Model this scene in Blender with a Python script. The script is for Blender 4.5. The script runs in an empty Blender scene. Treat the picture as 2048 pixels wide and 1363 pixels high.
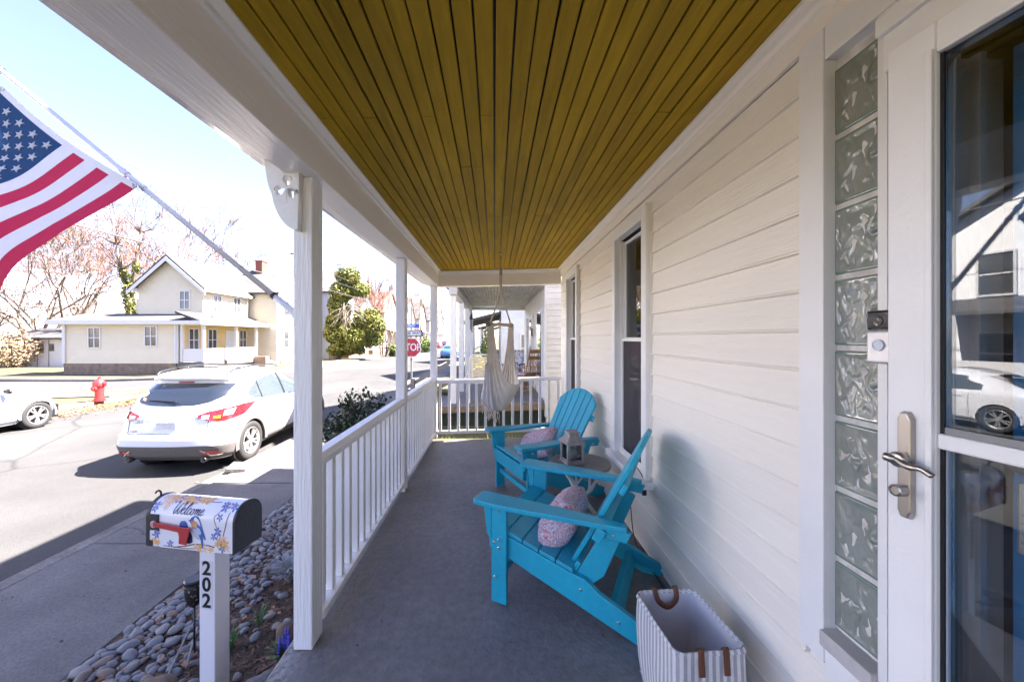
import bpy, bmesh, math, random
from mathutils import Vector, Matrix, noise
random.seed(7)
SC = bpy.context.scene
COL = SC.collection
R = math.radians
PI = math.pi

# ---------------------------------------------------------------- camera
cam_d = bpy.data.cameras.new('camera')
cam = bpy.data.objects.new('camera', cam_d); COL.objects.link(cam)
cam.location = (0, 0, 1.45)
cam.rotation_euler = (R(90), 0, 0)
cam_d.sensor_width = 36.0
cam_d.lens = 750 / 2048 * 36.0
cam_d.shift_x = 35 / 2048
cam_d.shift_y = -6.5 / 2048
cam_d.clip_start = 0.05
cam_d.clip_end = 2000
SC.camera = cam
# ---------------------------------------------------------------- sky, sun, exposure
SUN = Vector((0.75, 0.12, 1.0)).normalized()
w = bpy.data.worlds.new('World'); SC.world = w; w.use_nodes = True
nt = w.node_tree; nt.nodes.clear()
sky = nt.nodes.new('ShaderNodeTexSky'); sky.sky_type = 'NISHITA'; sky.sun_disc = False
sky.sun_elevation = math.asin(SUN.z); sky.sun_rotation = math.atan2(SUN.x, SUN.y)
sky.air_density = 1.0; sky.dust_density = .6; sky.ozone_density = 3.0
bg = nt.nodes.new('ShaderNodeBackground'); bg.inputs[1].default_value = 0.051
wo = nt.nodes.new('ShaderNodeOutputWorld')
tn = nt.nodes.new('ShaderNodeMix'); tn.data_type = 'RGBA'; tn.blend_type = 'MULTIPLY'; tn.inputs[0].default_value = 1; tn.inputs[7].default_value = (1.06, .91, 1.0, 1)
nt.links.new(sky.outputs[0], tn.inputs[6]); nt.links.new(tn.outputs[2], bg.inputs[0]); nt.links.new(bg.outputs[0], wo.inputs[0])
sd = bpy.data.lights.new('sun', 'SUN'); sd.energy = 4.6; sd.angle = R(0.5); sd.color = (1, .95, .88)
so = bpy.data.objects.new('sun', sd); COL.objects.link(so)
so.rotation_euler = (-SUN).to_track_quat('-Z', 'Y').to_euler(); so.location = (10, 5, 20)
vs = SC.view_settings
vs.view_transform = 'Standard'; vs.look = 'None'; vs.gamma = 1; vs.use_curve_mapping = False
vs.exposure = 3.58
vs.use_white_balance = True; vs.white_balance_temperature = 6700; vs.white_balance_tint = 13
SC.cycles.max_bounces = 10; SC.cycles.diffuse_bounces = 6; SC.cycles.transparent_max_bounces = 16
SC.cycles.caustics_reflective = False; SC.cycles.caustics_refractive = False
SC.cycles.sample_clamp_indirect = 8

# ---------------------------------------------------------------- helpers
def P(px, py, Y):
    return Vector(((px - 989) / 750 * Y, Y, 1.45 - (py - 675) / 750 * Y))

def tag(o, label=None, cat=None, group=None, kind=None):
    if label: o['label'] = label
    if cat: o['category'] = cat
    if group: o['group'] = group
    if kind: o['kind'] = kind
    return o

def thing(name, label, cat, loc=(0, 0, 0), rz=0, group=None):
    o = bpy.data.objects.new(name, None); COL.objects.link(o)
    o.empty_display_size = .1
    o.location = loc; o.rotation_euler = (0, 0, rz)
    return tag(o, label, cat, group)

def link(name, me, parent=None, loc=None, rot=None, scale=None):
    o = bpy.data.objects.new(name, me); COL.objects.link(o)
    if parent is not None: o.parent = parent
    if loc is not None: o.location = loc
    if rot is not None: o.rotation_euler = rot
    if scale is not None: o.scale = scale
    return o

class MB:
    def __init__(s):
        s.v = []; s.f = []; s.m = []
    def add(s, vs_, fs, mi=0):
        b = len(s.v); s.v += [tuple(p) for p in vs_]
        for f in fs:
            s.f.append(tuple(i + b for i in f)); s.m.append(mi)
        return s
    def box(s, x0, x1, y0, y1, z0, z1, mi=0, M=None):
        p = [Vector((x, y, z)) for z in (z0, z1) for y in (y0, y1) for x in (x0, x1)]
        if M is not None: p = [M @ q for q in p]
        return s.add(p, [(0, 2, 3, 1), (4, 5, 7, 6), (0, 1, 5, 4), (2, 6, 7, 3), (0, 4, 6, 2), (1, 3, 7, 5)], mi)
    def prism(s, poly, f0, f1, mi=0):
        """poly 2D list; f0,f1: functions (a,b)->3D point for the two caps"""
        n = len(poly)
        p = [f0(*q) for q in poly] + [f1(*q) for q in poly]
        fs = [tuple(range(n))[::-1], tuple(range(n, 2 * n))]
        fs += [(i, (i + 1) % n, n + (i + 1) % n, n + i) for i in range(n)]
        return s.add(p, fs, mi)
    def tube(s, pts, rad, n=8, mi=0, cap=True, flat=1.0):
        pts = [Vector(p) for p in pts]
        if not hasattr(rad, '__len__'): rad = [rad] * len(pts)
        ring = []; up = None
        for i, p in enumerate(pts):
            d = (pts[min(i + 1, len(pts) - 1)] - pts[max(i - 1, 0)])
            if d.length < 1e-9: d = Vector((0, 0, 1))
            d.normalize()
            if up is None:
                up = Vector((0, 0, 1)) if abs(d.z) < .9 else Vector((1, 0, 0))
            a = d.cross(up)
            if a.length < 1e-6: a = d.cross(Vector((0, 1, 0)))
            a.normalize(); b = a.cross(d).normalized(); up = b
            for k in range(n):
                t = 2 * PI * k / n
                ring.append(p + (a * math.cos(t) + b * math.sin(t) * flat) * rad[i])
        fs = []
        for i in range(len(pts) - 1):
            for k in range(n):
                k2 = (k + 1) % n
                fs.append((i * n + k, i * n + k2, (i + 1) * n + k2, (i + 1) * n + k))
        if cap:
            fs.append(tuple(range(n))[::-1]); L = (len(pts) - 1) * n
            fs.append(tuple(range(L, L + n)))
        return s.add(ring, fs, mi)
    def lathe(s, prof, n=20, M=None, mi=0, caps=True):
        p = []
        for r, z in prof:
            for k in range(n):
                t = 2 * PI * k / n
                q = Vector((r * math.cos(t), r * math.sin(t), z))
                p.append(M @ q if M is not None else q)
        fs = []
        for i in range(len(prof) - 1):
            for k in range(n):
                k2 = (k + 1) % n
                fs.append((i * n + k, i * n + k2, (i + 1) * n + k2, (i + 1) * n + k))
        if caps:
            fs.append(tuple(range(n))[::-1]); L = (len(prof) - 1) * n
            fs.append(tuple(range(L, L + n)))
        return s.add(p, fs, mi)
    def grid(s, fn, nu, nv, mi=0, mfn=None):
        p = [fn(i / nu, j / nv) for j in range(nv + 1) for i in range(nu + 1)]
        b = len(s.v); s.v += [tuple(q) for q in p]
        for j in range(nv):
            for i in range(nu):
                a = b + j * (nu + 1) + i
                s.f.append((a, a + 1, a + nu + 2, a + nu + 1))
                s.m.append(mfn(i, j) if mfn else mi)
        return s
    def mesh(s, name, mats, bevel=0, smooth=False, seg=2, angle=30, recalc=False):
        me = bpy.data.meshes.new(name)
        me.from_pydata(s.v, [], s.f)
        if not isinstance(mats, (list, tuple)): mats = [mats]
        for m in mats: me.materials.append(m)
        if len(mats) > 1: me.polygons.foreach_set('material_index', s.m)
        if bevel or recalc:
            bm = bmesh.new(); bm.from_mesh(me)
            if recalc: bmesh.ops.recalc_face_normals(bm, faces=bm.faces)
            if bevel:
                es = [e for e in bm.edges if len(e.link_faces) == 2 and e.calc_face_angle(0) > R(angle)]
                bmesh.ops.bevel(bm, geom=es, offset=bevel, segments=seg, profile=.5, affect='EDGES', clamp_overlap=True)
            bm.to_mesh(me); bm.free()
        if smooth:
            me.polygons.foreach_set('use_smooth', [True] * len(me.polygons))
        me.update()
        return me
    def build(s, name, mats, parent=None, loc=None, rot=None, **k):
        return link(name, s.mesh(name, mats, **k), parent, loc, rot)

def solo(o, label, cat, group=None):
    return tag(o, label, cat, group)

# ---------------------------------------------------------------- materials
MATS = {}
def mat(name, col, rough=.5, col2=None, vs_=4.0, bump=0.0, bs=60.0, metal=0.0, spec=.5, stretch=(1, 1, 1),
        detail=6, coat=0.0, trans=0.0, ramp=(.35, .65), sheen=0, subs=0, rvar=0.0, coords='Object', fine=None, orand=0.0, cracks=None):
    if name in MATS: return MATS[name]
    m = bpy.data.materials.new(name); m.use_nodes = True
    N = m.node_tree.nodes; L = m.node_tree.links
    b = N['Principled BSDF']
    b.inputs['Base Color'].default_value = (*col, 1)
    b.inputs['Roughness'].default_value = rough
    b.inputs['Metallic'].default_value = metal
    b.inputs['Specular IOR Level'].default_value = spec
    if coat:
        b.inputs['Coat Weight'].default_value = coat; b.inputs['Coat Roughness'].default_value = .05
    if trans: b.inputs['Transmission Weight'].default_value = trans
    tc = N.new('ShaderNodeTexCoord'); mp = N.new('ShaderNodeMapping'); mp.inputs['Scale'].default_value = stretch
    L.new(tc.outputs[coords], mp.inputs[0])
    if col2 is not None:
        n1 = N.new('ShaderNodeTexNoise'); n1.inputs['Scale'].default_value = vs_; n1.inputs['Detail'].default_value = detail
        n1.inputs['Roughness'].default_value = .62
        L.new(mp.outputs[0], n1.inputs[0])
        rp = N.new('ShaderNodeValToRGB'); rp.color_ramp.elements[0].position = ramp[0]; rp.color_ramp.elements[1].position = ramp[1]
        rp.color_ramp.elements[0].color = (*col, 1); rp.color_ramp.elements[1].color = (*col2, 1)
        L.new(n1.outputs[0], rp.inputs[0])
        out = rp.outputs[0]
        if fine:
            n3 = N.new('ShaderNodeTexNoise'); n3.inputs['Scale'].default_value = fine[0]; n3.inputs['Detail'].default_value = 3
            L.new(mp.outputs[0], n3.inputs[0])
            mx = N.new('ShaderNodeMix'); mx.data_type = 'RGBA'; mx.blend_type = 'MULTIPLY'; mx.inputs[0].default_value = 1
            mr = N.new('ShaderNodeMapRange'); mr.inputs[1].default_value = .3; mr.inputs[2].default_value = .7
            mr.inputs[3].default_value = 1 - fine[1]; mr.inputs[4].default_value = 1 + fine[1]
            L.new(n3.outputs[0], mr.inputs[0]); L.new(out, mx.inputs[6]); L.new(mr.outputs[0], mx.inputs[7])
            out = mx.outputs[2]
        if cracks:
            nz_ = N.new('ShaderNodeTexNoise'); nz_.inputs['Scale'].default_value = cracks[0] * 3; nz_.inputs['Detail'].default_value = 6; L.new(mp.outputs[0], nz_.inputs[0])
            ms_ = N.new('ShaderNodeMix'); ms_.data_type = 'RGBA'; ms_.inputs[0].default_value = cracks[2]; L.new(mp.outputs[0], ms_.inputs[6]); L.new(nz_.outputs[1], ms_.inputs[7])
            vo = N.new('ShaderNodeTexVoronoi'); vo.feature = 'DISTANCE_TO_EDGE'; vo.inputs['Scale'].default_value = cracks[0]; L.new(ms_.outputs[2], vo.inputs[0])
            mr3 = N.new('ShaderNodeMapRange'); mr3.inputs[1].default_value = 0; mr3.inputs[2].default_value = cracks[1]; mr3.inputs[3].default_value = .45; mr3.inputs[4].default_value = 1
            L.new(vo.outputs[0], mr3.inputs[0])
            ns_ = N.new('ShaderNodeTexNoise'); ns_.inputs['Scale'].default_value = cracks[0] * .7; ns_.inputs['Detail'].default_value = 4; L.new(mp.outputs[0], ns_.inputs[0])
            mr4 = N.new('ShaderNodeMapRange'); mr4.inputs[1].default_value = .35; mr4.inputs[2].default_value = .6; mr4.inputs[3].default_value = .72; mr4.inputs[4].default_value = 1.08
            L.new(ns_.outputs[0], mr4.inputs[0])
            mu = N.new('ShaderNodeMath'); mu.operation = 'MULTIPLY'; L.new(mr3.outputs[0], mu.inputs[0]); L.new(mr4.outputs[0], mu.inputs[1])
            mx3 = N.new('ShaderNodeMix'); mx3.data_type = 'RGBA'; mx3.blend_type = 'MULTIPLY'; mx3.inputs[0].default_value = 1
            L.new(out, mx3.inputs[6]); L.new(mu.outputs[0], mx3.inputs[7]); out = mx3.outputs[2]
        if orand:
            oi = N.new('ShaderNodeObjectInfo'); mr5 = N.new('ShaderNodeMapRange'); mr5.inputs[3].default_value = 1 - orand; mr5.inputs[4].default_value = 1 + orand
            L.new(oi.outputs['Random'], mr5.inputs[0])
            mx4 = N.new('ShaderNodeMix'); mx4.data_type = 'RGBA'; mx4.blend_type = 'MULTIPLY'; mx4.inputs[0].default_value = 1
            L.new(out, mx4.inputs[6]); L.new(mr5.outputs[0], mx4.inputs[7]); out = mx4.outputs[2]
        L.new(out, b.inputs['Base Color'])
        if rvar:
            mr2 = N.new('ShaderNodeMapRange'); mr2.inputs[3].default_value = max(rough - rvar, .02); mr2.inputs[4].default_value = rough + rvar
            L.new(n1.outputs[0], mr2.inputs[0]); L.new(mr2.outputs[0], b.inputs['Roughness'])
    if bump:
        n2 = N.new('ShaderNodeTexNoise'); n2.inputs['Scale'].default_value = bs; n2.inputs['Detail'].default_value = 5
        L.new(mp.outputs[0], n2.inputs[0])
        bp = N.new('ShaderNodeBump'); bp.inputs['Strength'].default_value = bump; bp.inputs['Distance'].default_value = .01
        L.new(n2.outputs[0], bp.inputs['Height']); L.new(bp.outputs[0], b.inputs['Normal'])
    MATS[name] = m
    return m

def glass(name, tint=(.8, .82, .82), base=.04, power=1.0):
    """thin pane: see-through tint plus Fresnel mirror"""
    if name in MATS: return MATS[name]
    m = bpy.data.materials.new(name); m.use_nodes = True
    N = m.node_tree.nodes; L = m.node_tree.links; N.clear()
    t = N.new('ShaderNodeBsdfTransparent'); t.inputs[0].default_value = (*tint, 1)
    g = N.new('ShaderNodeBsdfGlossy'); g.inputs['Roughness'].default_value = .01
    fr = N.new('ShaderNodeFresnel'); fr.inputs[0].default_value = 1.52
    ma = N.new('ShaderNodeMath'); ma.operation = 'MULTIPLY_ADD'; ma.inputs[1].default_value = power; ma.inputs[2].default_value = base
    ma.use_clamp = True
    mx = N.new('ShaderNodeMixShader'); o = N.new('ShaderNodeOutputMaterial')
    L.new(fr.outputs[0], ma.inputs[0]); L.new(ma.outputs[0], mx.inputs[0]); L.new(t.outputs[0], mx.inputs[1]); L.new(g.outputs[0], mx.inputs[2])
    L.new(mx.outputs[0], o.inputs[0])
    MATS[name] = m
    return m

def lapmat(name, col, col2, pitch=.13, rough=.5, strength=.6):
    """far clapboard: saw-tooth bump by height"""
    m = mat(name, col, rough, col2, 1.2)
    N = m.node_tree.nodes; L = m.node_tree.links; b = N['Principled BSDF']
    tc = N.new('ShaderNodeTexCoord'); sp = N.new('ShaderNodeSeparateXYZ'); L.new(tc.outputs['Object'], sp.inputs[0])
    d = N.new('ShaderNodeMath'); d.operation = 'DIVIDE'; d.inputs[1].default_value = pitch; L.new(sp.outputs[2], d.inputs[0])
    fr = N.new('ShaderNodeMath'); fr.operation = 'FRACT'; L.new(d.outputs[0], fr.inputs[0])
    bp = N.new('ShaderNodeBump'); bp.inputs['Strength'].default_value = strength; bp.inputs['Distance'].default_value = .06; bp.invert = True
    L.new(fr.outputs[0], bp.inputs['Height']); L.new(bp.outputs[0], b.inputs['Normal'])
    return m

WHITE = mat('white_paint', (.87, .86, .85), .38, (.82, .81, .80), 3, orand=.02, bump=.12, bs=90)
WOODW = mat('white_painted_wood', (.87, .86, .855), .42, (.80, .79, .785), 2.2, bump=.75, bs=14, stretch=(6, 6, .55), detail=8)
BEAMW = mat('white_beam_paint', (.86, .835, .82), .3, (.82, .795, .78), 2.0, bump=.15, bs=20, stretch=(4, .4, 4))
VINYL = mat('cream_vinyl', (.89, .835, .755), .5, (.85, .795, .715), 1.5, orand=.025, bump=.35, bs=22, stretch=(4, .35, 6))
CEIL = mat('mustard_paint', (.44, .275, .010), .6, (.34, .21, .008), 1.6, spec=.18, bump=.25, bs=18, stretch=(5, .5, 5), fine=(9, .12), orand=.10)
FLOOR = mat('grey_floor_paint', (.180, .175, .186), .5, (.140, .136, .147), 1.1, bump=.35, bs=55, rvar=.14, fine=(26, .16), detail=10)
CONC = mat('concrete', (.165, .152, .140), .85, (.112, .103, .096), 1.6, bump=.5, bs=70, fine=(60, .22), orand=.08, cracks=(.6, .006, .3))
CONCD = mat('worn_concrete', (.19, .172, .152), .9, (.10, .093, .086), 3.5, bump=.9, bs=60, fine=(50, .25))
ASPH = mat('asphalt', (.050, .0495, .050), .9, (.036, .036, .0365), .6, bump=.6, bs=120, fine=(85, .30), cracks=(.32, .010, .25))
ASPHD = mat('dark_asphalt', (.055, .054, .056), .9, (.042, .042, .045), .4, bump=.4, bs=90)
GRASS = mat('lawn', (.062, .066, .02), .95, (.115, .092, .042), .55, bump=1, bs=40, fine=(16, .35))
MULCH = mat('mulch', (.045, .026, .018), .95, (.09, .058, .04), 20, bump=1, bs=90)
CHIP = mat('mulch_chip', (.10, .06, .04), .95, (.05, .03, .02), 8)
TURQ = mat('turquoise_poly', (.008, .39, .555), .38, (.006, .335, .49), 2.5, bump=.2, bs=60, orand=.07, rvar=.1, fine=(30, .06))
METAL = mat('steel', (.6, .6, .6), .28, metal=1)
CHROME = mat('chrome', (.8, .8, .82), .08, metal=1)
NICKEL = mat('brushed_nickel', (.47, .43, .39), .33, (.42, .385, .35), 8, metal=1)
BLACK = mat('black_plastic', (.012, .012, .014), .35)
RUBBER = mat('rubber', (.02, .02, .021), .8, bump=.2, bs=50)
DARK = mat('dark_interior', (.035, .033, .032), .9)
PANE = glass('window_glass')
# ================================================================ THE SETTING
ROADZ = -.78; WALKZ = -.52; CURBX = -3.95; FARX = -13.15
def sheet(name, x0, x1, y0, y1, z, m, nx=1, ny=1, bumpy=0):
    b = MB()
    def fn(u, v):
        x = x0 + (x1 - x0) * u; y = y0 + (y1 - y0) * v
        return Vector((x, y, z + (noise.noise((x * .4, y * .4, 3)) * bumpy if bumpy else 0)))
    b.grid(fn, nx, ny)
    return tag(b.build(name, m), kind='structure')
def fall(x): return -.30 * max(0, min(1, (FARX - x) / 9))
sheet('ground', -700, 700, -300, 900, ROADZ - .45, GRASS)
sheet('road', FARX, CURBX - .02, -40, 300, ROADZ, ASPH)
b = MB(); b.grid(lambda u, v: Vector((-120 + (120 + FARX + .3) * u ** .25, 15.9 + 5.7 * v, ROADZ + .004 + fall(-120 + (120 + FARX + .3) * u ** .25))), 60, 1)
tag(b.build('cross_road', ASPHD), kind='structure')
def slab(name, x0, x1, y0, y1, z0, z1, m, bevel=.015):
    return tag(MB().box(x0, x1, y0, y1, z0, z1).build(name, m, bevel=bevel), kind='structure')
def fslab(name, x0, x1, y0, y1, z1, m):
    b = MB(); n = 24
    for i in range(n):
        a, c = x0 + (x1 - x0) * (i / n) ** .3, x0 + (x1 - x0) * ((i + 1) / n) ** .3
        za, zc = z1 + fall(a), z1 + fall(c)
        b.add([(a, y0, za), (c, y0, zc), (c, y1, zc), (a, y1, za), (a, y0, za - .2), (c, y0, zc - .2), (c, y1, zc - .2), (a, y1, za - .2)], [(0, 1, 2, 3), (0, 4, 5, 1), (2, 6, 7, 3)] + ([(1, 5, 6, 2)] if i == n - 1 else []))
    return tag(b.build(name, m), kind='structure')
# lawns on the far side of the street
def lawn(name, x0, x1, y0, y1, z):
    b = MB(); b.grid(lambda u, v: Vector((x0 + (x1 - x0) * u, y0 + (y1 - y0) * v,
        z + fall(x0 + (x1 - x0) * u) + .05 * noise.noise(((x0 + (x1 - x0) * u) * .3, (y0 + (y1 - y0) * v) * .3, 0)))), 90, 30)
    return tag(b.build(name, GRASS, smooth=True), kind='structure')
lawn('lawn', -60, FARX - .3, -30, 15.4, ROADZ + .13)
lawn('lawn', -120, -14.6, 23.3, 60, ROADZ + .14)
lawn('lawn', -120, -15.6, 60.2, 200, ROADZ + .14)
fslab('far_sidewalk', -120, FARX - .3, 22.0, 23.2, ROADZ + .13, CONC)
slab('far_sidewalk', -14.7, FARX - .3, 23.25, 160, ROADZ - .03, ROADZ + .132, CONC)
fslab('far_curb', -120, FARX - .02, 21.6, 21.75, ROADZ + .12, CONC)
fslab('far_curb', -120, FARX - .02, 15.65, 15.85, ROADZ + .12, CONC)
slab('far_curb', FARX - .28, FARX - .02, 23.3, 160, ROADZ - .03, ROADZ + .10, CONC)
slab('far_curb', FARX - .28, FARX - .02, -40, 15.6, ROADZ - .03, ROADZ + .12, CONC)
fslab('far_sidewalk', -40, FARX - .5, 13.3, 14.4, ROADZ + .19, CONC)
# near kerb: separate stones, a few chipped and leaning
kt = tag(thing('kerb', 'long grey concrete kerb between the road and the near sidewalk', 'kerb'), kind='structure')
del kt['category']
y = -14.0; k = 0
while y < 60:
    L = random.uniform(1.6, 2.6)
    dx = random.uniform(-.015, .015)
    MB().box(CURBX - .08 + dx, CURBX + .09 + dx, y + .008, y + L - .008, ROADZ - .05, WALKZ - .012 + random.uniform(-.012, .006)).build(
        'kerb_stone', CONCD, kt, bevel=.02)
    y += L; k += 1
MB().box(CURBX - .42, CURBX - .09, -14, 60, ROADZ - .05, ROADZ + .006).build('gutter_strip', CONCD, kt)
MB().box(-.13, .13, -.16, .16, 0, .07).build('broken_block', CONCD, kt, (CURBX + .12, 5.62, WALKZ - .004), (0, .12, .3), bevel=.015)
# near sidewalk: slabs with joints
st = tag(thing('sidewalk', 'grey concrete sidewalk between kerb and garden bed', 'sidewalk'), kind='structure')
del st['category']
y = -12.9
while y < 60:
    MB().box(CURBX + .10, -2.50, y + .006, y + 1.494, WALKZ - .12, WALKZ + random.uniform(-.004, .004)).build('paving_slab', CONC, st, bevel=.008)
    y += 1.5
MB().box(CURBX + .09, -2.5, -13, 60, WALKZ - .2, WALKZ - .02).build('bedding', CONCD, st)
slab('front_yard', -2.5, 1.0, 5.46, 8.3, WALKZ - .2, WALKZ + .02, GRASS, 0)
slab('front_yard', -2.5, 12, 13.5, 60, WALKZ - .2, WALKZ + .02, GRASS, 0)

# fallen leaves along the far gutter
def leaves_stuff(name, n, fx, fy, fz, m, s=.04):
    b = MB()
    for _ in range(n):
        x = fx(); y = fy(); z = fz(x, y); a = random.uniform(0, 6.3); q = s * random.uniform(.5, 1.3)
        c, d = math.cos(a) * q, math.sin(a) * q
        b.add([(x - c, y - d, z), (x + d * .6, y - c * .6, z + random.uniform(0, q * .6)), (x + c, y + d, z + random.uniform(0, q * .3)), (x - d * .6, y + c * .6, z + random.uniform(0, q * .6))], [(0, 1, 2, 3)])
    return tag(b.build(name, m), kind='stuff')
LEAFB = mat('dry_leaf', (.28, .13, .06), .9, (.36, .19, .10), 6)
leaves_stuff('fallen_leaves', 2600, lambda: FARX + abs(random.gauss(0, .55)), lambda: random.uniform(9.3, 14.5), lambda x, y: ROADZ + .012, LEAFB, .05)
leaves_stuff('fallen_leaves', 500, lambda: CURBX - .1 - abs(random.gauss(0, .16)), lambda: random.uniform(1, 12), lambda x, y: ROADZ + .012, LEAFB, .03)

# ================================================================ PORCH
def fl(x): return .040 * x
bm_ = MB()
def fv(x, y, z): return (x, y, z + fl(x))
xs = [-1.0, -.96, 1.0]
bm_.add([fv(-1.0, -2.5, 0), fv(1.02, -2.5, 0), fv(1.02, 5.42, 0), fv(-1.0, 5.42, 0),
         fv(-1.0, -2.5, -.16), fv(1.02, -2.5, -.16), fv(1.02, 5.42, -.16), fv(-1.0, 5.42, -.16)],
        [(0, 1, 2, 3), (4, 7, 6, 5), (0, 4, 5, 1), (1, 5, 6, 2), (2, 6, 7, 3), (3, 7, 4, 0)])
def floor_mat():
    m = FLOOR.copy(); m.name = 'worn_floor_paint'
    N = m.node_tree.nodes; L = m.node_tree.links; b = N['Principled BSDF']
    src = b.inputs['Base Color'].links[0].from_socket
    tc = N.new('ShaderNodeTexCoord')
    # paint worn to bare concrete along the outer edge by the first post
    sp = N.new('ShaderNodeSeparateXYZ'); L.new(tc.outputs['Object'], sp.inputs[0])
    n = N.new('ShaderNodeTexNoise'); n.inputs['Scale'].default_value = 7; n.inputs['Detail'].default_value = 8; L.new(tc.outputs['Object'], n.inputs[0])
    mr = N.new('ShaderNodeMapRange'); mr.inputs[1].default_value = -1.0; mr.inputs[2].default_value = -.62; mr.inputs[3].default_value = .42; mr.inputs[4].default_value = -.25
    L.new(sp.outputs[0], mr.inputs[0])
    my = N.new('ShaderNodeMapRange'); my.inputs[1].default_value = 1.5; my.inputs[2].default_value = 2.1; my.inputs[3].default_value = 0; my.inputs[4].default_value = -.35
    L.new(sp.outputs[1], my.inputs[0])
    ad = N.new('ShaderNodeMath'); L.new(n.outputs[0], ad.inputs[0]); L.new(mr.outputs[0], ad.inputs[1])
    ad2 = N.new('ShaderNodeMath'); L.new(ad.outputs[0], ad2.inputs[0]); L.new(my.outputs[0], ad2.inputs[1])
    rp = N.new('ShaderNodeValToRGB'); rp.color_ramp.elements[0].position = .52; rp.color_ramp.elements[1].position = .68
    L.new(ad2.outputs[0], rp.inputs[0])
    n2 = N.new('ShaderNodeTexNoise'); n2.inputs['Scale'].default_value = 40; L.new(tc.outputs['Object'], n2.inputs[0])
    rc = N.new('ShaderNodeValToRGB'); rc.color_ramp.elements[0].color = (.10, .09, .085, 1); rc.color_ramp.elements[1].color = (.26, .25, .25, 1)
    rc.color_ramp.elements[0].position = .35; rc.color_ramp.elements[1].position = .6
    L.new(n2.outputs[0], rc.inputs[0])
    mx = N.new('ShaderNodeMix'); mx.data_type = 'RGBA'; L.new(rp.outputs[0], mx.inputs[0]); L.new(src, mx.inputs[6]); L.new(rc.outputs[0], mx.inputs[7])
    L.new(mx.outputs[2], b.inputs['Base Color'])
    return m
tag(bm_.build('porch_floor', floor_mat(), bevel=.012), kind='structure')
tag(MB().box(-.93, 1.0, -2.4, 5.38, -.75, -.19).build('porch_foundation', CONCD), kind='structure')
# flaking spot in the paint, small leaf litter on the floor
leaves_stuff('floor_litter', 60, lambda: random.uniform(-.8, .9), lambda: random.uniform(1.2, 5), lambda x, y: fl(x) + .003, CHIP, .006)

# ceiling boards
ct = tag(thing('porch_ceiling', 'mustard yellow tongue and groove board ceiling over the porch', 'ceiling'), kind='structure')
del ct['category']
cx0, cx1, nb = -.80, 1.0, 27
bw = (cx1 - cx0) / nb
def cz(x): return 2.455 + .018 * x
for i in range(nb):
    xa = cx0 + i * bw + .0024 + random.uniform(0, .0026); xb = cx0 + (i + 1) * bw - .0024 - random.uniform(0, .0026)
    cuts = [-2.5, random.choice((.95, 1.0, 1.7)) , random.choice((3.05, 3.1, 3.12, 2.2)), random.choice((4.3, 5.56)), 5.56]
    cuts = sorted(set(cuts))
    for a, b in zip(cuts, cuts[1:]):
        if b - a < .05: continue
        z = cz((xa + xb) / 2) + random.uniform(-.0015, .0015)
        MB().box(xa, xb, a + .0008, b - .0008, z, z + .016).build('ceiling_board', CEIL, ct, bevel=.0025, seg=1)
MB().box(cx0 - .02, cx1 + .02, -2.5, 5.6, 2.49, 2.50).build('ceiling_backing', BLACK, ct)
# crown along the house wall
def moulding(prof, y0, y1, sgn, x, z):
    b = MB(); b.prism(prof, lambda a, c: Vector((x + sgn * a, y0, z - c)), lambda a, c: Vector((x + sgn * a, y1, z - c)))
    return b
prof = [(0, 0), (.055, 0), (.055, .012), (.045, .02), (.028, .03), (.02, .045), (.02, .055), (.012, .06), (.012, .12), (0, .12)]
moulding(prof, -2.5, 5.55, -1, .985, 2.47).build('crown_moulding', VINYL, ct, recalc=True)

# street-side beam, far header, fascia and gutter
bt = thing('porch_beam', 'long white painted porch beam with gutter above the posts', 'beam')
MB().box(-.98, -.83, -2.5, 5.70, 2.215, 2.48).build('beam', BEAMW, bt, bevel=.004)
moulding([(0, 0), (.035, 0), (.035, .01), (.026, .02), (.014, .034), (.012, .05), (0, .055)], -2.5, 5.56, 1, -.83, 2.444).build('crown_moulding', WHITE, bt, recalc=True)
MB().box(-1.015, -.982, -2.5, 5.9, 2.245, 2.30).build('trim_strip', WHITE, bt, bevel=.003)
MB().box(-1.09, -1.017, -2.5, 5.95, 2.275, 2.31).build('soffit', BEAMW, bt)
def gut_mat():
    m = mat('gutter_paint', (.72, .71, .72), .16, (.66, .56, .54), 2.6, stretch=(1, .8, 1), coat=.6, ramp=(.5, .6), bump=.12, bs=6)
    return m
g = MB(); gp = [(0, 0), (.075, 0), (.085, .012), (.105, .03), (.108, .075), (.10, .075), (.098, .035), (.08, .018), (.07, .008), (0, .008)]
g.prism(gp, lambda a, c: Vector((-1.075 - a, -2.5, 2.30 + c)), lambda a, c: Vector((-1.075 - a, 6.0, 2.30 + c)))
g.build('gutter', gut_mat(), bt, recalc=True)
ht = thing('porch_header', 'white header beam across the far end of the porch', 'beam')
b = MB()
zz = lambda x: .022 * x
b.add([(-.83, 5.55, 2.225 + zz(-.83)), (.985, 5.55, 2.225 + zz(1)), (.985, 5.68, 2.225 + zz(1)), (-.83, 5.68, 2.225 + zz(-.83)),
       (-.83, 5.55, 2.50), (.985, 5.55, 2.50), (.985, 5.68, 2.50), (-.83, 5.68, 2.50)],
      [(0, 3, 2, 1), (4, 5, 6, 7), (0, 1, 5, 4), (1, 2, 6, 5), (2, 3, 7, 6), (3, 0, 4, 7)])
b.build('beam', BEAMW, ht, bevel=.004)
b = MB(); b.prism([(0, 0), (.03, 0), (.03, .012), (.016, .03), (.012, .05), (0, .055)],
    lambda a, c: Vector((-.83, 5.548 - a, 2.445 + zz(-.83) - c)), lambda a, c: Vector((.985, 5.548 - a, 2.462 + zz(1) * .6 - c)))
b.build('crown_moulding', WHITE, ht, recalc=True)
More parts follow.
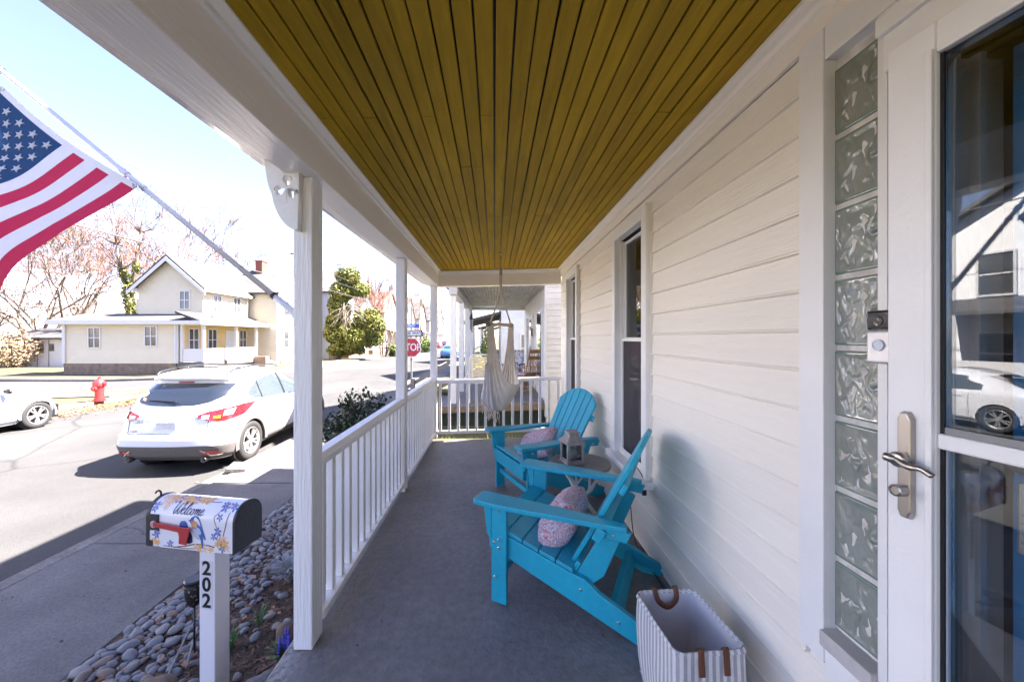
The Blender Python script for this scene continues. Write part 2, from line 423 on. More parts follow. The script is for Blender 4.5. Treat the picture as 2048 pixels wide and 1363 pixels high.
# porch roof deck above
rt = thing('porch_roof', 'low sloped shingle roof over the porch', 'roof')
SHING = mat('shingles', (.20, .19, .19), .9, (.13, .125, .13), 9, bump=.8, bs=30)
b = MB(); b.prism([(-1.15, 2.385), (1.0, 3.05), (1.0, 2.95), (-.8, 2.52), (-1.07, 2.36)], lambda a, c: Vector((a, -2.6, c)), lambda a, c: Vector((a, 6.0, c)))
b.build('roof_deck', SHING, rt, recalc=True)
MB().box(-.83, .98, 5.70, 5.74, 2.51, 2.75).build('end_panel', WHITE, rt)

# posts
def post(y0, x0, label, d=.112):
    t = thing('porch_post', label, 'post', (x0 + .045, y0 + d / 2, fl(x0)), group='white porch posts')
    MB().box(-.045, .045, -d / 2, d / 2, .006, 2.214 - fl(x0)).build('post', WOODW, t, bevel=.006)
    return t
POSTY = (1.78, 3.60, 5.47)
p1 = post(POSTY[0], -.956, 'near white wooden porch post holding the flag bracket')
p2 = post(POSTY[1], -.950, 'middle white wooden porch post between the two railing sections')
p3 = post(POSTY[2], -.940, 'far corner white wooden porch post at the end railing')
MB().box(-.06, .0, -.02, .02, 2.17, 2.214).build('shim', DARK, p1, (.02, .075, 0))
# scroll bracket with a shamrock cut through it (2-D curve with holes)
def curve_mesh(name, loops, depth, M, m, parent, bevel=0):
    cu = bpy.data.curves.new(name, 'CURVE'); cu.dimensions = '2D'; cu.fill_mode = 'BOTH'; cu.extrude = depth / 2; cu.bevel_depth = bevel
    for lp in loops:
        s = cu.splines.new('POLY'); s.points.add(len(lp) - 1); s.use_cyclic_u = True
        for i, (a, c) in enumerate(lp): s.points[i].co = (a, c, 0, 1)
    o = bpy.data.objects.new(name, cu); COL.objects.link(o)
    dg = bpy.context.evaluated_depsgraph_get(); dg.update()
    me = bpy.data.meshes.new_from_object(o.evaluated_get(dg)); me.name = name
    bpy.data.objects.remove(o); bpy.data.curves.remove(cu)
    me.materials.clear(); me.materials.append(m)
    me.transform(M)
    return link(name, me, parent)
def catmull(pts, n=8, closed=False):
    out = []; N_ = len(pts)
    for i in range(N_ if closed else N_ - 1):
        g_ = lambda k: Vector(pts[k % N_]) if closed else Vector(pts[max(0, min(N_ - 1, k))])
        a, b_, c, d = g_(i - 1), g_(i), g_(i + 1), g_(i + 2)
        for j in range(n):
            t = j / n
            out.append(.5 * ((2 * b_) + (c - a) * t + (2 * a - 5 * b_ + 4 * c - d) * t * t + (3 * b_ - a - 3 * c + d) * t ** 3))
    if not closed: out.append(Vector(pts[-1]))
    return out
def leafheart(cx, cy, ang, s):
    pts = [(0, 0), (.35, .55), (.62, .75), (.95, .62), (1.0, .25), (.86, 0), (1.0, -.25), (.95, -.62), (.62, -.75), (.35, -.55)]
    c_, s_ = math.cos(ang), math.sin(ang)
    return [(cx + s * (a * c_ - q * .62 * s_), cy + s * (a * s_ + q * .62 * c_)) for a, q in pts]
def shamrock(cx, cy, s, rot=0.0):
    L_ = [leafheart(cx + .06 * s * math.cos(a), cy + .06 * s * math.sin(a), a + rot, s) for a in (R(80), R(200), R(-40))]
    L_.append([(cx - .05 * s, cy - .12 * s), (cx + .05 * s, cy - .12 * s), (cx + .1 * s, cy - 1.35 * s), (cx + .02 * s, cy - 1.35 * s)])
    return L_
edge = catmull([(-1.066, 2.33), (-1.064, 2.26), (-1.052, 2.17), (-1.034, 2.12), (-1.022, 2.07), (-.995, 2.01), (-.955, 1.965), (-.915, 1.952)], 6)
outline = [(v[0], v[1]) for v in [(p[0], p[1]) for p in edge]] + [(-.908, 2.213), (-.983, 2.213), (-.983, 2.243), (-1.018, 2.243), (-1.018, 2.272), (-1.064, 2.272)]
outline = outline[3:]
Mxz = Matrix.Translation((0, 1.757, 0)) @ Matrix(((1, 0, 0, 0), (0, 0, -1, 0), (0, 1, 0, 0), (0, 0, 0, 1)))
br = curve_mesh('scroll_bracket', [outline] + shamrock(-.965, 2.145, .056), .034, Mxz, WHITE, None, bevel=.002)
solo(br, 'white scroll bracket with a cut out shamrock beside the near post', 'bracket')

# railings
def railing(x, y0, y1, label):
    t = thing('porch_railing', label, 'railing', (x, (y0 + y1) / 2, fl(x)), group='white porch railings')
    h = (y1 - y0) / 2
    b = MB(); b.prism([(-.045, .845), (.045, .845), (.045, .875), (.03, .905), (-.03, .905), (-.045, .875)], lambda a, c: Vector((a, -h, c)), lambda a, c: Vector((a, h, c)))
    b.build('top_rail', WHITE, t, bevel=.004, recalc=True)
    MB().box(-.045, .045, -h, h, .065, .105).build('bottom_rail', WHITE, t, bevel=.005)
    n = int((y1 - y0) / .114)
    me = MB().box(-.019, .019, -.019, .019, .1052, .8448).mesh('baluster', WHITE, bevel=.004)
    for i in range(n):
        yy = -h + (i + .5) * (2 * h) / n
        o = link('baluster', me, t, (random.uniform(-.002, .002), yy, 0), (0, 0, random.uniform(-.06, .06)))
    return t
railing(-.905, POSTY[0] + .113, POSTY[1] - .001, 'nearest white baluster railing section on the street side of the porch')
railing(-.900, POSTY[1] + .113, POSTY[2] - .001, 'second white baluster railing section leading to the far corner post')
t = thing('porch_railing', 'white baluster railing across the far end behind the hammock chair', 'railing', (0, 5.53, 0), group='white porch railings')
rz_ = lambda x: .030 * x
b = MB(); b.prism([(-.04, .80), (.04, .80), (.04, .825), (.026, .85), (-.026, .85), (-.04, .825)], lambda a, c: Vector((-.848, a, c + rz_(-.85))), lambda a, c: Vector((.97, a, c + rz_(.97))))
b.build('top_rail', WHITE, t, bevel=.004, recalc=True)
b = MB(); b.prism([(-.04, .06), (.04, .06), (.04, .10), (-.04, .10)], lambda a, c: Vector((-.848, a, c + rz_(-.85))), lambda a, c: Vector((.97, a, c + rz_(.97))))
b.build('bottom_rail', WHITE, t, bevel=.004, recalc=True)
for i in range(14):
    x = -.80 + i * .1335
    MB().box(-.019, .019, -.019, .019, .1005, .7995).build('baluster', WHITE, t, (x, 0, rz_(x)), bevel=.004)

# ================================================================ OWN HOUSE WALL
WX = 1.0
OPEN = [(-.02, .90, .0, 2.13), (.915, 1.112, .61, 2.29), (2.43, 2.99, .58, 2.22), (4.39, 5.03, .58, 2.22)]   # y0,y1,z0,z1 of the holes
TRIM = [(-.10, .925, -.1, 2.22), (.925, 1.19, .46, 2.36), (2.365, 3.055, .50, 2.30), (4.325, 5.095, .50, 2.30)]
hw = thing('house_wall', 'cream vinyl lap siding wall of the porch house', 'wall', (WX, 1.5, 0))
def sub(lo, hi, cuts):
    segs = [(lo, hi)]
    for a, b in cuts:
        n_ = []
        for s0, s1 in segs:
            if b <= s0 or a >= s1: n_.append((s0, s1)); continue
            if a > s0: n_.append((s0, a))
            if b < s1: n_.append((b, s1))
        segs = n_
    return [s for s in segs if s[1] - s[0] > .02]
pitch = .127
nc = 20
for i in range(nc):
    z0 = -.075 + i * pitch; z1 = z0 + pitch
    cuts = [(a, b) for a, b, c, d in TRIM if c < z0 + .03 and d > z0 + .09]
    for s0, s1 in sub(-2.5, 5.585, cuts):
        jo = [s0]
        if s1 - s0 > 3 and i % 3 == 1: jo.append(s0 + (s1 - s0) * random.uniform(.35, .65))
        jo.append(s1)
        for a, b in zip(jo, jo[1:]):
            m_ = MB()
            pr = [(.0, 0), (-.016, .001), (-.017, .006), (-.012, .012), (-.003, pitch - .004), (0, pitch - .002), (.004, pitch + .01), (.004, 0)]
            m_.prism(pr, lambda p, q: Vector((p, a - 1.5, q)), lambda p, q: Vector((p, b - 1.5, q)))
            m_.build('siding_board', VINYL, hw, (0, 0, z0 + fl(1) * .5), recalc=True)
# sheathing with real openings, then the room behind
sh = MB()
for i in range(26):
    z0 = -.2 + i * .11; z1 = z0 + .11
    cuts = [(a, b) for a, b, c, d in OPEN if c < z1 - .02 and d > z0 + .02]
    for a, b in sub(-2.5, 5.56, cuts): sh.box(.006, .12, a - 1.5, b - 1.5, z0, z1)
sh.build('sheathing', DARK, hw)
MB().box(-.004, .10, 5.565 - 1.5, 5.60 - 1.5, -.3, 2.9).build('corner_post', VINYL, hw)
MB().box(-.022, -.004, -4, 5.56 - 1.5, -.10, .045).build('base_strip', mat('base_strip_grey', (.30, .30, .31), .6, (.12, .12, .13), 5), hw)
ROOM = mat('room_wall', (.30, .27, .24), .9)
rm = MB(); rm.box(1.13, 5, -2.5, 5.5, 0, 2.7)
rm.f = [f[::-1] for f in rm.f[:4] + rm.f[5:]] ; rm.m = rm.m[:5]
rm.build('room_shell', ROOM, hw, (-WX, -1.5, 0))
# upper storey and roof (casts the long shadow over the kerb)
up = MB().box(1.0, 8.5, -5.0, 5.585, 2.96, 6.35).build('upper_storey', lapmat('cream_lap', (.80, .74, .64), (.76, .70, .60)), hw, (-WX, -1.5, 0))
MB().box(1.15, 8.5, -5.0, 5.55, -.75, -.21).build('foundation', CONCD, hw, (-WX, -1.5, 0))
MB().box(5.0, 8.5, -5.0, 5.56, -.2, 2.95).build('rear_part', MATS['cream_lap'], hw, (-WX, -1.5, 0))
b = MB(); b.prism([(.55, 6.36), (4.75, 8.2), (8.95, 6.36), (8.95, 6.50), (4.75, 8.36), (.55, 6.50)], lambda a, c: Vector((a - 1, -5.5 - 1.5, c)), lambda a, c: Vector((a - 1, 6.0 - 1.5, c)))
b.build('main_roof', SHING, hw, recalc=True)

# ---------------------------------------------------------------- windows
SCREEN = glass('screen_mesh', (.5, .5, .5), .02, .2)
def screen_fix(m):
    N = m.node_tree.nodes; L = m.node_tree.links
    mx = [n for n in N if n.type == 'MIX_SHADER'][0]; o = [n for n in N if n.type == 'OUTPUT_MATERIAL'][0]
    d = N.new('ShaderNodeBsdfDiffuse'); d.inputs[0].default_value = (.12, .11, .12, 1)
    m2 = N.new('ShaderNodeMixShader'); m2.inputs[0].default_value = .55
    L.new(mx.outputs[0], m2.inputs[1]); L.new(d.outputs[0], m2.inputs[2]); L.new(m2.outputs[0], o.inputs[0])
screen_fix(SCREEN)
UPPER = glass('upper_glass', (.75, .76, .78), .03, 1.0)
CURT = mat('sheer_curtain', (.66, .63, .62), .9, (.50, .48, .48), 40, stretch=(1, 1, .02))
def window(yc, label):
    t = thing('sash_window', label, 'window', (WX, yc, .5), group='tall sash windows on the porch wall')
    hw_ = .345; h = 1.80
    X = lambda a, b, c, d, e, f: MB().box(a, b, c, d, e, f)
    X(-.048, .01, -hw_, -hw_ + .075, .05, h).build('casing', WHITE, t, bevel=.003)
    X(-.048, .01, hw_ - .075, hw_, .05, h).build('casing', WHITE, t, bevel=.003)
    X(-.05, .01, -hw_ + .0752, hw_ - .0752, h - .085, h).build('casing', WHITE, t, bevel=.003)
    X(-.09, .02, -hw_ - .03, hw_ + .03, 0, .045).build('sill', WHITE, t, bevel=.006)
    X(-.02, .012, -hw_ - .010, -hw_ - .001, .05, h).build('siding_channel', VINYL, t)
    iw = hw_ - .077
    # reveal
    for s in (-1, 1): X(.002, .11, s * iw - (.012 if s > 0 else 0), s * iw + (.012 if s < 0 else 0), .06, h - .09).build('jamb', WHITE, t)
    iw -= .014
    zt, zm, zb = h - .10, .93, .06
    def sash(x, z0, z1, f, m, nm):
        s = MB(); s.box(x, x + .025, -iw, -iw + f, z0, z1); s.box(x, x + .025, iw - f, iw, z0, z1)
        s.box(x, x + .025, -iw + f, iw - f, z0, z0 + f); s.box(x, x + .025, -iw + f, iw - f, z1 - f, z1)
        o = s.build(nm, WHITE, t)
        MB().box(x + .010, x + .014, -iw + f - .002, iw - f + .002, z0 + f - .002, z1 - f + .002).build('pane', m, o)
        return o
    u = sash(.03, zm, zt, .022, UPPER, 'upper_sash')
    l = sash(.004, zb, zm + .012, .018, SCREEN, 'screen_frame')
    lo = sash(.06, zb, zm + .03, .025, UPPER, 'lower_sash')
    for z in (zm + .27, zm + .52): MB().box(.046, .058, -iw + .02, iw - .02, z - .007, z + .007).build('muntin', WHITE, t)
    for z in (zb + .28, zb + .56): MB().box(.088, .098, -iw + .02, iw - .02, z - .007, z + .007).build('muntin', WHITE, t)
    MB().box(.046, .058, -.007, .007, zm + .02, zt - .02).build('muntin', WHITE, t)
    MB().box(.088, .098, -.007, .007, zb + .02, zm).build('muntin', WHITE, t)
    c = MB(); c.grid(lambda u_, v_: Vector((.17 + .018 * math.sin(u_ * 46) , -iw + 2 * iw * u_, .06 + (h - .16) * v_)), 70, 1)
    c.build('curtain', CURT, t, smooth=True)
    return t
w1 = window(2.71, 'tall white sash window beside the near turquoise chair')
w2 = window(4.71, 'far white sash window near the end railing')
MB().box(-.005, .02, -.008, .008, -.035, .0).build('hook', BLACK, w1, (-.07, -.36, 0))
# ---------------------------------------------------------------- glass block side light
gb = thing('glass_block_window', 'tall narrow white framed panel of wavy glass blocks by the door', 'window', (WX, 1.05, .5))
XB = lambda a, b, c, d, e, f: MB().box(a, b, c - 1.05, d - 1.05, e - .5, f - .5)
XB(-.036, .006, 1.10, 1.19, .50, 2.36).build('casing', WHITE, gb, bevel=.003)
XB(-.034, .006, .8985, 1.0985, 2.262, 2.36).build('casing', WHITE, gb, bevel=.003)
XB(-.034, .006, .8985, .9470, .50, 2.260).build('casing', WHITE, gb, bevel=.003)
XB(-.050, .03, .9475, 1.0985, .555, .600).build('sill', mat('sill_grey', (.45, .43, .42), .6, (.6, .58, .57), 6), gb, bevel=.003)
XB(-.034, .006, .9475, 1.0985, .46, .553).build('apron', WHITE, gb, bevel=.003)
MORT = mat('mortar', (.74, .71, .68), .9, (.50, .46, .44), 14, bump=.5, bs=80)
XB(.004, .085, .90, 1.125, .60, 2.27).build('mortar_joint', MORT, gb)
BLK = mat('block_glass', (.30, .32, .29), .10, (.22, .245, .215), 5, spec=.55, coat=.55)
b_ = BLK.node_tree.nodes['Principled BSDF']; b_.inputs['IOR'].default_value = 1.5
EDGE = mat('block_edge_glass', (.14, .21, .165), .08, (.16, .22, .17), 5, spec=.9, coat=1)
bl = MB()
S_ = .192
def bf(u, v):
    y = (u - .5) * S_; z = (v - .5) * S_
    e = min(u, 1 - u, v, 1 - v)
    q = Vector((y * 13, z * 9, 2.3))
    wv = noise.noise(q + Vector((noise.noise(q * .7) * 1.6, noise.noise(q * .9 + Vector((5, 0, 0))) * 1.6, 0)))
    wv2 = abs(noise.noise(q * 1.9 + Vector((1, 7, 3))))
    d = .0 if e < .05 else min(1, (e - .05) / .07)
    n1 = noise.noise((y * 30 + 3, z * 17, 1.7)); n2_ = noise.noise((y * 70, z * 42, 6.1)); n3_ = noise.noise((y * 18, z * 24, 9.3))
    hgt = .0030 * math.sin(y * 110 + z * 60 + 7.5 * n1 + 2.6 * n2_) * (.5 + n3_) + .0034 * n1 + .0013 * n2_
    edge = .007 * (1 - min(1, e / .03)) ** 2
    return Vector((edge + hgt * d + .003 * d, y, z))
bl.grid(bf, 96, 96, mfn=lambda i, j: 1 if min(i, 95 - i, j, 95 - j) < 5 else 0)
me = bl.mesh('glass_block', [BLK, EDGE], smooth=True)
me.flip_normals()
for i in range(8):
    o = link('glass_block', me, gb, (-.001, 1.012 - 1.05, .603 + .1 + i * .205 - .5), (R(90 * random.choice((0, 2))), 0, 0))
    o.scale = (1, random.choice((-1, 1)), 1)

# ---------------------------------------------------------------- storm door, entry door, doorbell
sdr = thing('storm_door', 'white aluminium storm door with full glass panes', 'door', (WX - .046, .375, fl(1)), R(5.5))
XD = lambda a, b, c, d, e, f: MB().box(a, b, c - .44, d - .44, e - fl(1), f - fl(1))
XD(-.05, -.005, .811, .894, .06, 2.075).build('stile', WHITE, sdr, bevel=.004)
XD(-.05, -.005, -.01, .07, .06, 2.075).build('stile', WHITE, sdr, bevel=.004)
XD(-.05, -.005, .0705, .8105, 2.01, 2.075).build('top_rail', WHITE, sdr, bevel=.004)
XD(-.05, -.005, .0705, .8105, .06, .20).build('bottom_rail', WHITE, sdr, bevel=.004)
XD(-.048, -.008, .0705, .8105, 1.232, 1.262).build('mid_rail', WHITE, sdr, bevel=.004)
XD(-.058, -.0502, .8115, .823, .20, 2.02).build('glazing_bead', WHITE, sdr, bevel=.002)
XD(-.039, -.0345, .8046, .8108, .20, 2.01).build('gasket', BLACK, sdr)
DOORG = glass('storm_glass', (.86, .88, .88), .02, .85)
XD(-.034, -.029, .07, .8045, 1.262, 2.01).build('upper_pane', DOORG, sdr)
XD(-.024, -.019, .07, .8045, .20, 1.232).build('lower_pane', DOORG, sdr)
XD(-.0385, -.0345, .07, .8040, 1.262, 1.275).build('weather_strip', mat('strip_grey', (.25, .25, .25), .6), sdr)
# casing round the door
fr = thing('door_frame', 'white moulded door casing around the storm door', 'door frame', (WX, .44, 0))
XF = lambda a, b, c, d, e, f: MB().box(a, b, c - .44, d - .44, e, f)
XF(-.062, .004, .8955, .8980, .03, 2.10).build('jamb_stop', WHITE, fr)
XF(-.072, .004, -.10, .897, 2.081, 2.20).build('head_casing', WHITE, fr, bevel=.004)
XF(-.088, -.0725, -.12, .90, 2.165, 2.21).build('drip_cap', WHITE, fr, bevel=.003)
XF(-.072, .004, -.10, -.012, .03, 2.08).build('casing', WHITE, fr, bevel=.004)
XF(-.05, .15, -.1, .95, .0, .05).build('threshold', METAL, fr, bevel=.004)
JAMB = mat('jamb_paint', (.70, .66, .61), .5, (.62, .58, .54), 3)
XF(.005, .15, .845, .897, .05, 2.08).build('jamb', JAMB, fr, bevel=.004)
XF(.02, .035, .832, .8448, .05, 2.08).build('weather_stop', JAMB, fr)
XF(.07, .085, .826, .8448, .05, 2.08).build('weather_stop', JAMB, fr)
# lever handle
hd = MB()
pl = [(-.0135, .098), (-.007, .112), (.007, .112), (.0135, .098), (.0135, -.098), (.007, -.112), (-.007, -.112), (-.0135, -.098)]
o = MB(); o.prism([(p[0], p[1]) for p in pl], lambda a, c: Vector((-.0505, a, c)), lambda a, c: Vector((-.062, a * .8, c * .97)))
hp = o.build('handle_plate', NICKEL, sdr, (0, .855 - .44, 1.185 - fl(1)), bevel=.002, recalc=True)
lv = MB(); lv.tube(catmull([(-.06, 0, .012), (-.066, 0, .012), (-.072, .002, .012), (-.078, .008, .012), (-.080, .014, .013), (-.080, .018, .013)], 6), [.011] * 10 + [.0095] * 12 + [.009] * 9, 10, flat=1.0)
lv.build('lever', NICKEL, hp, smooth=True)
lv = MB(); lv.tube(catmull([(-.076, .0, .012), (-.080, -.022, .005), (-.078, -.042, .006), (-.076, -.058, -.002)], 6), [.008] * 10 + [.006] * 9, 8)
lv.build('lever', NICKEL, hp, smooth=True)
MB().lathe([(.0155, 0), (.0155, .016), (.012, .019), (.004, .019)], 16, Matrix.Translation((-.062, 0, .012)) @ Matrix.Rotation(-PI / 2, 4, 'Y')).build('spindle_rose', NICKEL, hp, smooth=True)
MB().lathe([(.012, 0), (.012, .02), (.009, .022), (.0085, .019), (.003, .019)], 16, Matrix.Translation((-.062, 0, -.052)) @ Matrix.Rotation(-PI / 2, 4, 'Y')).build('key_cylinder', NICKEL, hp)
# entry door behind
ed = thing('entry_door', 'blue painted entry door behind the storm door glass', 'door', (1.125, .40, .05))
BLUE = mat('blue_door_paint', (.03, .28, .62), .4, (.028, .26, .58), 3, bump=.1, bs=30)
MB().box(0, .045, -.41, .415, 0, 2.03).build('leaf', BLUE, ed, bevel=.003)
for (a, b, c, d) in ((-.33, -.05, .2, .85), (.05, .33, .2, .85), (-.33, -.05, 1.15, 1.85), (.05, .33, 1.15, 1.85)):
    f = MB(); f.box(-.008, -.0005, a, b, c, c + .02); f.box(-.008, -.0005, a, b, d - .02, d); f.box(-.008, -.0005, a, a + .02, c + .02, d - .02); f.box(-.008, -.0005, b - .02, b, c + .02, d - .02)
    f.build('panel_moulding', BLUE, ed, bevel=.002)
MB().lathe([(.034, 0), (.034, .008), (.014, .012), (.013, .035), (.026, .045), (.033, .06), (.032, .075), (.022, .086), (.004, .088)], 24, Matrix.Translation((-.001, .345, 1.16)) @ Matrix.Rotation(-PI / 2, 4, 'Y')).build('door_knob', NICKEL, ed, smooth=True)
kp = MB().box(-.035, -.001, .305, .385, .95, 1.10).build('keypad_lock', mat('lock_silver', (.50, .49, .47), .35, metal=.6), ed, bevel=.006)
for i in range(4):
    for j in range(3): MB().box(-.041, -.0352, .316 + j * .022, .331 + j * .022, .965 + i * .019, .978 + i * .019).build('key', mat('key_grey', (.55, .54, .52), .5), kp, bevel=.002)
for j in range(2):
    for i in range(3): MB().box(-.0365, -.0352, .322 + j * .027, .342 + j * .027, 1.046 + i * .008, 1.050 + i * .008).build('slot', BLACK, kp)
sh_ = curve_mesh('shamrock_sticker', shamrock(0, 0, .03), .001, Matrix.Translation((1.1235, .735, 1.73)) @ Matrix(((0, 0, -1, 0), (-1, 0, 0, 0), (0, 1, 0, 0), (0, 0, 0, 1))), mat('sticker_white', (.7, .72, .74), .5), None)
solo(sh_, 'white shamrock sticker on the blue entry door', 'sticker')
db = thing('doorbell', 'black and silver video doorbell beside the glass blocks', 'doorbell', (.945, .898, 1.45))
MB().box(-.026, .004, -.031, .031, .018, .066).build('camera_section', mat('gloss_black', (.01, .01, .012), .08, coat=1), db, bevel=.006, seg=3)
MB().box(-.026, .004, -.031, .031, -.062, .0175).build('body', mat('satin_silver', (.62, .62, .64), .35, metal=.55), db, bevel=.006, seg=3)
RY = Matrix.Rotation(-PI / 2, 4, 'Y')
MB().lathe([(.014, 0), (.0142, .003), (.011, .003), (.0105, .0012), (.001, .0012)], 28, Matrix.Translation((-.0262, 0, -.018)) @ RY).build('button', mat('ring_light', (.62, .68, .74), .25), db, smooth=False)
MB().lathe([(.012, 0), (.011, .002), (.006, .0025), (.001, .002)], 20, Matrix.Translation((-.0262, 0, .040)) @ RY).build('lens', mat('lens_brown', (.05, .04, .04), .1), db)

# ================================================================ ADIRONDACK CHAIRS
def adirondack(label, loc, rz):
    t = thing('adirondack_chair', label, 'chair', loc, rz, 'turquoise adirondack chairs')
    bolt = MB().lathe([(.0075, 0), (.0075, .003), (.005, .005), (.0005, .005)], 10).mesh('bolt', METAL, smooth=False)
    def xz(poly, y0, y1, name, bv=.004):
        b = MB(); b.prism(poly, lambda a, c: Vector((a, y0, c)), lambda a, c: Vector((a, y1, c)))
        return b.build(name, TURQ, t, bevel=bv, recalc=True)
    for s in (-1, 1):
        a, b = sorted((s * .305, s * .333))
        leg = xz([(-.045, 0), (.045, 0), (.045, .534), (-.045, .534)], a, b, 'front_leg')
        for (x, z) in ((.0, .345), (.028, .325), (.0, .30), (.022, .14), (-.0, .50)):
            link('bolt', bolt, leg, (x, s * .333, z), (R(-90) * s, 0, 0))
        xz([(.046, .534), (.098, .534), (.092, .50), (.072, .36), (.046, .34)], a + s * .004, b - s * .004 + s * .004, 'arm_bracket')
        a, b = sorted((s * .272, s * .303))
        rail = xz([(.050, .385), (.046, .27), (-.74, 0), (-.86, 0), (-.872, .03), (-.80, .075), (-.53, .195), (-.46, .245), (-.38, .262)], a, b, 'side_rail')
        for (x, z) in ((-.44, .19), (-.62, .09)):
            link('bolt', bolt, rail, (x, s * .303, z), (R(-90) * s, 0, 0))
        # arm: a shaped plank
        pl = [(.125, .255), (.135, .27), (.135, .375), (.125, .39), (-.05, .395), (-.30, .372), (-.62, .345), (-.66, .335), (-.66, .30), (-.60, .285), (-.30, .262)]
        b = MB(); b.prism([(x, s * y) for x, y in pl], lambda a, c: Vector((a, c, .5345)), lambda a, c: Vector((a, c, .562)))
        b.build('armrest', TURQ, t, bevel=.006, recalc=True)
        a, b = sorted((s * .300, s * .330))
        rsup = xz([(-.68, .534), (-.56, .534), (-.565, .49), (-.66, .485)], a, b, 'arm_block')
        link('bolt', bolt, rsup, (-.60, s * .331, .51), (R(-90) * s, 0, 0))
    # seat slats on a falling curve
    for i in range(5):
        x1 = .055 - i * .092; x0 = x1 - .086
        zf = lambda x: .385 - (.045 - x) * .29 + .004
        b = MB(); b.prism([(x0, zf(x0)), (x1, zf(x1)), (x1, zf(x1) + .022), (x0, zf(x0) + .022)], lambda a, c: Vector((a, -.303, c)), lambda a, c: Vector((a, .303, c)))
        b.build('seat_slat', TURQ, t, bevel=.004, recalc=True)
    MB().box(.0505, .073, -.3035, .3035, .272, .384).build('front_apron', TURQ, t, bevel=.004)
    MB().box(-.015, .012, -.304, .304, .135, .178).build('front_stretcher', TURQ, t, bevel=.004)
    MB().box(-.02, .02, -.271, .271, -.035, .035).build('rear_stretcher', TURQ, t, (-.60, 0, .105), (0, R(25), 0), bevel=.004)
    # back: six slats fanned slightly with a round top
    B0 = Vector((-.375, 0, .245)); ang = R(28)
    up_ = Vector((-math.sin(ang), 0, math.cos(ang))); nrm = Vector((math.cos(ang), 0, math.sin(ang)))
    n = 6; wb, wt = .078, .095
    def top(y): return .50 + .285 * math.sqrt(max(0, 1 - (y / .335) ** 2))
    for i in range(n):
        k = i - (n - 1) / 2
        yb0, yb1 = (k - .5) * wb + .004, (k + .5) * wb - .004
        yt0, yt1 = (k - .5) * wt + .004, (k + .5) * wt - .004
        ta, tb = top(yt0), top(yt1)
        poly = [(yb0, 0), (yb1, 0), (yt1 * 1, tb)]
        for q in (.75, .5, .25): poly.append((yt0 + (yt1 - yt0) * q, top(yt0 + (yt1 - yt0) * q)))
        poly.append((yt0, ta))
        b = MB(); f0 = lambda a, c: B0 + up_ * c + Vector((0, a, 0)); f1 = lambda a, c: B0 + up_ * c + nrm * .022 + Vector((0, a, 0))
        b.prism(poly, f0, f1); b.build('back_slat', TURQ, t, bevel=.004, recalc=True)
    def cross(s0, s1, y, nm, d0=-.027, d1=-.001):
        b = MB(); b.prism([(-y, s0), (y, s0), (y, s1), (-y, s1)], lambda a, c: B0 + up_ * c + nrm * d0 + Vector((0, a, 0)), lambda a, c: B0 + up_ * c + nrm * d1 + Vector((0, a, 0)))
        b.build(nm, TURQ, t, bevel=.004, recalc=True)
    cross(.0, .075, .27, 'lower_back_brace'); cross(.51, .565, .285, 'upper_back_brace'); cross(.265, .335, .345, 'arm_brace', -.045, -.001)
    for s in (-1, 1):
        b = MB(); y0, y1 = sorted((s * .245, s * .270))
        b.prism([(0, -.03), (.33, -.03), (.33, -.115), (.10, -.14), (-.05, -.09)], lambda a, c: B0 + up_ * a + nrm * c + Vector((0, y0, 0)), lambda a, c: B0 + up_ * a + nrm * c + Vector((0, y1, 0)))
        b.build('back_post', TURQ, t, bevel=.004, recalc=True)
    return t
A1 = math.atan2(.458, -.889); A2 = math.atan2(-.39, -.92)
ch1 = adirondack('near turquoise adirondack chair turned away from the camera', (.175, 2.33, fl(.175) + .004), A1)
ch2 = adirondack('far turquoise adirondack chair with its back slats facing the camera', (.18, 3.36, fl(.18) + .004), A2)

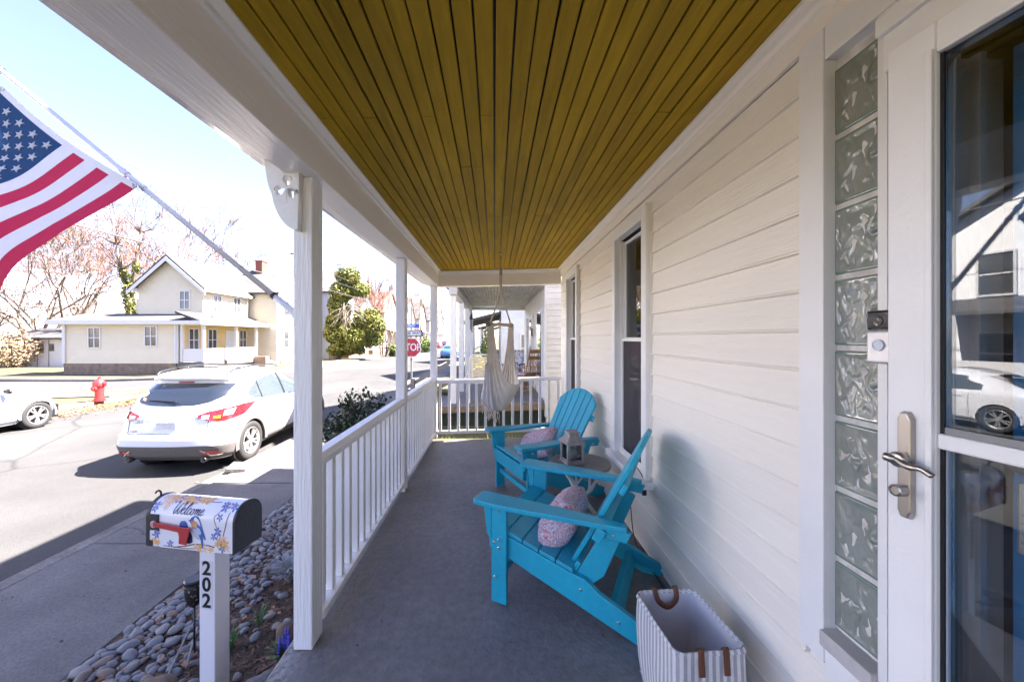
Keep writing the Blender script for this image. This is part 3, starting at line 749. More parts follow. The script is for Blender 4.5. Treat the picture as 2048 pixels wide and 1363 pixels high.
# paisley pillows
def paisley():
    m = mat('paisley_cotton', (.8, .78, .78), .9, sheen=.3)
    N = m.node_tree.nodes; L = m.node_tree.links; b = N['Principled BSDF']
    tc = N.new('ShaderNodeTexCoord')
    nz = N.new('ShaderNodeTexNoise'); nz.inputs['Scale'].default_value = 9; L.new(tc.outputs['Object'], nz.inputs[0])
    ad = N.new('ShaderNodeMix'); ad.data_type = 'RGBA'; ad.inputs[0].default_value = .13; L.new(tc.outputs['Object'], ad.inputs[6]); L.new(nz.outputs[1], ad.inputs[7])
    v1 = N.new('ShaderNodeTexVoronoi'); v1.inputs['Scale'].default_value = 11; L.new(ad.outputs[2], v1.inputs[0])
    w_ = N.new('ShaderNodeMath'); w_.operation = 'MULTIPLY'; w_.inputs[1].default_value = 5.5; L.new(v1.outputs[0], w_.inputs[0])
    fr_ = N.new('ShaderNodeMath'); fr_.operation = 'FRACT'; L.new(w_.outputs[0], fr_.inputs[0])
    r1 = N.new('ShaderNodeValToRGB'); cr = r1.color_ramp; cr.interpolation = 'CONSTANT'
    cr.elements[0].position = 0; cr.elements[0].color = (.62, .48, .54, 1); cr.elements[1].position = .38; cr.elements[1].color = (.55, .12, .14, 1)
    e = cr.elements.new(.55); e.color = (.66, .58, .62, 1); e = cr.elements.new(.72); e.color = (.16, .22, .48, 1); e = cr.elements.new(.84); e.color = (.70, .66, .66, 1)
    L.new(fr_.outputs[0], r1.inputs[0])
    v2 = N.new('ShaderNodeTexVoronoi'); v2.inputs['Scale'].default_value = 75; L.new(tc.outputs['Object'], v2.inputs[0])
    r2 = N.new('ShaderNodeValToRGB'); r2.color_ramp.interpolation = 'CONSTANT'; r2.color_ramp.elements[0].color = (1, 1, 1, 1); r2.color_ramp.elements[1].position = .33; r2.color_ramp.elements[1].color = (0, 0, 0, 1)
    L.new(v2.outputs[0], r2.inputs[0])
    r3 = N.new('ShaderNodeValToRGB'); r3.color_ramp.interpolation = 'CONSTANT'; c3 = r3.color_ramp
    c3.elements[0].color = (.60, .22, .24, 1); c3.elements[1].position = .4; c3.elements[1].color = (.25, .33, .58, 1); e = c3.elements.new(.65); e.color = (.40, .22, .40, 1)
    L.new(v2.outputs[1], r3.inputs[0])
    mx = N.new('ShaderNodeMix'); mx.data_type = 'RGBA'; L.new(r2.outputs[0], mx.inputs[0]); L.new(r1.outputs[0], mx.inputs[6]); L.new(r3.outputs[0], mx.inputs[7])
    L.new(mx.outputs[2], b.inputs['Base Color'])
    return m
PAIS = paisley()
def pillow(label, M, w_=.44, h_=.44, th=.085):
    b = MB()
    def f(sgn):
        def g_(u, v):
            a = 2 * u - 1; c = 2 * v - 1
            pinch = 1 - .10 * (1 - abs(a)) * abs(c) ** 2 - .0
            x = a * w_ / 2 * (1 - .09 * (1 - c * c) * 0 - .07 * (1 - abs(c) ** 3) * abs(a)); y_ = c * h_ / 2 * (1 - .07 * (1 - abs(a) ** 3) * abs(c))
            t_ = th * ((1 - a ** 4) * (1 - c ** 4)) ** .55
            t_ *= 1 + .12 * noise.noise((a * 2.2, c * 2.2, sgn * 3))
            return M @ Vector((x, y_, sgn * t_))
        return g_
    b.grid(f(1), 26, 26); b.grid(f(-1), 26, 26)
    n0 = len(b.v) // 2
    b.f[len(b.f) // 2:] = [q[::-1] for q in b.f[len(b.f) // 2:]]
    o = b.build('paisley_pillow', PAIS, None, smooth=True)
    bm = bmesh.new(); bm.from_mesh(o.data); bmesh.ops.remove_doubles(bm, verts=bm.verts, dist=.0008); bm.to_mesh(o.data); bm.free()
    return solo(o, label, 'pillow', 'paisley pillows')
def chair_M(ch): return Matrix.Translation(ch.location) @ Matrix.Rotation(ch.rotation_euler.z, 4, 'Z')
Mp = Matrix.Translation((-.235, 0, .505)) @ Matrix.Rotation(R(62), 4, 'Y') @ Matrix.Rotation(R(90), 4, 'Z')
pillow('paisley pillow leaning upright in the near turquoise chair', chair_M(ch1) @ Matrix.Translation((-.272, .03, .405)) @ Matrix.Rotation(R(58), 4, 'Y') @ Matrix.Rotation(R(8), 4, 'Z'), .30, .43, .095)
pillow('paisley pillow slumped low on the seat of the far turquoise chair', chair_M(ch2) @ Matrix.Translation((-.235, -.03, .445)) @ Matrix.Rotation(R(36), 4, 'Y') @ Matrix.Rotation(R(38), 4, 'Z'), .38, .38, .075)

# ---------------------------------------------------------------- round folding table and lantern
tx, ty = .665, 2.93
tb = thing('side_table', 'small round grey folding table with white crossed legs', 'table', (tx, ty, fl(tx)))
MB().lathe([(.20, .432), (.232, .436), (.238, .446), (.236, .456), (.21, .460), (.001, .459)], 40).build('table_top', mat('grey_table', (.28, .27, .26), .55, (.20, .195, .19), 6, bump=.2, bs=40), tb, smooth=False, bevel=.001)
WM = mat('white_metal', (.72, .71, .70), .35)
MB().lathe([(.19, .42), (.225, .425), (.225, .433), (.19, .433)], 40, caps=False).build('rim', WM, tb, smooth=True)
for s in (-1, 1):
    for q in (-1, 1):
        MB().tube([(s * q * -.14, q * .12, .42), (s * q * .15, q * .125, .008)], .010, 8).build('leg', WM, tb, smooth=True)
for q in (-1, 1):
    MB().tube(catmull([(q * -.11, -.10, .42), (q * -.09, -.11, .33), (q * -.05, -.12, .27), (0, -.125, .255), (q * .04, -.12, .28), (q * .05, -.11, .36), (q * .05, -.10, .42)], 5), .008, 8).build('loop', WM, tb, smooth=True)
MB().tube([(-.15, -.125, .015), (-.15, .125, .015)], .008, 8).build('foot_bar', WM, tb, smooth=True)
MB().tube([(.15, -.125, .015), (.15, .125, .015)], .008, 8).build('foot_bar', WM, tb, smooth=True)
lz = fl(tx) + .461
ln = thing('candle_lantern', 'weathered grey wooden lantern standing on the round table', 'lantern', (.60, 2.90, lz), R(14))
LW = mat('grey_wood', (.26, .235, .225), .7, (.38, .35, .335), 12, bump=.4, bs=30, stretch=(4, 4, .6))
MB().box(-.072, .072, -.072, .072, 0, .022).build('base', LW, ln, bevel=.003)
for sx in (-1, 1):
    for sy in (-1, 1): MB().box(-.010, .010, -.010, .010, .0222, .158).build('corner_post', LW, ln, (sx * .058, sy * .058, 0), bevel=.002)
for k in range(4):
    f = MB(); f.box(-.047, .047, -.005, .005, .0225, .034); f.box(-.047, .047, -.005, .005, .146, .158)
    f.build('frame_rail', LW, ln, (.058 * math.cos(k * PI / 2), .058 * math.sin(k * PI / 2), 0), (0, 0, k * PI / 2 + PI / 2))
    MB().box(-.047, .047, -.001, .001, .035, .145).build('pane', PANE, ln, (.058 * math.cos(k * PI / 2), .058 * math.sin(k * PI / 2), 0), (0, 0, k * PI / 2 + PI / 2))
r4 = [(.082, .1585), (.082, .172), (.074, .176), (.046, .205), (.04, .222), (.04, .228), (.048, .230), (.048, .242), (.001, .243)]
o = MB(); o.lathe([(r * 1.35, z) for r, z in r4], 4, Matrix.Rotation(PI / 4, 4, 'Z'))
o.build('lid', LW, ln, bevel=.002)
cd = MB().lathe([(.036, 0), (.0365, .065), (.034, .07), (.030, .067), (.001, .066)], 24).build('pillar_candle', mat('candle_wax', (.72, .66, .54), .5), None, (.60, 2.90, lz + .0225), smooth=True)
solo(cd, 'cream pillar candle inside the grey lantern', 'candle')
# power cord along the wall foot
cord = MB().tube(catmull([(.955, 2.40, .55), (.93, 2.46, .60), (.925, 2.55, .52), (.95, 2.62, .30), (.955, 2.55, .075), (.95, 2.3, .055), (.945, 2.0, .052), (.95, 1.7, .05), (.948, 1.3, .05)], 8), .0035, 6).build('power_cord', BLACK, None, smooth=True)
solo(cord, 'thin black power cord running along the foot of the siding wall', 'cord')

# ---------------------------------------------------------------- striped storage basket
bx, by = .738, 1.445
bk = thing('storage_basket', 'grey and white striped fabric basket with brown leather handles', 'basket', (bx, by, fl(bx)), R(4))
STG = mat('stripe_grey', (.36, .36, .39), .9, (.42, .42, .45), 30, bump=.5, bs=240)
STW = mat('stripe_white', (.74, .73, .74), .9, (.68, .67, .68), 20, bump=.5, bs=240)
LIN = mat('basket_lining', (.66, .66, .70), .85, (.58, .58, .63), 7, bump=.4, bs=14)
def rrect(u, hx, hy, r):
    # perimeter point by arc length
    segs = [2 * (hy - r), PI / 2 * r, 2 * (hx - r), PI / 2 * r] * 2
    Ltot = sum(segs); d = (u % 1) * Ltot
    dirs = [((hx, -hy + r), (0, 1)), ((hx - r, hy - r), 0), ((hx - r, hy), (-1, 0)), ((-hx + r, hy - r), PI / 2), ((-hx, hy - r), (0, -1)), ((-hx + r, -hy + r), PI), ((-hx + r, -hy), (1, 0)), ((hx - r, -hy + r), 1.5 * PI)]
    for k_, sl in enumerate(segs):
        if d <= sl or k_ == 7:
            a, q = dirs[k_]
            if isinstance(q, tuple): return a[0] + q[0] * d, a[1] + q[1] * d
            th_ = q + d / r
            return a[0] + r * math.cos(th_), a[1] + r * math.sin(th_)
        d -= sl
NB = 176; HB = .345
def bsk(off, z0, z1):
    def f(u, v):
        z = z0 + (z1 - z0) * v
        s = 1 - .10 * (1 - z / HB) ** 1.5
        x, y_ = rrect(u, .129 * s + off, .158 * s + off, .03)
        bulge = .010 * math.sin(PI * min(1, z / HB)) + .005 * noise.noise((x * 9, y_ * 9, z * 7))
        l_ = math.hypot(x, y_)
        return Vector((x + x / l_ * bulge, y_ + y_ / l_ * bulge, z + (.010 * math.sin(u * 25) * 0)))
    return f
o = MB(); o.grid(bsk(0, .0, HB), NB, 14, mfn=lambda i, j: (i // 2) % 2)
o.build('striped_cover', [STG, STW], bk, smooth=True)
o = MB(); o.grid(bsk(-.006, .012, HB), 96, 12); o.grid(lambda u, v: Vector(((u - .5) * .235, (v - .5) * .29, .02 + .008 * noise.noise((u * 4, v * 4, 1)))), 10, 10)
o.build('lining', LIN, bk, smooth=True)
o = MB(); o.grid(lambda u, v: bsk(.0035 - .011 * v, HB - .012 + .016 * math.sin(v * PI) * 0, HB - .012)(u, 0) + Vector((0, 0, .014 * math.sin(v * PI * .999) + 0)), NB, 6, mfn=lambda i, j: (i // 2) % 2)
o.build('rim_binding', [STG, STW], bk, smooth=True)
LEA = mat('brown_leather', (.16, .055, .022), .5, (.11, .036, .015), 9, bump=.2, bs=60)
def strap(pts, w_, nm):
    b = MB(); pts = catmull(pts, 6)
    def f(u, v):
        i = min(int(v * (len(pts) - 1) + .5), len(pts) - 1)
        return Vector(pts[i]) + Vector(((u - .5) * w_, 0, 0))
    b.grid(f, 1, len(pts) - 1); return b
for s in (-1, 1):
    h = s * .158
    q = MB()
    pts = catmull([(-.045, h + s * .013, HB - .075), (-.045, h + s * .008, HB - .02), (-.044, h + s * .003, HB + .012), (-.045, h - s * .012, HB - .01), (-.035, h - s * .022, HB - .035), (0, h - s * .026, HB - .055), (.035, h - s * .022, HB - .035), (.045, h - s * .012, HB - .01), (.044, h + s * .003, HB + .012), (.045, h + s * .008, HB - .02), (.045, h + s * .013, HB - .075)], 6)
    ring = []
    for i_, p_ in enumerate(pts):
        d_ = (pts[min(i_ + 1, len(pts) - 1)] - pts[max(i_ - 1, 0)]).normalized()
        sd2 = d_.cross(Vector((0, 1, 0))); sd2 = sd2.normalized() if sd2.length > .2 else Vector((1, 0, 0))
        if abs(d_.y) > .8: sd2 = Vector((1, 0, 0)) * (1 if sd2.x > 0 else -1)
        up2 = d_.cross(sd2).normalized()
        for a_, c_ in ((-1, -1), (1, -1), (1, 1), (-1, 1)): ring.append(p_ + sd2 * .0105 * a_ + up2 * .0016 * c_)
    q.add(ring, [(i_ * 4 + k_, i_ * 4 + (k_ + 1) % 4, i_ * 4 + 4 + (k_ + 1) % 4, i_ * 4 + 4 + k_) for i_ in range(len(pts) - 1) for k_ in range(4)])
    q.build('handle', LEA, bk, smooth=True)

# ---------------------------------------------------------------- hammock chair
CAN = mat('canvas', (.80, .72, .62), .95, (.70, .62, .53), 9, bump=.5, bs=120)
CANB = mat('canvas_pocket', (.66, .62, .62), .95, (.58, .54, .54), 9, bump=.5, bs=120)
ROPE = mat('rope', (.62, .55, .45), .9, (.45, .39, .31), 40, bump=.8, bs=160)
A = Vector((-.048, 4.22, 1.605)); B = Vector((.205, 4.70, 1.605)); top_ = Vector((.075, 4.47, 2.02))
hm = thing('hammock_chair', 'natural canvas hammock chair hanging from the porch ceiling', 'hammock', (.075, 4.47, .5))
off = -Vector((.075, 4.47, .5))
ab = (B - A).normalized(); dd = Vector((-ab.y, ab.x, 0))
def hf(u, v):
    c = 2 * v - 1; s = math.sin(PI * v); a = 2 * u - 1
    p = A.lerp(B, .5 + (v - .5) * (1 + .10 * s))
    z = 1.60 - 1.02 * (1 - abs(c) ** 2.6)
    wd = .035 + .205 * s ** 1.5
    fold = .019 * math.sin(a * 19 + v * 3) * (1 - .75 * s) + .010 * noise.noise((a * 3, v * 5, 1)) * s
    q = p + dd * (a * wd) + ab * fold
    q.z = z + (.34 * max(0, -a) ** 1.6 + .16 * max(0, a) ** 2) * s ** 1.5 + fold * .5
    return q + off
o = MB(); o.grid(hf, 40, 70); sl = o.build('sling', CAN, hm, smooth=True)
sl.modifiers.new('th', 'SOLIDIFY').thickness = .003
o = MB(); o.grid(lambda u, v: hf(.55 + .45 * u, .10 + .30 * v) + Vector((-.012, -.006, -.006)) - ab * .012, 16, 20); o.build('side_pocket', CANB, hm, smooth=True)
o = MB()
for k in range(34):
    u = .5 + .5 * k / 33; p = hf(min(u, 1), .34 + .1 * random.random()) + Vector((-.01, -.01, -.01))
    o.tube([p, p + Vector((random.uniform(-.015, .015), random.uniform(-.01, .01), -.05)), p + Vector((random.uniform(-.02, .02), random.uniform(-.02, .02), -.12 - .03 * random.random()))], [.005, .004, .003], 4)
o.build('fringe', CAN, hm, smooth=True)
ax_ = (B - A); e0 = A - ax_ * .07; e1 = B + ax_ * .05
MB().tube([e0 + off, e1 + off], .019, 14).build('spreader_bar', mat('pale_wood', (.62, .52, .38), .5, (.54, .44, .31), 8), hm, smooth=False)
MB().lathe([(.026, 0), (.026, .03), (.014, .031), (.012, .012), (.001, .012)], 18, Matrix.Translation(e0 + off) @ ax_.normalized().to_track_quat('-Z', 'Y').to_matrix().to_4x4()).build('end_cap', mat('cap_dark', (.10, .085, .075), .6), hm)
for E in (A, B):
    pts = catmull([E + Vector((0, 0, .01)), E.lerp(top_, .5) + Vector((0, 0, -.01)), top_], 8)
    MB().tube([p + off for p in pts], .0105, 8).build('rope', ROPE, hm, smooth=True)
    kn = MB()
    for k in range(4): kn.lathe([(.021, -.007), (.030, 0), (.021, .007)], 12, Matrix.Translation(E + off + (B - A).normalized() * (k - 1.5) * .014) @ (B - A).normalized().to_track_quat('Z', 'Y').to_matrix().to_4x4(), caps=False)
    kn.build('rope_wrap', ROPE, hm, smooth=True)
tw = MB()
for s in (0, 1, 2):
    pts = []
    for k in range(40):
        q = k / 39; a = q * 22 + s * 2.1
        pts.append(top_ + Vector((.010 * math.cos(a), .010 * math.sin(a), q * .20 - .02)) + off)
    tw.tube(pts, .0085, 6)
tw.build('twisted_rope', ROPE, hm, smooth=True)
CHN = mat('chain_steel', (.30, .27, .24), .45, metal=.9)
sp_ = MB(); pts = []
for k in range(90):
    q = k / 89; a = q * 2 * PI * 11
    pts.append(top_ + Vector((.016 * math.cos(a), .016 * math.sin(a), .17 + q * .09)) + off)
sp_.tube(pts, .0035, 5); sp_.build('spring', CHN, hm, smooth=True)
for k in range(5):
    z = top_.z + .265 + k * .030
    pts = [Vector((0, 0, 0))] * 0
    for j in range(17):
        a = 2 * PI * j / 16; e = Vector((.011 * math.cos(a), 0, .020 * math.sin(a)))
        if k % 2: e = Vector((0, e.x, e.z))
        pts.append(Vector((.075, 4.47, z)) + e + off)
    MB().tube(pts, .0035, 6).build('chain_link', CHN, hm, smooth=True)
MB().box(-.032, .032, -.02, .02, 0, .006).build('ceiling_plate', CHN, hm, Vector((.075, 4.47, cz(.07) - .0065)) + off, bevel=.001)
# ================================================================ FLAG
fg = thing('flag_pole', 'white flag pole angled out from the near porch post', 'flag pole', (-.957, 1.835, 1.55))
base = Vector((-.958, 1.835, 1.555)); fo = -Vector((-.957, 1.835, 1.55))
tip = P(4, 143, 1.98)
dr = (tip - base).normalized()
POLE = mat('pole_white', (.66, .66, .70), .35, (.58, .58, .62), 6)
Lp = (tip - base).length
j = base + dr * .17
MB().tube([base + dr * .09 + fo, base + dr * Lp + fo], .0125, 14).build('shaft', POLE, fg, smooth=True)
MB().tube([base + dr * .0 + fo, base + dr * .02 + fo, base + dr * .15 + fo], [.020, .0175, .0165], 14).build('socket', mat('bracket_white', (.62, .62, .66), .4), fg, smooth=True)
MB().box(-.012, .0, -.03, .03, -.045, .045).build('wall_plate', WHITE, fg, (-.001, 0, 0), bevel=.003)
MB().tube([base + Vector((.0, 0, -.02)) + fo, base + dr * .05 + fo + Vector((0, 0, -.012))], .014, 10).build('bracket_arm', WHITE, fg, smooth=True)
MB().tube([base + dr * .158 + fo, base + dr * .17 + fo], .0185, 12).build('collar', BLACK, fg)
MB().tube([base + dr * (Lp - .93) + fo, base + dr * (Lp - .89) + fo], .0165, 14).build('ring', POLE, fg)
MB().tube([base + dr * (Lp - 1.05) + fo, base + dr * (Lp - 1.03) + fo], .0155, 14).build('joint', POLE, fg)
MB().lathe([(.013, 0), (.02, .008), (.02, .02), (.012, .03), (.001, .034)], 14, Matrix.Translation(base + dr * Lp + fo) @ dr.to_track_quat('Z', 'Y').to_matrix().to_4x4()).build('finial', BLACK, fg, smooth=True)
cl0 = P(278, 381, 1.86) + fo; cl1 = base + dr * (Lp - .91) + fo
MB().tube([cl0, cl0.lerp(cl1, .5) + Vector((0, 0, -.004)), cl1], .003, 6).build('clip', METAL, fg)

def clothmat(name, c, c2):
    m = mat(name, c, .85, c2, 30, bump=.25, bs=300)
    N = m.node_tree.nodes; L = m.node_tree.links
    b = N['Principled BSDF']; o = [n for n in N if n.type == 'OUTPUT_MATERIAL'][0]
    tr = N.new('ShaderNodeBsdfTranslucent'); tr.inputs[0].default_value = (*[min(1, x * 1.05) for x in c], 1)
    mx = N.new('ShaderNodeMixShader'); mx.inputs[0].default_value = .38
    L.new(b.outputs[0], mx.inputs[1]); L.new(tr.outputs[0], mx.inputs[2]); L.new(mx.outputs[0], o.inputs[0])
    return m
FR = clothmat('flag_red', (.56, .025, .085), (.50, .02, .075)); FW = clothmat('flag_white', (.78, .77, .80), (.74, .73, .77)); FB = clothmat('flag_blue', (.014, .06, .16), (.012, .05, .14))
T0 = P(-8, 178, 1.97); C0 = P(268, 378, 1.865)
hoist = C0 - T0
fly = Vector((-.80, -.10, -.60)).normalized() * 1.46
def ff(s, t, off=0):
    """s along hoist 0 tip..1, t along fly"""
    p = T0 + hoist * s + fly * t
    p.z += -.16 * t * t + .10 * t * (1 - s) * 0
    p.x += .10 * t * t
    wv = .040 * math.sin(t * 8.5 + s * 2.2) * min(1, t * 4) + .016 * math.sin(t * 17 - s * 3) * min(1, t * 3) + .012 * math.sin(s * 9) * min(1, t * 3)
    nrm = hoist.cross(fly).normalized()
    sag = .035 * math.sin(PI * s) * (1 - t) 
    p += nrm * (wv + off) + fly.normalized() * sag
    return p
NS, NTt = 39, 60
flg = MB()
def fm(i, j):   # i over s, j over t
    stripe = i // 3
    if j < 24 and stripe < 7: return 2
    return 0 if stripe % 2 == 0 else 1
flg.grid(lambda u, v: ff(u, v), NS, NTt, mfn=fm)
ft = thing('flag', 'stars and stripes flag hanging from the angled pole', 'flag', T0)
flo = flg.build('cloth', [FR, FW, FB], ft, -T0, smooth=True)
o = MB(); o.grid(lambda u, v: ff(u, -.022 + v * .024, .0015), NS, 1); o.build('header_tape', FW, ft, -T0, smooth=True)
for r in range(9):
    for c in range(6 if r % 2 == 0 else 5):
        s0 = (r + 1) / 10 * (7 / 13); t0 = ((c + 1) * 2 - 1 if r % 2 == 0 else (c + 1) * 2) / 12 * .4
        pts = []
        for off in (.003, -.003):
            for k in range(10):
                a = PI / 2 + k * PI / 5; rr = (.0275 if k % 2 == 0 else .0112)
                pts.append(ff(s0 - rr * math.sin(a) / hoist.length, t0 + rr * math.cos(a) / fly.length, off))
            pts.append(ff(s0, t0, off))
        fs = []
        for k in range(10):
            k2 = (k + 1) % 10; fs += [(k, k2, 10), (11 + k2, 11 + k, 21), (k2, k, 11 + k, 11 + k2)]
        st_ = MB(); st_.add(pts, fs); st_.build('star', FW, flo)
for s_ in (.02, .985):
    g_ = MB(); q = ff(s_, -.012)
    pts = [q + Vector((.009 * math.cos(2 * PI * k / 12), -.002, .009 * math.sin(2 * PI * k / 12))) for k in range(13)]
    g_.tube(pts, .0035, 6); g_.build('grommet', METAL, ft, -T0)

# ================================================================ GARDEN BED
def bedz(x, y):
    t = max(0, min(1, (x + 2.5) / 1.45))
    return WALKZ - .005 + .10 * t + .02 * noise.noise((x * 2.1, y * 2.1, 4))
o = MB(); o.grid(lambda u, v: Vector((-2.5 + 1.6 * u, -2.5 + 8.0 * v, bedz(-2.5 + 1.6 * u, -2.5 + 8.0 * v))), 40, 160)
bed = tag(o.build('garden_bed', MULCH, smooth=True), kind='structure')
ch_ = MB()
for _ in range(9000):
    x = random.uniform(-2.45, -1.0); y = random.uniform(.6, 5.3)
    z = bedz(x, y) + random.uniform(.001, .012); a = random.uniform(0, 6.3); l = random.uniform(.008, .028); w_ = random.uniform(.003, .007)
    c, s = math.cos(a), math.sin(a); t1 = random.uniform(-.012, .012)
    ch_.add([(x - c * l - s * w_, y - s * l + c * w_, z), (x + c * l - s * w_, y + s * l + c * w_, z + t1), (x + c * l + s * w_, y + s * l - c * w_, z + t1 + .002), (x - c * l + s * w_, y - s * l - c * w_, z + .002)], [(0, 1, 2, 3)])
CHIP2 = mat('bark_chip', (.17, .10, .07), .95, (.03, .018, .012), 9, ramp=(.42, .58))
tag(ch_.build('bark_mulch', CHIP2), kind='stuff')
# river stones
STN = [mat('river_stone_a', (.17, .17, .178), .6, (.12, .123, .135), 12, bump=.25, bs=60), mat('river_stone_b', (.215, .205, .20), .6, (.15, .145, .145), 14, bump=.25, bs=60),
       mat('river_stone_c', (.12, .123, .13), .55, (.17, .17, .178), 10, bump=.25, bs=60)]
def stone_mesh(name, m, seed, sub_=2, rough=.14):
    bm = bmesh.new(); bmesh.ops.create_icosphere(bm, subdivisions=sub_, radius=1)
    for v in bm.verts: v.co *= 1 + rough * noise.noise(v.co * 1.1 + Vector((seed * 3.1, 0, seed)))
    me = bpy.data.meshes.new(name); bm.to_mesh(me); bm.free(); me.materials.append(m)
    me.polygons.foreach_set('use_smooth', [True] * len(me.polygons)); return me
STN.append(mat('river_stone_d', (.20, .155, .12), .65, (.14, .105, .085), 12, bump=.25, bs=60))
SM = [stone_mesh('stone', STN[(0, 1, 2, 0, 2, 3, 1, 2, 0, 3)[i]], i, rough=.26) for i in range(10)]
placed = []; tries = 0
while len(placed) < 295 and tries < 40000:
    tries += 1
    y = random.uniform(1.35, 5.2); 
    f = abs(random.gauss(0, .24))
    x = -2.44 + f
    if random.random() < .10: x = random.uniform(-2.2, -1.15)
    if x > -1.12: continue
    r = random.uniform(.022, .043) * (1.1 if x < -2.0 else .9)
    if y > 4: r *= 1.1
    if any((x - a) ** 2 + (y - b) ** 2 < (.80 * (r + c)) ** 2 for a, b, c in placed): continue
    placed.append((x, y, r))
    o = link('stone', random.choice(SM), bed, (x, y, bedz(x, y) + r * random.uniform(.15, .42)), (random.uniform(-.25, .25), random.uniform(-.25, .25), random.uniform(0, 6.3)), (r * random.uniform(1.1, 1.4), r * random.uniform(.8, 1.0), r * random.uniform(.5, .68)))
pebs = MB(); pb0 = SM[0]; tries = 0; npeb = 0
def add_mesh(b, me, M):
    b.add([M @ v.co for v in me.vertices], [tuple(p.vertices) for p in me.polygons])
while npeb < 620 and tries < 30000:
    tries += 1
    y = random.uniform(1.3, 5.3); x = -2.46 + abs(random.gauss(0, .30)); r = random.uniform(.016, .034)
    if x > -1.3 or any((x - a) ** 2 + (y - b) ** 2 < (.78 * (r + c)) ** 2 for a, b, c in placed): continue
    placed.append((x, y, r)); npeb += 1
    add_mesh(pebs, random.choice(SM), Matrix.Translation((x, y, bedz(x, y) + r * .2)) @ Matrix.Rotation(random.uniform(0, 6.3), 4, 'Z') @ Matrix.Diagonal((r * 1.25, r * .95, r * .6, 1)))
o = pebs.build('small_stones', STN[0], bed, smooth=True); o['kind'] = 'stuff'
BROWN = mat('brown_rock', (.20, .13, .085), .8, (.12, .09, .075), 6, bump=.5, bs=25)
GREYR = mat('grey_rock', (.15, .145, .15), .8, (.10, .10, .11), 5, bump=.6, bs=20)
for k, (px, py, Y, s, m, lab) in enumerate((
        (305, 1345, 1.98, (.125, .10, .075), BROWN, 'large brown rock at the foot of the garden bed'),
        (530, 1283, 1.98, (.10, .11, .06), GREYR, 'flat dark grey rock against the porch slab'),
        (575, 1195, 2.35, (.07, .07, .075), BROWN, 'brown rock standing next to the near post'),
        (375, 1362, 1.93, (.07, .07, .05), GREYR, 'small grey rock beside the mailbox post'))):
    o = link('garden_rock', stone_mesh('garden_rock', m, 20 + k, 3, .34), None, P(px, py, Y), (.2 * k, .1, k), s)
    o.location.z = bedz(o.location.x, o.location.y) + s[2] * .35
    solo(o, lab, 'rock', 'garden rocks')
leaves_stuff('dead_leaves', 260, lambda: random.uniform(-2.4, -1.05), lambda: random.uniform(1.2, 5.2), lambda x, y: bedz(x, y) + .03, LEAFB, .022)
leaves_stuff('dead_leaves', 90, lambda: random.uniform(-3.8, -2.5), lambda: random.uniform(1.2, 7), lambda x, y: WALKZ + .007, CHIP, .014)
# small plants
GRN = mat('bulb_leaf', (.05, .13, .03), .5, (.08, .18, .045), 9)
def blades(name, label, c, n, h, sp, flowers=0, m=GRN, cat='plant'):
    t = thing(name, label, cat, c)
    b = MB()
    for k in range(n):
        a = random.uniform(0, 6.3); l = h * random.uniform(.6, 1.1); d = Vector((math.cos(a), math.sin(a), 0)); w_ = .006
        sd_ = Vector((-d.y, d.x, 0)) * w_
        p0 = d * .01; p1 = d * sp * .45 + Vector((0, 0, l * .7)); p2 = d * sp + Vector((0, 0, l * .85))
        b.add([p0 - sd_, p0 + sd_, p1 + sd_, p1 - sd_, p2], [(0, 1, 2, 3), (3, 2, 4)])
    b.build('leaves', m, t)
    if flowers:
        for k in range(flowers):
            a = random.uniform(0, 6.3); q = Vector((math.cos(a) * .035, math.sin(a) * .035, h * random.uniform(.5, .95)))
            prof_ = [(.002, -.05)] + [((.013 if j % 2 else .007) * (1 - .35 * j / 9), -.03 + j * .0085) for j in range(10)] + [(.001, .058)]
            MB().lathe(prof_, 9, Matrix.Translation(q) @ Matrix.Rotation(random.uniform(-.2, .2), 4, 'X')).build('flower_spike', mat('hyacinth_blue', (.07, .07, .42), .6, (.12, .10, .5), 90), t)
def bp_(px, py, Y):
    p = P(px, py, Y); p.z = bedz(p.x, p.y); return p
blades('hyacinth_plant', 'blue flowering bulb plant beside the near porch post', bp_(567, 1232, 2.16), 22, .14, .10, 7)
blades('bulb_plant', 'green bulb leaves sprouting behind the mailbox post', bp_(462, 1240, 2.3), 12, .15, .07)
blades('bulb_plant', 'thin bulb leaves in the mulch between mailbox and near post', bp_(520, 1195, 2.5), 7, .12, .09)
SILV = mat('silver_leaf', (.34, .36, .37), .9, (.26, .28, .29), 20)
blades('dusty_plant', 'silver leaved plant behind the near porch post', bp_(580, 1090, 2.95), 170, .20, .15, m=SILV)
sk = MB(); 
for a_, b__ in (((372, 1250, 2.15), (395, 1180, 2.45)), ((335, 1270, 2.1), (380, 1190, 2.45))):
    p, q = bp_(*a_), bp_(*b__); sk.tube([p + Vector((0, 0, .03)), q + Vector((0, 0, .05))], .006, 6)
solo(sk.build('garden_stake', mat('stake_grey', (.2, .2, .2), .7), None), 'two thin grey sticks lying on the river stones', 'stick')

# solar stake light
p = bp_(392, 1238, 2.28); p.x -= .01
sl_ = thing('solar_light', 'black mesh solar stake light standing behind the mailbox post', 'light', p)
MB().tube([(0, 0, -.05), (0, 0, .30)], .006, 8).build('stake', BLACK, sl_, smooth=True)
MB().lathe([(.008, .29), (.022, .30), (.040, .335), (.049, .38), (.051, .42), (.046, .44)], 20, caps=False).build('mesh_shade', mat('perforated_black', (.008, .008, .009), .5, (.30, .27, .2), 70, ramp=(.60, .62)), sl_, smooth=True)
MB().lathe([(.049, .438), (.053, .444), (.053, .458), (.046, .464), (.001, .464)], 20).build('cap', BLACK, sl_)

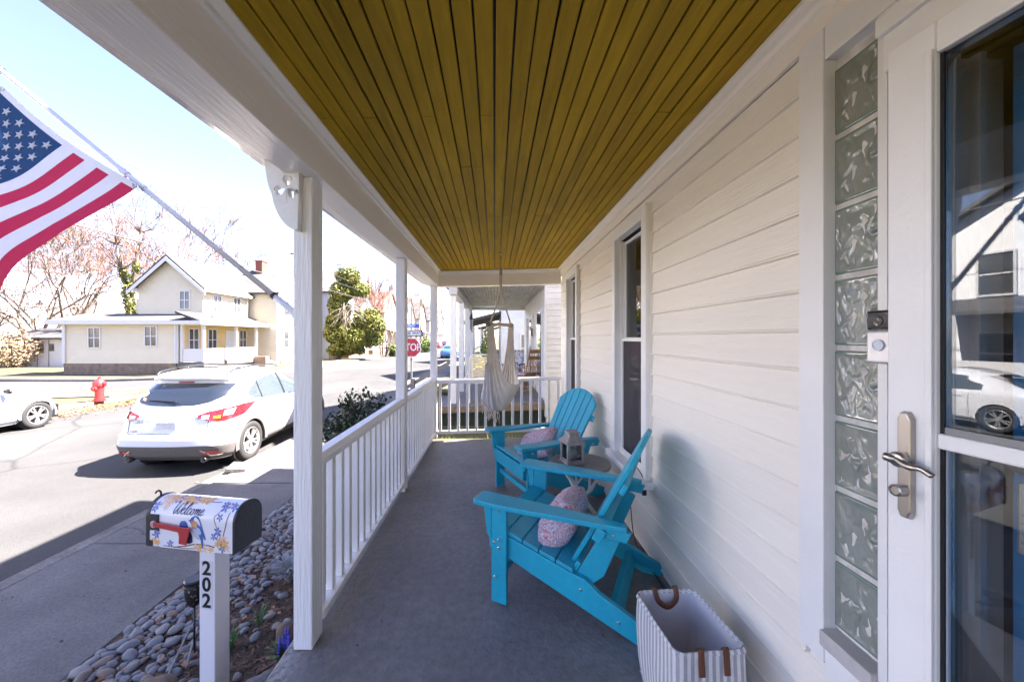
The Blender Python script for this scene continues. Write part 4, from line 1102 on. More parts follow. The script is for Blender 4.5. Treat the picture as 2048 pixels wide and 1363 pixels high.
# holly shrub beyond the railing
HOL = mat('holly_leaf', (.014, .032, .012), .45, (.032, .056, .02), 7, spec=.4)
TWIG = mat('twig_bark', (.10, .07, .05), .9)
def leafy(b, p, d, l, w_):
    d = d.normalized(); s = d.cross(Vector((random.gauss(0, 1), random.gauss(0, 1), random.gauss(0, 1)))).normalized()
    n_ = d.cross(s).normalized()
    m1 = p + d * l * .5 - n_ * l * .08
    b.add([p, m1 + s * w_, p + d * l, m1 - s * w_, m1 - n_ * l * .0], [(0, 1, 4), (1, 2, 4), (2, 3, 4), (3, 0, 4)])
def rnd():
    while True:
        v = Vector((random.uniform(-1, 1), random.uniform(-1, 1), random.uniform(-1, 1)))
        if .05 < v.length < 1: return v
hs = thing('holly_shrub', 'dark glossy leaved shrub just outside the porch railing', 'shrub', (-1.68, 4.75, -.45))
tb_ = MB(); lb = MB()
for k in range(230):
    v = rnd(); v.z = abs(v.z) * .9 + .1
    e = Vector((v.x * .56, v.y * .80, .30 + v.z * .98))
    if random.random() < .12: e.z += .08
    s = Vector((random.uniform(-.08, .08), random.uniform(-.08, .08), 0)); m1 = s.lerp(e, .5) + Vector((0, 0, .08)) + rnd() * .05
    tb_.tube([s, m1, e], [.008, .005, .002], 4)
    for j in range(40):
        q = random.uniform(.25, 1.0); c = (s * (1 - q) ** 2 + m1 * 2 * q * (1 - q) + e * q * q) + rnd() * .06
        leafy(lb, c, rnd() + Vector((0, 0, .35)), random.uniform(.045, .078), random.uniform(.013, .022))
tb_.build('stems', TWIG, hs); lb.build('foliage', HOL, hs)

# grass tufts between the two porches
gt = MB()
for _ in range(1800):
    x = random.uniform(-1.0, 1.0); y = random.choice((random.uniform(5.5, 5.9), random.uniform(5.5, 8.2)))
    a = random.uniform(0, 6.3); h = random.uniform(.05, .16); c, s = math.cos(a) * .004, math.sin(a) * .004
    gt.add([(x - c, y - s, WALKZ + .02), (x + c, y + s, WALKZ + .02), (x + random.uniform(-.05, .05), y + random.uniform(-.05, .05), WALKZ + .02 + h)], [(0, 1, 2)])
tag(gt.build('grass_tufts', mat('grass_blade', (.12, .17, .03), .8, (.22, .24, .06), 5)), kind='stuff')

# ================================================================ MAILBOX
bl_, tl_ = P(293, 1083, 2.02), P(345, 976, 2.02)
mbx = thing('mailbox', 'white mailbox with bluebird and blossom print on a white post', 'mailbox', (-1.528, 1.985, .022), R(-9))
hl, hw2, zb_, zs = .245, .085, .355, .50          # half length, half width, bottom, spring line
Rm = hw2
MBW = mat('mailbox_enamel', (.80, .78, .80), .3, (.76, .74, .77), 4, coat=.3)
def ms(u, v, off=0):
    """u metres along the box from its centre, v metres up the camera side from the bottom edge, then over the arch"""
    h = zs - zb_
    if v <= h: return Vector((u, -hw2 - off, zb_ + v))
    a = (v - h) / (Rm + .0)
    zr = 1.0
    return Vector((u, -(hw2 + off) * math.cos(a), zs + (Rm * zr + off) * math.sin(a)))
LV = (zs - zb_) + Rm * PI + (zs - zb_)
def ms2(u, v, off=0):
    h = zs - zb_
    if v > h + Rm * PI: return Vector((u, hw2 + off, zs - (v - h - Rm * PI)))
    return ms(u, v, off)
o = MB(); o.grid(lambda u, v: ms2(-hl + 2 * hl * u, LV * v), 1, 48); o.add([(-hl, -hw2, zb_), (hl, -hw2, zb_), (hl, hw2, zb_), (-hl, hw2, zb_)], [(0, 1, 2, 3)])
o.build('shell', MBW, mbx, smooth=False)
def arch(x0, x1, e):
    b = MB(); pts = [ms2(0, LV * k / 40, e) for k in range(41)]
    n = len(pts); vs2 = [Vector((x0, p.y, p.z)) for p in pts] + [Vector((x1, p.y, p.z)) for p in pts]
    b.add(vs2, [(k, k + 1, n + k + 1, n + k) for k in range(n - 1)] + [tuple(range(n)), tuple(range(n, 2 * n))[::-1]])
    return b
MBK = mat('mailbox_black', (.012, .014, .018), .35, (.02, .022, .026), 20, bump=.3, bs=80)
arch(hl + .0005, hl + .012, .004).build('back_rim', MBK, mbx, recalc=True)
arch(hl + .012, hl + .0125, -.012).build('back_panel', MBK, mbx, recalc=True)
dr_ = arch(-hl - .018, -hl - .0005, .004).build('door', MBK, mbx, recalc=True)
MB().tube(catmull([(-hl - .01, -.02, zs + Rm + .002), (-hl - .012, -.02, zs + Rm + .020), (-hl - .03, -.02, zs + Rm + .026), (-hl - .045, -.02, zs + Rm + .012)], 5), .005, 6).build('latch', MBK, dr_, smooth=True)
MB().box(-hl - .0, -hl + .058, -hw2 - .007, -hw2 - .001, zb_ + .085, zb_ + .165).build('flag_plate', MBK, mbx)
MB().box(-hl, -hl + .020, -hw2 - .004, -hw2 - .001, zb_ + .0, zb_ + .030).build('hinge', MBK, mbx)
RED = mat('flag_plastic', (.42, .03, .035), .4)
o = MB(); o.prism([(-.205, .104), (-.205, .128), (-.05, .116), (.015, .112), (-.008, .026), (-.052, .030), (-.048, .080), (-.06, .088)], lambda a, c: Vector((a, -hw2 - .012, zb_ + c + .004)), lambda a, c: Vector((a, -hw2 - .018, zb_ + c + .004)))
fl_ = o.build('signal_flag', RED, mbx, bevel=.002, recalc=True)
MB().lathe([(.018, 0), (.018, .006), (.013, .009), (.011, .007), (.001, .007)], 20, Matrix.Translation((-.208, -hw2 - .0075, zb_ + .118)) @ Matrix.Rotation(PI / 2, 4, 'X')).build('pivot_button', mat('pivot_pink', (.50, .30, .32), .4), fl_)
# printed decoration on the camera side: blossoms, twigs, birds, lettering
def decal(pts, m, layer, nm, par=None):
    b = MB(); b.add([ms(a, c, .0006 + layer * .0003) for a, c in pts], [tuple(range(len(pts)))])
    return b.build(nm, m, par or mbx)
OR = mat('print_orange', (.75, .36, .10), .5, (.80, .48, .22), 60); BLp = mat('print_blue', (.07, .12, .45), .5, (.20, .28, .60), 50); YL = mat('print_yellow', (.75, .50, .12), .5)
PK = mat('print_pale', (.80, .55, .42), .5); TW = mat('print_twig', (.22, .09, .08), .6); NV = mat('print_navy', (.02, .03, .11), .5); BRB = mat('print_bird_blue', (.03, .08, .30), .5, (.06, .15, .42), 40); BRO = mat('print_bird_rust', (.50, .20, .09), .5, (.62, .34, .2), 40); BRW = mat('print_bird_pale', (.45, .50, .60), .5)
def flower(cx, cy, r, m, layer=2):
    r *= 1.22; a0 = random.uniform(0, 6); pts = []
    for k in range(5):
        rr = r * random.uniform(.85, 1.15); a = a0 + k * 2 * PI / 5 + random.uniform(-.15, .15)
        for da, q in ((-.55, .30), (-.33, .75), (-.10, 1.0), (.12, 1.0), (.34, .75)): pts.append((cx + rr * q * math.cos(a + da), cy + rr * q * math.sin(a + da)))
    o = decal(pts, m, layer, 'blossom_print')
    decal([(cx + r * .2 * math.cos(q), cy + r * .2 * math.sin(q)) for q in (0, 1.05, 2.1, 3.14, 4.2, 5.2)], YL, layer + 1, 'blossom_eye', o)
def stroke(pts, w_, m, layer=1, n=7, taper=False, M=None, nm='twig_print'):
    pts = catmull([(a, c, 0) for a, c in pts], n)
    if M: pts = [M(p) for p in pts]
    b = MB(); L_, R_ = [], []
    for i, p in enumerate(pts):
        d = Vector(pts[min(i + 1, len(pts) - 1)]) - Vector(pts[max(i - 1, 0)]) if M is None else Vector((pts[min(i + 1, len(pts) - 1)][0] - pts[max(i - 1, 0)][0], pts[min(i + 1, len(pts) - 1)][1] - pts[max(i - 1, 0)][1], 0))
        d = Vector((d[0], d[1])); d = d.normalized() if d.length > 0 else Vector((1, 0))
        ww = w_ * (.45 + .75 * abs(d.y)) if taper else w_
        L_.append((p[0] - d.y * ww, p[1] + d.x * ww)); R_.append((p[0] + d.y * ww, p[1] - d.x * ww))
    n_ = len(pts)
    b.add([ms(a, c, .0006 + layer * .0003) for a, c in L_ + R_], [(i, i + 1, n_ + i + 1, n_ + i) for i in range(n_ - 1)])
    return b.build(nm, m, mbx)
HT = zs - zb_    # .145
stroke([(-.20, .262), (-.12, .250), (-.04, .252), (.05, .245), (.13, .248)], .0022, TW)
stroke([(-.10, .004), (-.03, .016), (.03, .030), (.10, .030), (.14, .024)], .003, TW)
stroke([(-.16, .008), (-.09, .006), (-.02, -.000 + .004), (.04, .010)], .002, TW)
stroke([(.215, .20), (.205, .14), (.192, .09), (.185, .05)], .0024, TW)
stroke([(.17, .225), (.15, .19), (.135, .17), (.15, .13), (.16, .09), (.15, .06)], .0018, TW)
stroke([(-.225, .01), (-.215, .035), (-.205, .06)], .0018, TW)
for k in range(15): flower(-.20 + k * .0185 + random.uniform(-.008, .008), .252 + random.uniform(-.016, .016) - (.02 if k in (2, 3, 5, 9) else 0), random.uniform(.016, .024), random.choice((OR, OR, PK, OR)))
for k in range(9): flower(-.21 + k * .022 + random.uniform(-.006, .006), .268 + random.uniform(-.012, .012), random.uniform(.014, .02), random.choice((OR, PK, OR, BLp)), 3)
for (a, c) in ((-.20, .215), (-.165, .20), (-.185, .23)): flower(a, c, .014, random.choice((OR, PK)))
for (a, c, r) in ((-.222, .205, .020), (-.226, .19, .016), (-.13, .248, .019), (.165, .238, .018), (.178, .218, .019), (.225, .225, .018), (.21, .238, .015), (.168, .172, .016), (.160, .105, .020), (.135, .075, .016), (.185, .020, .018), (-.195, .072, .015), (-.205, .058, .018), (-.12, .022, .016)): flower(a, c, r, BLp)
for (a, c, r) in ((.17, .055, .018), (.19, .07, .016), (.20, .045, .019), (.18, .03, .015), (.21, .025, .016), (.155, .04, .014), (-.22, .025, .015), (-.195, .02, .015), (.20, .232, .015), (.055, .012, .017), (.085, .005 + .006, .016), (.035, .018, .015), (.12, .010, .014), (.065, .026, .013)): flower(a, c, r, random.choice((OR, OR, YL, PK)))
# front bird
decal([(-.002, .150), (.006, .163), (.022, .172), (.042, .170), (.056, .155), (.066, .130), (.078, .095), (.092, .058), (.084, .056), (.076, .070), (.076, .012), (.068, .014), (.060, .055), (.046, .070), (.026, .084), (.012, .105), (.006, .130), (-.012, .152)], BRB, 3, 'bird_print')
decal([(.004, .148), (.022, .150), (.040, .142), (.046, .125), (.030, .112), (.014, .110), (.004, .128)], BRO, 4, 'bird_print')
decal([(.010, .110), (.030, .110), (.044, .100), (.052, .075), (.060, .055), (.040, .056), (.022, .070), (.010, .092)], BRW, 4, 'bird_print')
decal([(.034, .118), (.054, .112), (.066, .090), (.058, .078), (.040, .092)], BRW, 5, 'bird_print')
# bird behind the signal flag
decal([(-.064, .128), (-.052, .142), (-.034, .144), (-.020, .134), (-.014, .118), (-.02, .10), (-.06, .104)], BRB, 3, 'bird_print')
decal([(-.074, .088), (-.060, .096), (-.05, .06), (-.055, .04), (-.07, .064)], BRO, 3, 'bird_print')
decal([(-.005, .10), (.012, .07), (.014, .04), (.0, .03), (-.018, .03)], NV, 3, 'bird_print')
# script lettering, hand drawn strokes
LET = [
 [(-.02, .90), (.02, 1.05), (.10, .95), (.08, .6), (.10, .12), (.20, .05), (.34, .5), (.40, .95), (.36, .4), (.42, .06), (.52, .1), (.68, .6), (.66, 1.05), (.58, 1.0), (.64, .85)],
 [(.66, .26), (.80, .32), (.86, .44), (.80, .52), (.71, .40), (.70, .16), (.80, .03), (.94, .16), (1.06, .55), (1.13, .95), (1.06, 1.0), (1.01, .6), (1.01, .14), (1.08, .03), (1.16, .12)],
 [(1.36, .44), (1.30, .52), (1.20, .36), (1.20, .12), (1.29, .02), (1.40, .14), (1.46, .36)],
 [(1.58, .50), (1.48, .38), (1.47, .12), (1.56, .02), (1.66, .16), (1.66, .40), (1.57, .50), (1.66, .40), (1.78, .44)],
 [(1.76, .44), (1.82, .48), (1.82, .05), (1.84, .3), (1.92, .49), (1.97, .42), (1.97, .05), (1.99, .3), (2.07, .49), (2.12, .42), (2.11, .12), (2.16, .03), (2.26, .18)],
 [(2.24, .24), (2.36, .32), (2.41, .44), (2.36, .51), (2.27, .40), (2.26, .16), (2.35, .03), (2.50, .20)]]
sc = .066
for l_ in LET: stroke(l_, .0019, NV, 6, 8, True, lambda p: (-.115 + (p[0] + .12 * p[1]) * sc * 1.10, .172 + p[1] * sc * .92), 'welcome_lettering')
# post
pz = bedz(-1.47, 1.98)
PV = mat('vinyl_post', (.78, .76, .79), .35, (.74, .72, .75), 3)
MB().box(-.046, .046, -.046, .046, pz - .05, zb_ - .001).build('post', PV, mbx, (.055, 0, 0), bevel=.005)
MB().box(-.20, .20, -.07, .07, zb_ - .012, zb_ - .0008).build('mount_board', WHITE, mbx)
def text_mesh(body, size, m, parent, Mx, name, bold=0.0, depth=.001, sx=1.0):
    cu = bpy.data.curves.new(name, 'FONT'); cu.body = body; cu.size = size; cu.extrude = depth; cu.offset = bold; cu.align_x = 'CENTER'; cu.align_y = 'CENTER'
    o = bpy.data.objects.new(name, cu); COL.objects.link(o)
    dg = bpy.context.evaluated_depsgraph_get(); dg.update()
    me = bpy.data.meshes.new_from_object(o.evaluated_get(dg)); me.name = name
    bpy.data.objects.remove(o); bpy.data.curves.remove(cu)
    me.materials.clear(); me.materials.append(m); me.transform(Mx @ Matrix.Diagonal((sx, 1, 1, 1)))
    return link(name, me, parent)
FACE = Matrix(((1, 0, 0, 0), (0, 0, 1, 0), (0, 1, 0, 0), (0, 0, 0, 1))) @ Matrix.Diagonal((1, 1, -1, 1))
STK = mat('sticker_paper', (.62, .61, .64), .5)
for i, dgt in enumerate('202'):
    zc = .240 - i * .0835
    MB().box(-.0365, .0355, -.0475, -.0463, zc - .042, zc + .041).build('number_sticker', STK, mbx, (.055, 0, 0))
    text_mesh(dgt, .098, BLACK, mbx, Matrix.Translation((.0545, -.0482, zc)) @ FACE, 'house_number', .0028, .0004, 1.05)
# ================================================================ CARS (stacked horizontal outlines)
def lerpk(keys, z):
    if z <= keys[0][0]: return keys[0][1:]
    for a, b in zip(keys, keys[1:]):
        if z <= b[0]:
            t = (z - a[0]) / (b[0] - a[0]); t = t * t * (3 - 2 * t) * .35 + t * .65
            return tuple(p + (q - p) * t for p, q in zip(a[1:], b[1:]))
    return keys[-1][1:]
class Car:
    NR, NCN, NSD, NF = 10, 12, 44, 8
    def __init__(s, keys): s.keys = keys
    def outline(s, z):
        """half outline rear centre -> right side -> front centre: list of (x, y)"""
        w_, yr, yf, rx, ry, bow, fb = lerpk(s.keys, z)
        pts = []
        xr = w_ - rx
        for i in range(s.NR): t = i / s.NR; pts.append((xr * t, yr + bow * (xr * t / w_) ** 2))
        y0 = yr + bow * (xr / w_) ** 2
        for i in range(s.NCN): a = PI / 2 * i / s.NCN; pts.append((xr + rx * math.sin(a), y0 + ry * (1 - math.cos(a))))
        ys = y0 + ry; frx = min(.45, w_ * .6); fry = min(.5, (yf - ys) * .3); ye = yf - fb - fry
        for i in range(s.NSD): t = i / s.NSD; pts.append((w_ - .03 * (2 * t - 1) ** 2 * (t > .5) , ys + (ye - ys) * t))
        for i in range(s.NCN): a = PI / 2 * i / s.NCN; pts.append((w_ - .03 - frx * (1 - math.cos(a)), ye + fry * math.sin(a)))
        xf = w_ - .03 - frx
        for i in range(s.NF + 1): t = i / s.NF; pts.append((xf * (1 - t), ye + fry + fb * (1 - (1 - t) ** 2)))
        return pts
    def pt(s, a, z, off=0):
        o = s.outline(z); n = len(o) - 1; a = max(0, min(n - 1e-6, a)); i = int(a); t = a - i
        p = Vector((o[i][0] + (o[i + 1][0] - o[i][0]) * t, o[i][1] + (o[i + 1][1] - o[i][1]) * t, z))
        if off:
            p1 = s.pt(a + .15, z); p2 = s.pt(a, z + .01)
            nn = (p1 - p).cross(p2 - p)
            nn = nn.normalized() if nn.length > 1e-9 else Vector((1, 0, 0))
            p = p + nn * off
        return p
    def ax(s, x, z):
        o = s.outline(z)
        for i in range(s.NR + s.NCN):
            if o[i + 1][0] >= x: return i + (x - o[i][0]) / max(1e-6, o[i + 1][0] - o[i][0])
        return s.NR + s.NCN
    def ay(s, y, z):
        o = s.outline(z)
        for i in range(s.NR, len(o) - 1):
            if o[i + 1][1] >= y: return i + (y - o[i][1]) / max(1e-6, o[i + 1][1] - o[i][1])
        return len(o) - 1.01
    def key(s, k, z): return s.ax(k[1], z) if k[0] == 'x' else s.ay(k[1], z)
    def band(s, specs, off=.006, n=6, m=6, side=1):
        """specs: [(('x'|'y', value), zlo, zhi), ...]"""
        b = MB(); cols = []
        for (k0, l0, h0), (k1, l1, h1) in zip(specs, specs[1:]):
            for i in range(n + (1 if (k1, l1, h1) == specs[-1] else 0)):
                t = i / n; cols.append((k0, k1, t, l0 + (l1 - l0) * t, h0 + (h1 - h0) * t))
        pts = []
        for k0, k1, t, lo, hi in cols:
            for j in range(m + 1):
                z = lo + (hi - lo) * j / m
                a = s.key(k0, z) * (1 - t) + s.key(k1, z) * t
                p = s.pt(a, z, off); pts.append(Vector((p.x * side, p.y, p.z)))
        fs = []
        for i in range(len(cols) - 1):
            for j in range(m):
                a = i * (m + 1) + j; f = (a, a + m + 1, a + m + 2, a + 1); fs.append(f if side > 0 else f[::-1])
        b.add(pts, fs); return b
    def both(s, specs, off=.006, n=6, m=6):
        """centre panel: specs start at x=0"""
        b = s.band(specs, off, n, m, 1); c = s.band(specs, off, n, m, -1); b.add(c.v, c.f); return b
    def body(s, zl, holes):
        b = MB(); rows = []
        for z in zl:
            h = s.outline(z); row = [Vector((x, y, z)) for x, y in h] + [Vector((-x, y, z)) for x, y in h[-2:0:-1]]
            rows.append(row)
        n = len(rows[0])
        for r in rows: b.v += [tuple(p) for p in r]
        def hole(p): return any(abs(p.x) > .45 and math.hypot(p.y - hy, p.z - hz) < hr for hy, hz, hr in holes)
        for i in range(len(rows) - 1):
            for k in range(n):
                k2 = (k + 1) % n
                c = (rows[i][k] + rows[i][k2] + rows[i + 1][k] + rows[i + 1][k2]) / 4
                if hole(c): continue
                b.f.append((i * n + k, i * n + k2, (i + 1) * n + k2, (i + 1) * n + k)); b.m.append(0)
        L = (len(rows) - 1) * n
        b.f.append(tuple(range(L, L + n))); b.m.append(0)
        return b
CARW = mat('white_car_paint', (.80, .80, .80), .22, (.78, .78, .785), 1, coat=1.0)
CARS = mat('silver_white_paint', (.62, .63, .66), .22, (.60, .61, .64), 1, coat=1.0)
CLAD = mat('grey_cladding', (.115, .105, .105), .55, (.10, .093, .093), 12, bump=.15, bs=120)
CGL = mat('car_glass', (.012, .016, .022), .04, spec=.9, coat=1)
CGS = mat('car_side_glass', (.05, .065, .075), .04, spec=.9, coat=1)
TAIL = mat('tail_red', (.42, .012, .018), .12, (.36, .01, .015), 20, coat=1); TAILC = mat('tail_clear', (.55, .45, .45), .1, coat=1); AMB = mat('tail_amber', (.65, .18, .02), .12, coat=1)
ALLOY = mat('alloy', (.62, .62, .63), .3, metal=.8)
def wheel(parent, x, y, z, r, side, n=10, w_=.22):
    RX = Matrix.Rotation(PI / 2 * side, 4, 'Y')
    t = MB().lathe([(r * .66, -.5 * w_), (r * .93, -.5 * w_), (r, -.36 * w_), (r, .36 * w_), (r * .95, .5 * w_), (r * .70, .53 * w_), (r * .66, .42 * w_), (r * .66, -.5 * w_)], 40, RX, caps=False).build('wheel', RUBBER, parent, (x, y, z), smooth=True)
    b = MB(); b.lathe([(r * .68, .50 * w_), (r * .66, .53 * w_), (r * .62, .50 * w_), (r * .60, .30 * w_), (r * .60, -.3 * w_)], 40, RX, caps=False)
    for k in range(n):
        a = 2 * PI * k / n; c = Matrix.Rotation(a, 4, 'X')
        q = RX.to_3x3()
        e = MB(); e.box(-.016 * r / .36, .016 * r / .36, .04, r * .64, .36 * w_, .46 * w_, M=RX @ Matrix.Rotation(a + (.12 if k % 2 else -.12), 4, 'Z'))
        b.add(e.v, e.f)
    b.lathe([(r * .17, .36 * w_), (r * .16, .49 * w_), (r * .001, .50 * w_)], 20, RX)
    b.build('rim', ALLOY, t, smooth=False)
    MB().lathe([(r * .61, -.05 * w_), (r * .001, -.05 * w_)], 24, RX, caps=False).build('brake_disc', mat('brake_dark', (.05, .05, .05), .6), t)
def arch_ring(b, cy, cz, r0, r1, x, side, a0=-.15, a1=PI + .15, n=24):
    vs2 = []
    for k in range(n + 1):
        a = a0 + (a1 - a0) * k / n
        for rr, xx in ((r0, x - .03), (r0, x + .008), (r1, x + .006), (r1, x - .02)):
            vs2.append((side * xx, cy + rr * math.cos(a), cz + rr * math.sin(a)))
    fs = []
    for k in range(n):
        for j in range(3): q = k * 4 + j; fs.append((q, q + 1, q + 5, q + 4))
    b.add(vs2, fs)
# --- white crossover
K1 = [ # z, w, yr, yf, rx, ry, bow, front bow
 (.20, .80, .20, 4.30, .25, .25, .06, .2), (.30, .885, .07, 4.48, .26, .30, .07, .2), (.46, .915, .00, 4.53, .27, .34, .09, .2), (.58, .92, .00, 4.54, .28, .36, .10, .2),
 (.63, .92, .015, 4.53, .28, .38, .10, .2), (.68, .92, .055, 4.52, .30, .42, .10, .2), (.90, .918, .09, 4.42, .34, .50, .11, .25), (1.00, .905, .12, 4.15, .36, .52, .11, .3), (1.06, .885, .15, 3.55, .36, .52, .11, .2),
 (1.12, .862, .19, 3.30, .36, .50, .11, .15), (1.28, .80, .335, 3.02, .36, .48, .11, .12), (1.44, .735, .50, 2.72, .36, .45, .11, .1), (1.485, .715, .53, 2.60, .36, .42, .10, .1), (1.50, .705, .42, 2.56, .32, .40, .09, .1),
 (1.55, .67, .42, 2.40, .30, .38, .09, .1), (1.60, .60, .50, 2.2, .28, .36, .09, .1), (1.645, .47, .75, 1.98, .22, .4, .08, .1), (1.665, .28, 1.0, 1.75, .12, .3, .05, .1)]
def crossover(loc, rz):
    t = thing('parked_car', 'white crossover car parked at the near kerb with its tail to the camera', 'car', loc, rz, 'parked cars')
    c = Car(K1); WY1, WY2, WZ, WR = .84, 3.54, .355, .355
    zl = [.20 + i * .0206 for i in range(71)] + [1.665]
    o = c.body(zl, [(WY1, WZ, .415), (WY2, WZ, .415)]); o.build('body', CARW, t, smooth=True)
    uf = MB().box(-.72, .72, .3, 4.2, .2, .5).build('underbody', BLACK, t)
    for s in (-1, 1):
        for wy in (WY1, WY2):
            wheel(t, s * .79, wy, WZ, WR, s)
            b = MB(); arch_ring(b, wy, WZ, .39, .475, .915, s); b.build('arch_cladding', CLAD, t)
            MB().lathe([(.41, -.28), (.41, .10)], 24, Matrix.Translation((s * .72, wy, WZ)) @ Matrix.Rotation(PI / 2 * s, 4, 'Y')).build('wheel_well', BLACK, t)
        c.band([(('y', WY1 + .44), .22, .36), (('y', 2.2), .22, .34), (('y', WY2 - .44), .22, .36)], .008, 8, 4, s).build('sill_cladding', CLAD, t, smooth=True)
        # side glass: quarter, rear door, front door
        for nm, sp in (('quarter_window', [(('y', .84), 1.18, 1.21), (('y', 1.0), 1.11, 1.31), (('y', 1.20), 1.075, 1.40)]),
                       ('rear_door_window', [(('y', 1.23), 1.075, 1.41), (('y', 1.6), 1.055, 1.47), (('y', 1.98), 1.045, 1.49)]),
                       ('front_door_window', [(('y', 2.05), 1.045, 1.49), (('y', 2.4), 1.035, 1.45), (('y', 2.75), 1.03, 1.29), (('y', 3.0), 1.03, 1.10)])):
            c.band(sp, .006, 6, 6, s).build(nm, CGS, t, smooth=True)
        c.band([(('y', .80), 1.025, 1.05), (('y', 1.6), 1.020, 1.040), (('y', 3.05), 1.01, 1.03)], .008, 6, 2, s).build('belt_trim', CHROME, t)
        c.band([(('y', 1.19), 1.07, 1.40), (('y', 1.225), 1.07, 1.41)], .008, 2, 6, s).build('pillar', BLACK, t)
        c.band([(('y', 1.985), 1.045, 1.49), (('y', 2.045), 1.045, 1.49)], .008, 2, 6, s).build('pillar', BLACK, t)
        for yy in (1.35, 2.02): c.band([(('y', yy), .40, 1.02), (('y', yy + .008), .40, 1.02)], .002, 1, 8, s).build('door_gap', BLACK, t)
        c.band([(('y', 1.50), .915, .94), (('y', 1.68), .915, .94)], .02, 3, 2, s).build('door_handle', CARW, t)
        # tail lamp wraps the corner
        tl = c.band([(('x', .46), .925, .955), (('x', .60), .865, 1.005), (('x', .80), .84, 1.045), (('y', .62), .905, 1.065), (('y', .90), 1.02, 1.055)], .012, 8, 6, s)
        lo = tl.build('tail_lamp', TAIL, t, smooth=True)
        c.band([(('x', .52), .895, .945), (('x', .63), .885, .955)], .016, 4, 4, s).build('reverse_lens', TAILC, lo, smooth=True)
        c.band([(('x', .68), .895, .93), (('x', .76), .89, .935)], .016, 4, 3, s).build('amber_lens', AMB, lo, smooth=True)
        c.band([(('x', .78), .92, 1.0), (('x', .86), .93, 1.02)], .016, 4, 4, s).build('reverse_lens', TAILC, lo, smooth=True)
        # bumper reflector and its chrome brow, exhaust tip
        c.band([(('x', .56), .335, .38), (('x', .70), .325, .40), (('x', .78), .33, .385)], .016, 4, 3, s).build('reflector', TAIL, t, smooth=True)
        c.band([(('x', .55), .40, .412), (('x', .68), .300, .318), (('x', .84), .305, .318)], .016, 4, 2, s).build('reflector_trim', CHROME, t, smooth=True)
        MB().lathe([(.040, -.12), (.042, 0), (.036, .002), (.034, -.09), (.001, -.09)], 20, Matrix.Translation((s * .60, .045, .245)) @ Matrix.Rotation(PI / 2, 4, 'X'), caps=False).build('exhaust_tip', mat('exhaust', (.12, .11, .10), .3, metal=.9), t, smooth=True)
        # roof rails
        pts = catmull([(s * .60, .62, 1.575), (s * .60, .80, 1.645), (s * .59, 1.5, 1.685), (s * .58, 2.1, 1.655), (s * .58, 2.3, 1.60)], 6)
        MB().tube(pts, .016, 8).build('roof_rail', BLACK, t, smooth=True)
        m_ = MB(); m_.lathe([(.01, -.06), (.06, -.03), (.065, .03), (.02, .06)], 14, Matrix.Translation((s * 1.0, 2.86, 1.10)) @ Matrix.Diagonal((1.6, .9, 1.2, 1)))
        m_.build('wing_mirror', BLACK, t, smooth=True)
    for yy in (1.0, 1.85): MB().tube([(-.60, yy, 1.675), (.60, yy, 1.675)], .013, 8).build('cross_bar', BLACK, t, smooth=True)
    c.both([(('x', 0), .23, .475), (('x', .5), .23, .475), (('x', .84), .23, .47), (('y', .45), .25, .46)], .010, 10, 8).build('bumper_cladding', CLAD, t, smooth=True)
    c.both([(('x', 0), .225, .29), (('x', .45), .225, .285), (('x', .52), .24, .265)], .016, 6, 3).build('lower_valance', CLAD, t, smooth=True)
    c.both([(('x', 0), .665, .672), (('x', .62), .665, .672)], .004, 8, 1).build('tailgate_gap', BLACK, t)
    for s in (-1, 1):
        c.band([(('x', .62), .665, 1.02), (('x', .63), .665, 1.02)], .003, 1, 8, s).build('tailgate_gap', BLACK, t)
    rg = c.both([(('x', 0), 1.095, 1.435), (('x', .35), 1.105, 1.435), (('x', .58), 1.15, 1.425), (('x', .70), 1.23, 1.41)], .008, 10, 8).build('rear_window', CGL, t, smooth=True)
    c.both([(('x', 0), 1.44, 1.462), (('x', .13), 1.44, 1.462)], .014, 4, 2).build('brake_lamp', TAIL, t)
    MB().tube([c.pt(c.ax(.1, 1.13), 1.13, .03) * 1, c.pt(c.ax(.05, 1.15), 1.15, .03), Vector((-.42, c.pt(c.ax(.42, 1.19), 1.19).y - .03, 1.19))], [.012, .012, .006], 6).build('rear_wiper', BLACK, t)
    # plate recess, blank plate, wing emblem, small lettering
    c.both([(('x', 0), .70, .885), (('x', .33), .70, .88), (('x', .40), .70, .80)], .003, 6, 4).build('plate_recess', mat('recess_shade', (.74, .74, .75), .35), t, smooth=True)
    yb = c.pt(0, .79).y
    MB().box(-.155, .155, yb - .012, yb - .006, .71, .86).build('number_plate', mat('plate_blur', (.62, .58, .58), .5, (.70, .72, .70), 9), t, bevel=.003)
    e = MB(); ye = c.pt(0, .93).y - .014
    e.tube([(.062 * math.cos(2 * PI * k / 28), ye, .935 + .046 * math.sin(2 * PI * k / 28)) for k in range(29)], .006, 6)
    for s in (-1, 1): e.tube(catmull([(s * .056, ye, .955), (s * .028, ye, .950), (s * .012, ye, .93), (0, ye, .912)], 5), .006, 6)
    e.build('emblem', CHROME, t, smooth=True)
    FB_ = Matrix(((1, 0, 0, 0), (0, 0, -1, 0), (0, 1, 0, 0), (0, 0, 0, 1)))
    text_mesh('CX-5', .075, CHROME, t, Matrix.Translation((-.47, c.pt(c.ax(.47, .86), .86).y - .012, .86)) @ FB_, 'badge_lettering', .001, .003)
    text_mesh('AWD', .045, CHROME, t, Matrix.Translation((-.52, c.pt(c.ax(.52, .705), .705).y - .012, .705)) @ FB_, 'badge_lettering', .001, .003)
    c.band([(('x', .40), .895, .91), (('x', .54), .90, .915)], .008, 3, 1, 1).build('badge', mat('badge_blue', (.12, .14, .28), .4), t)
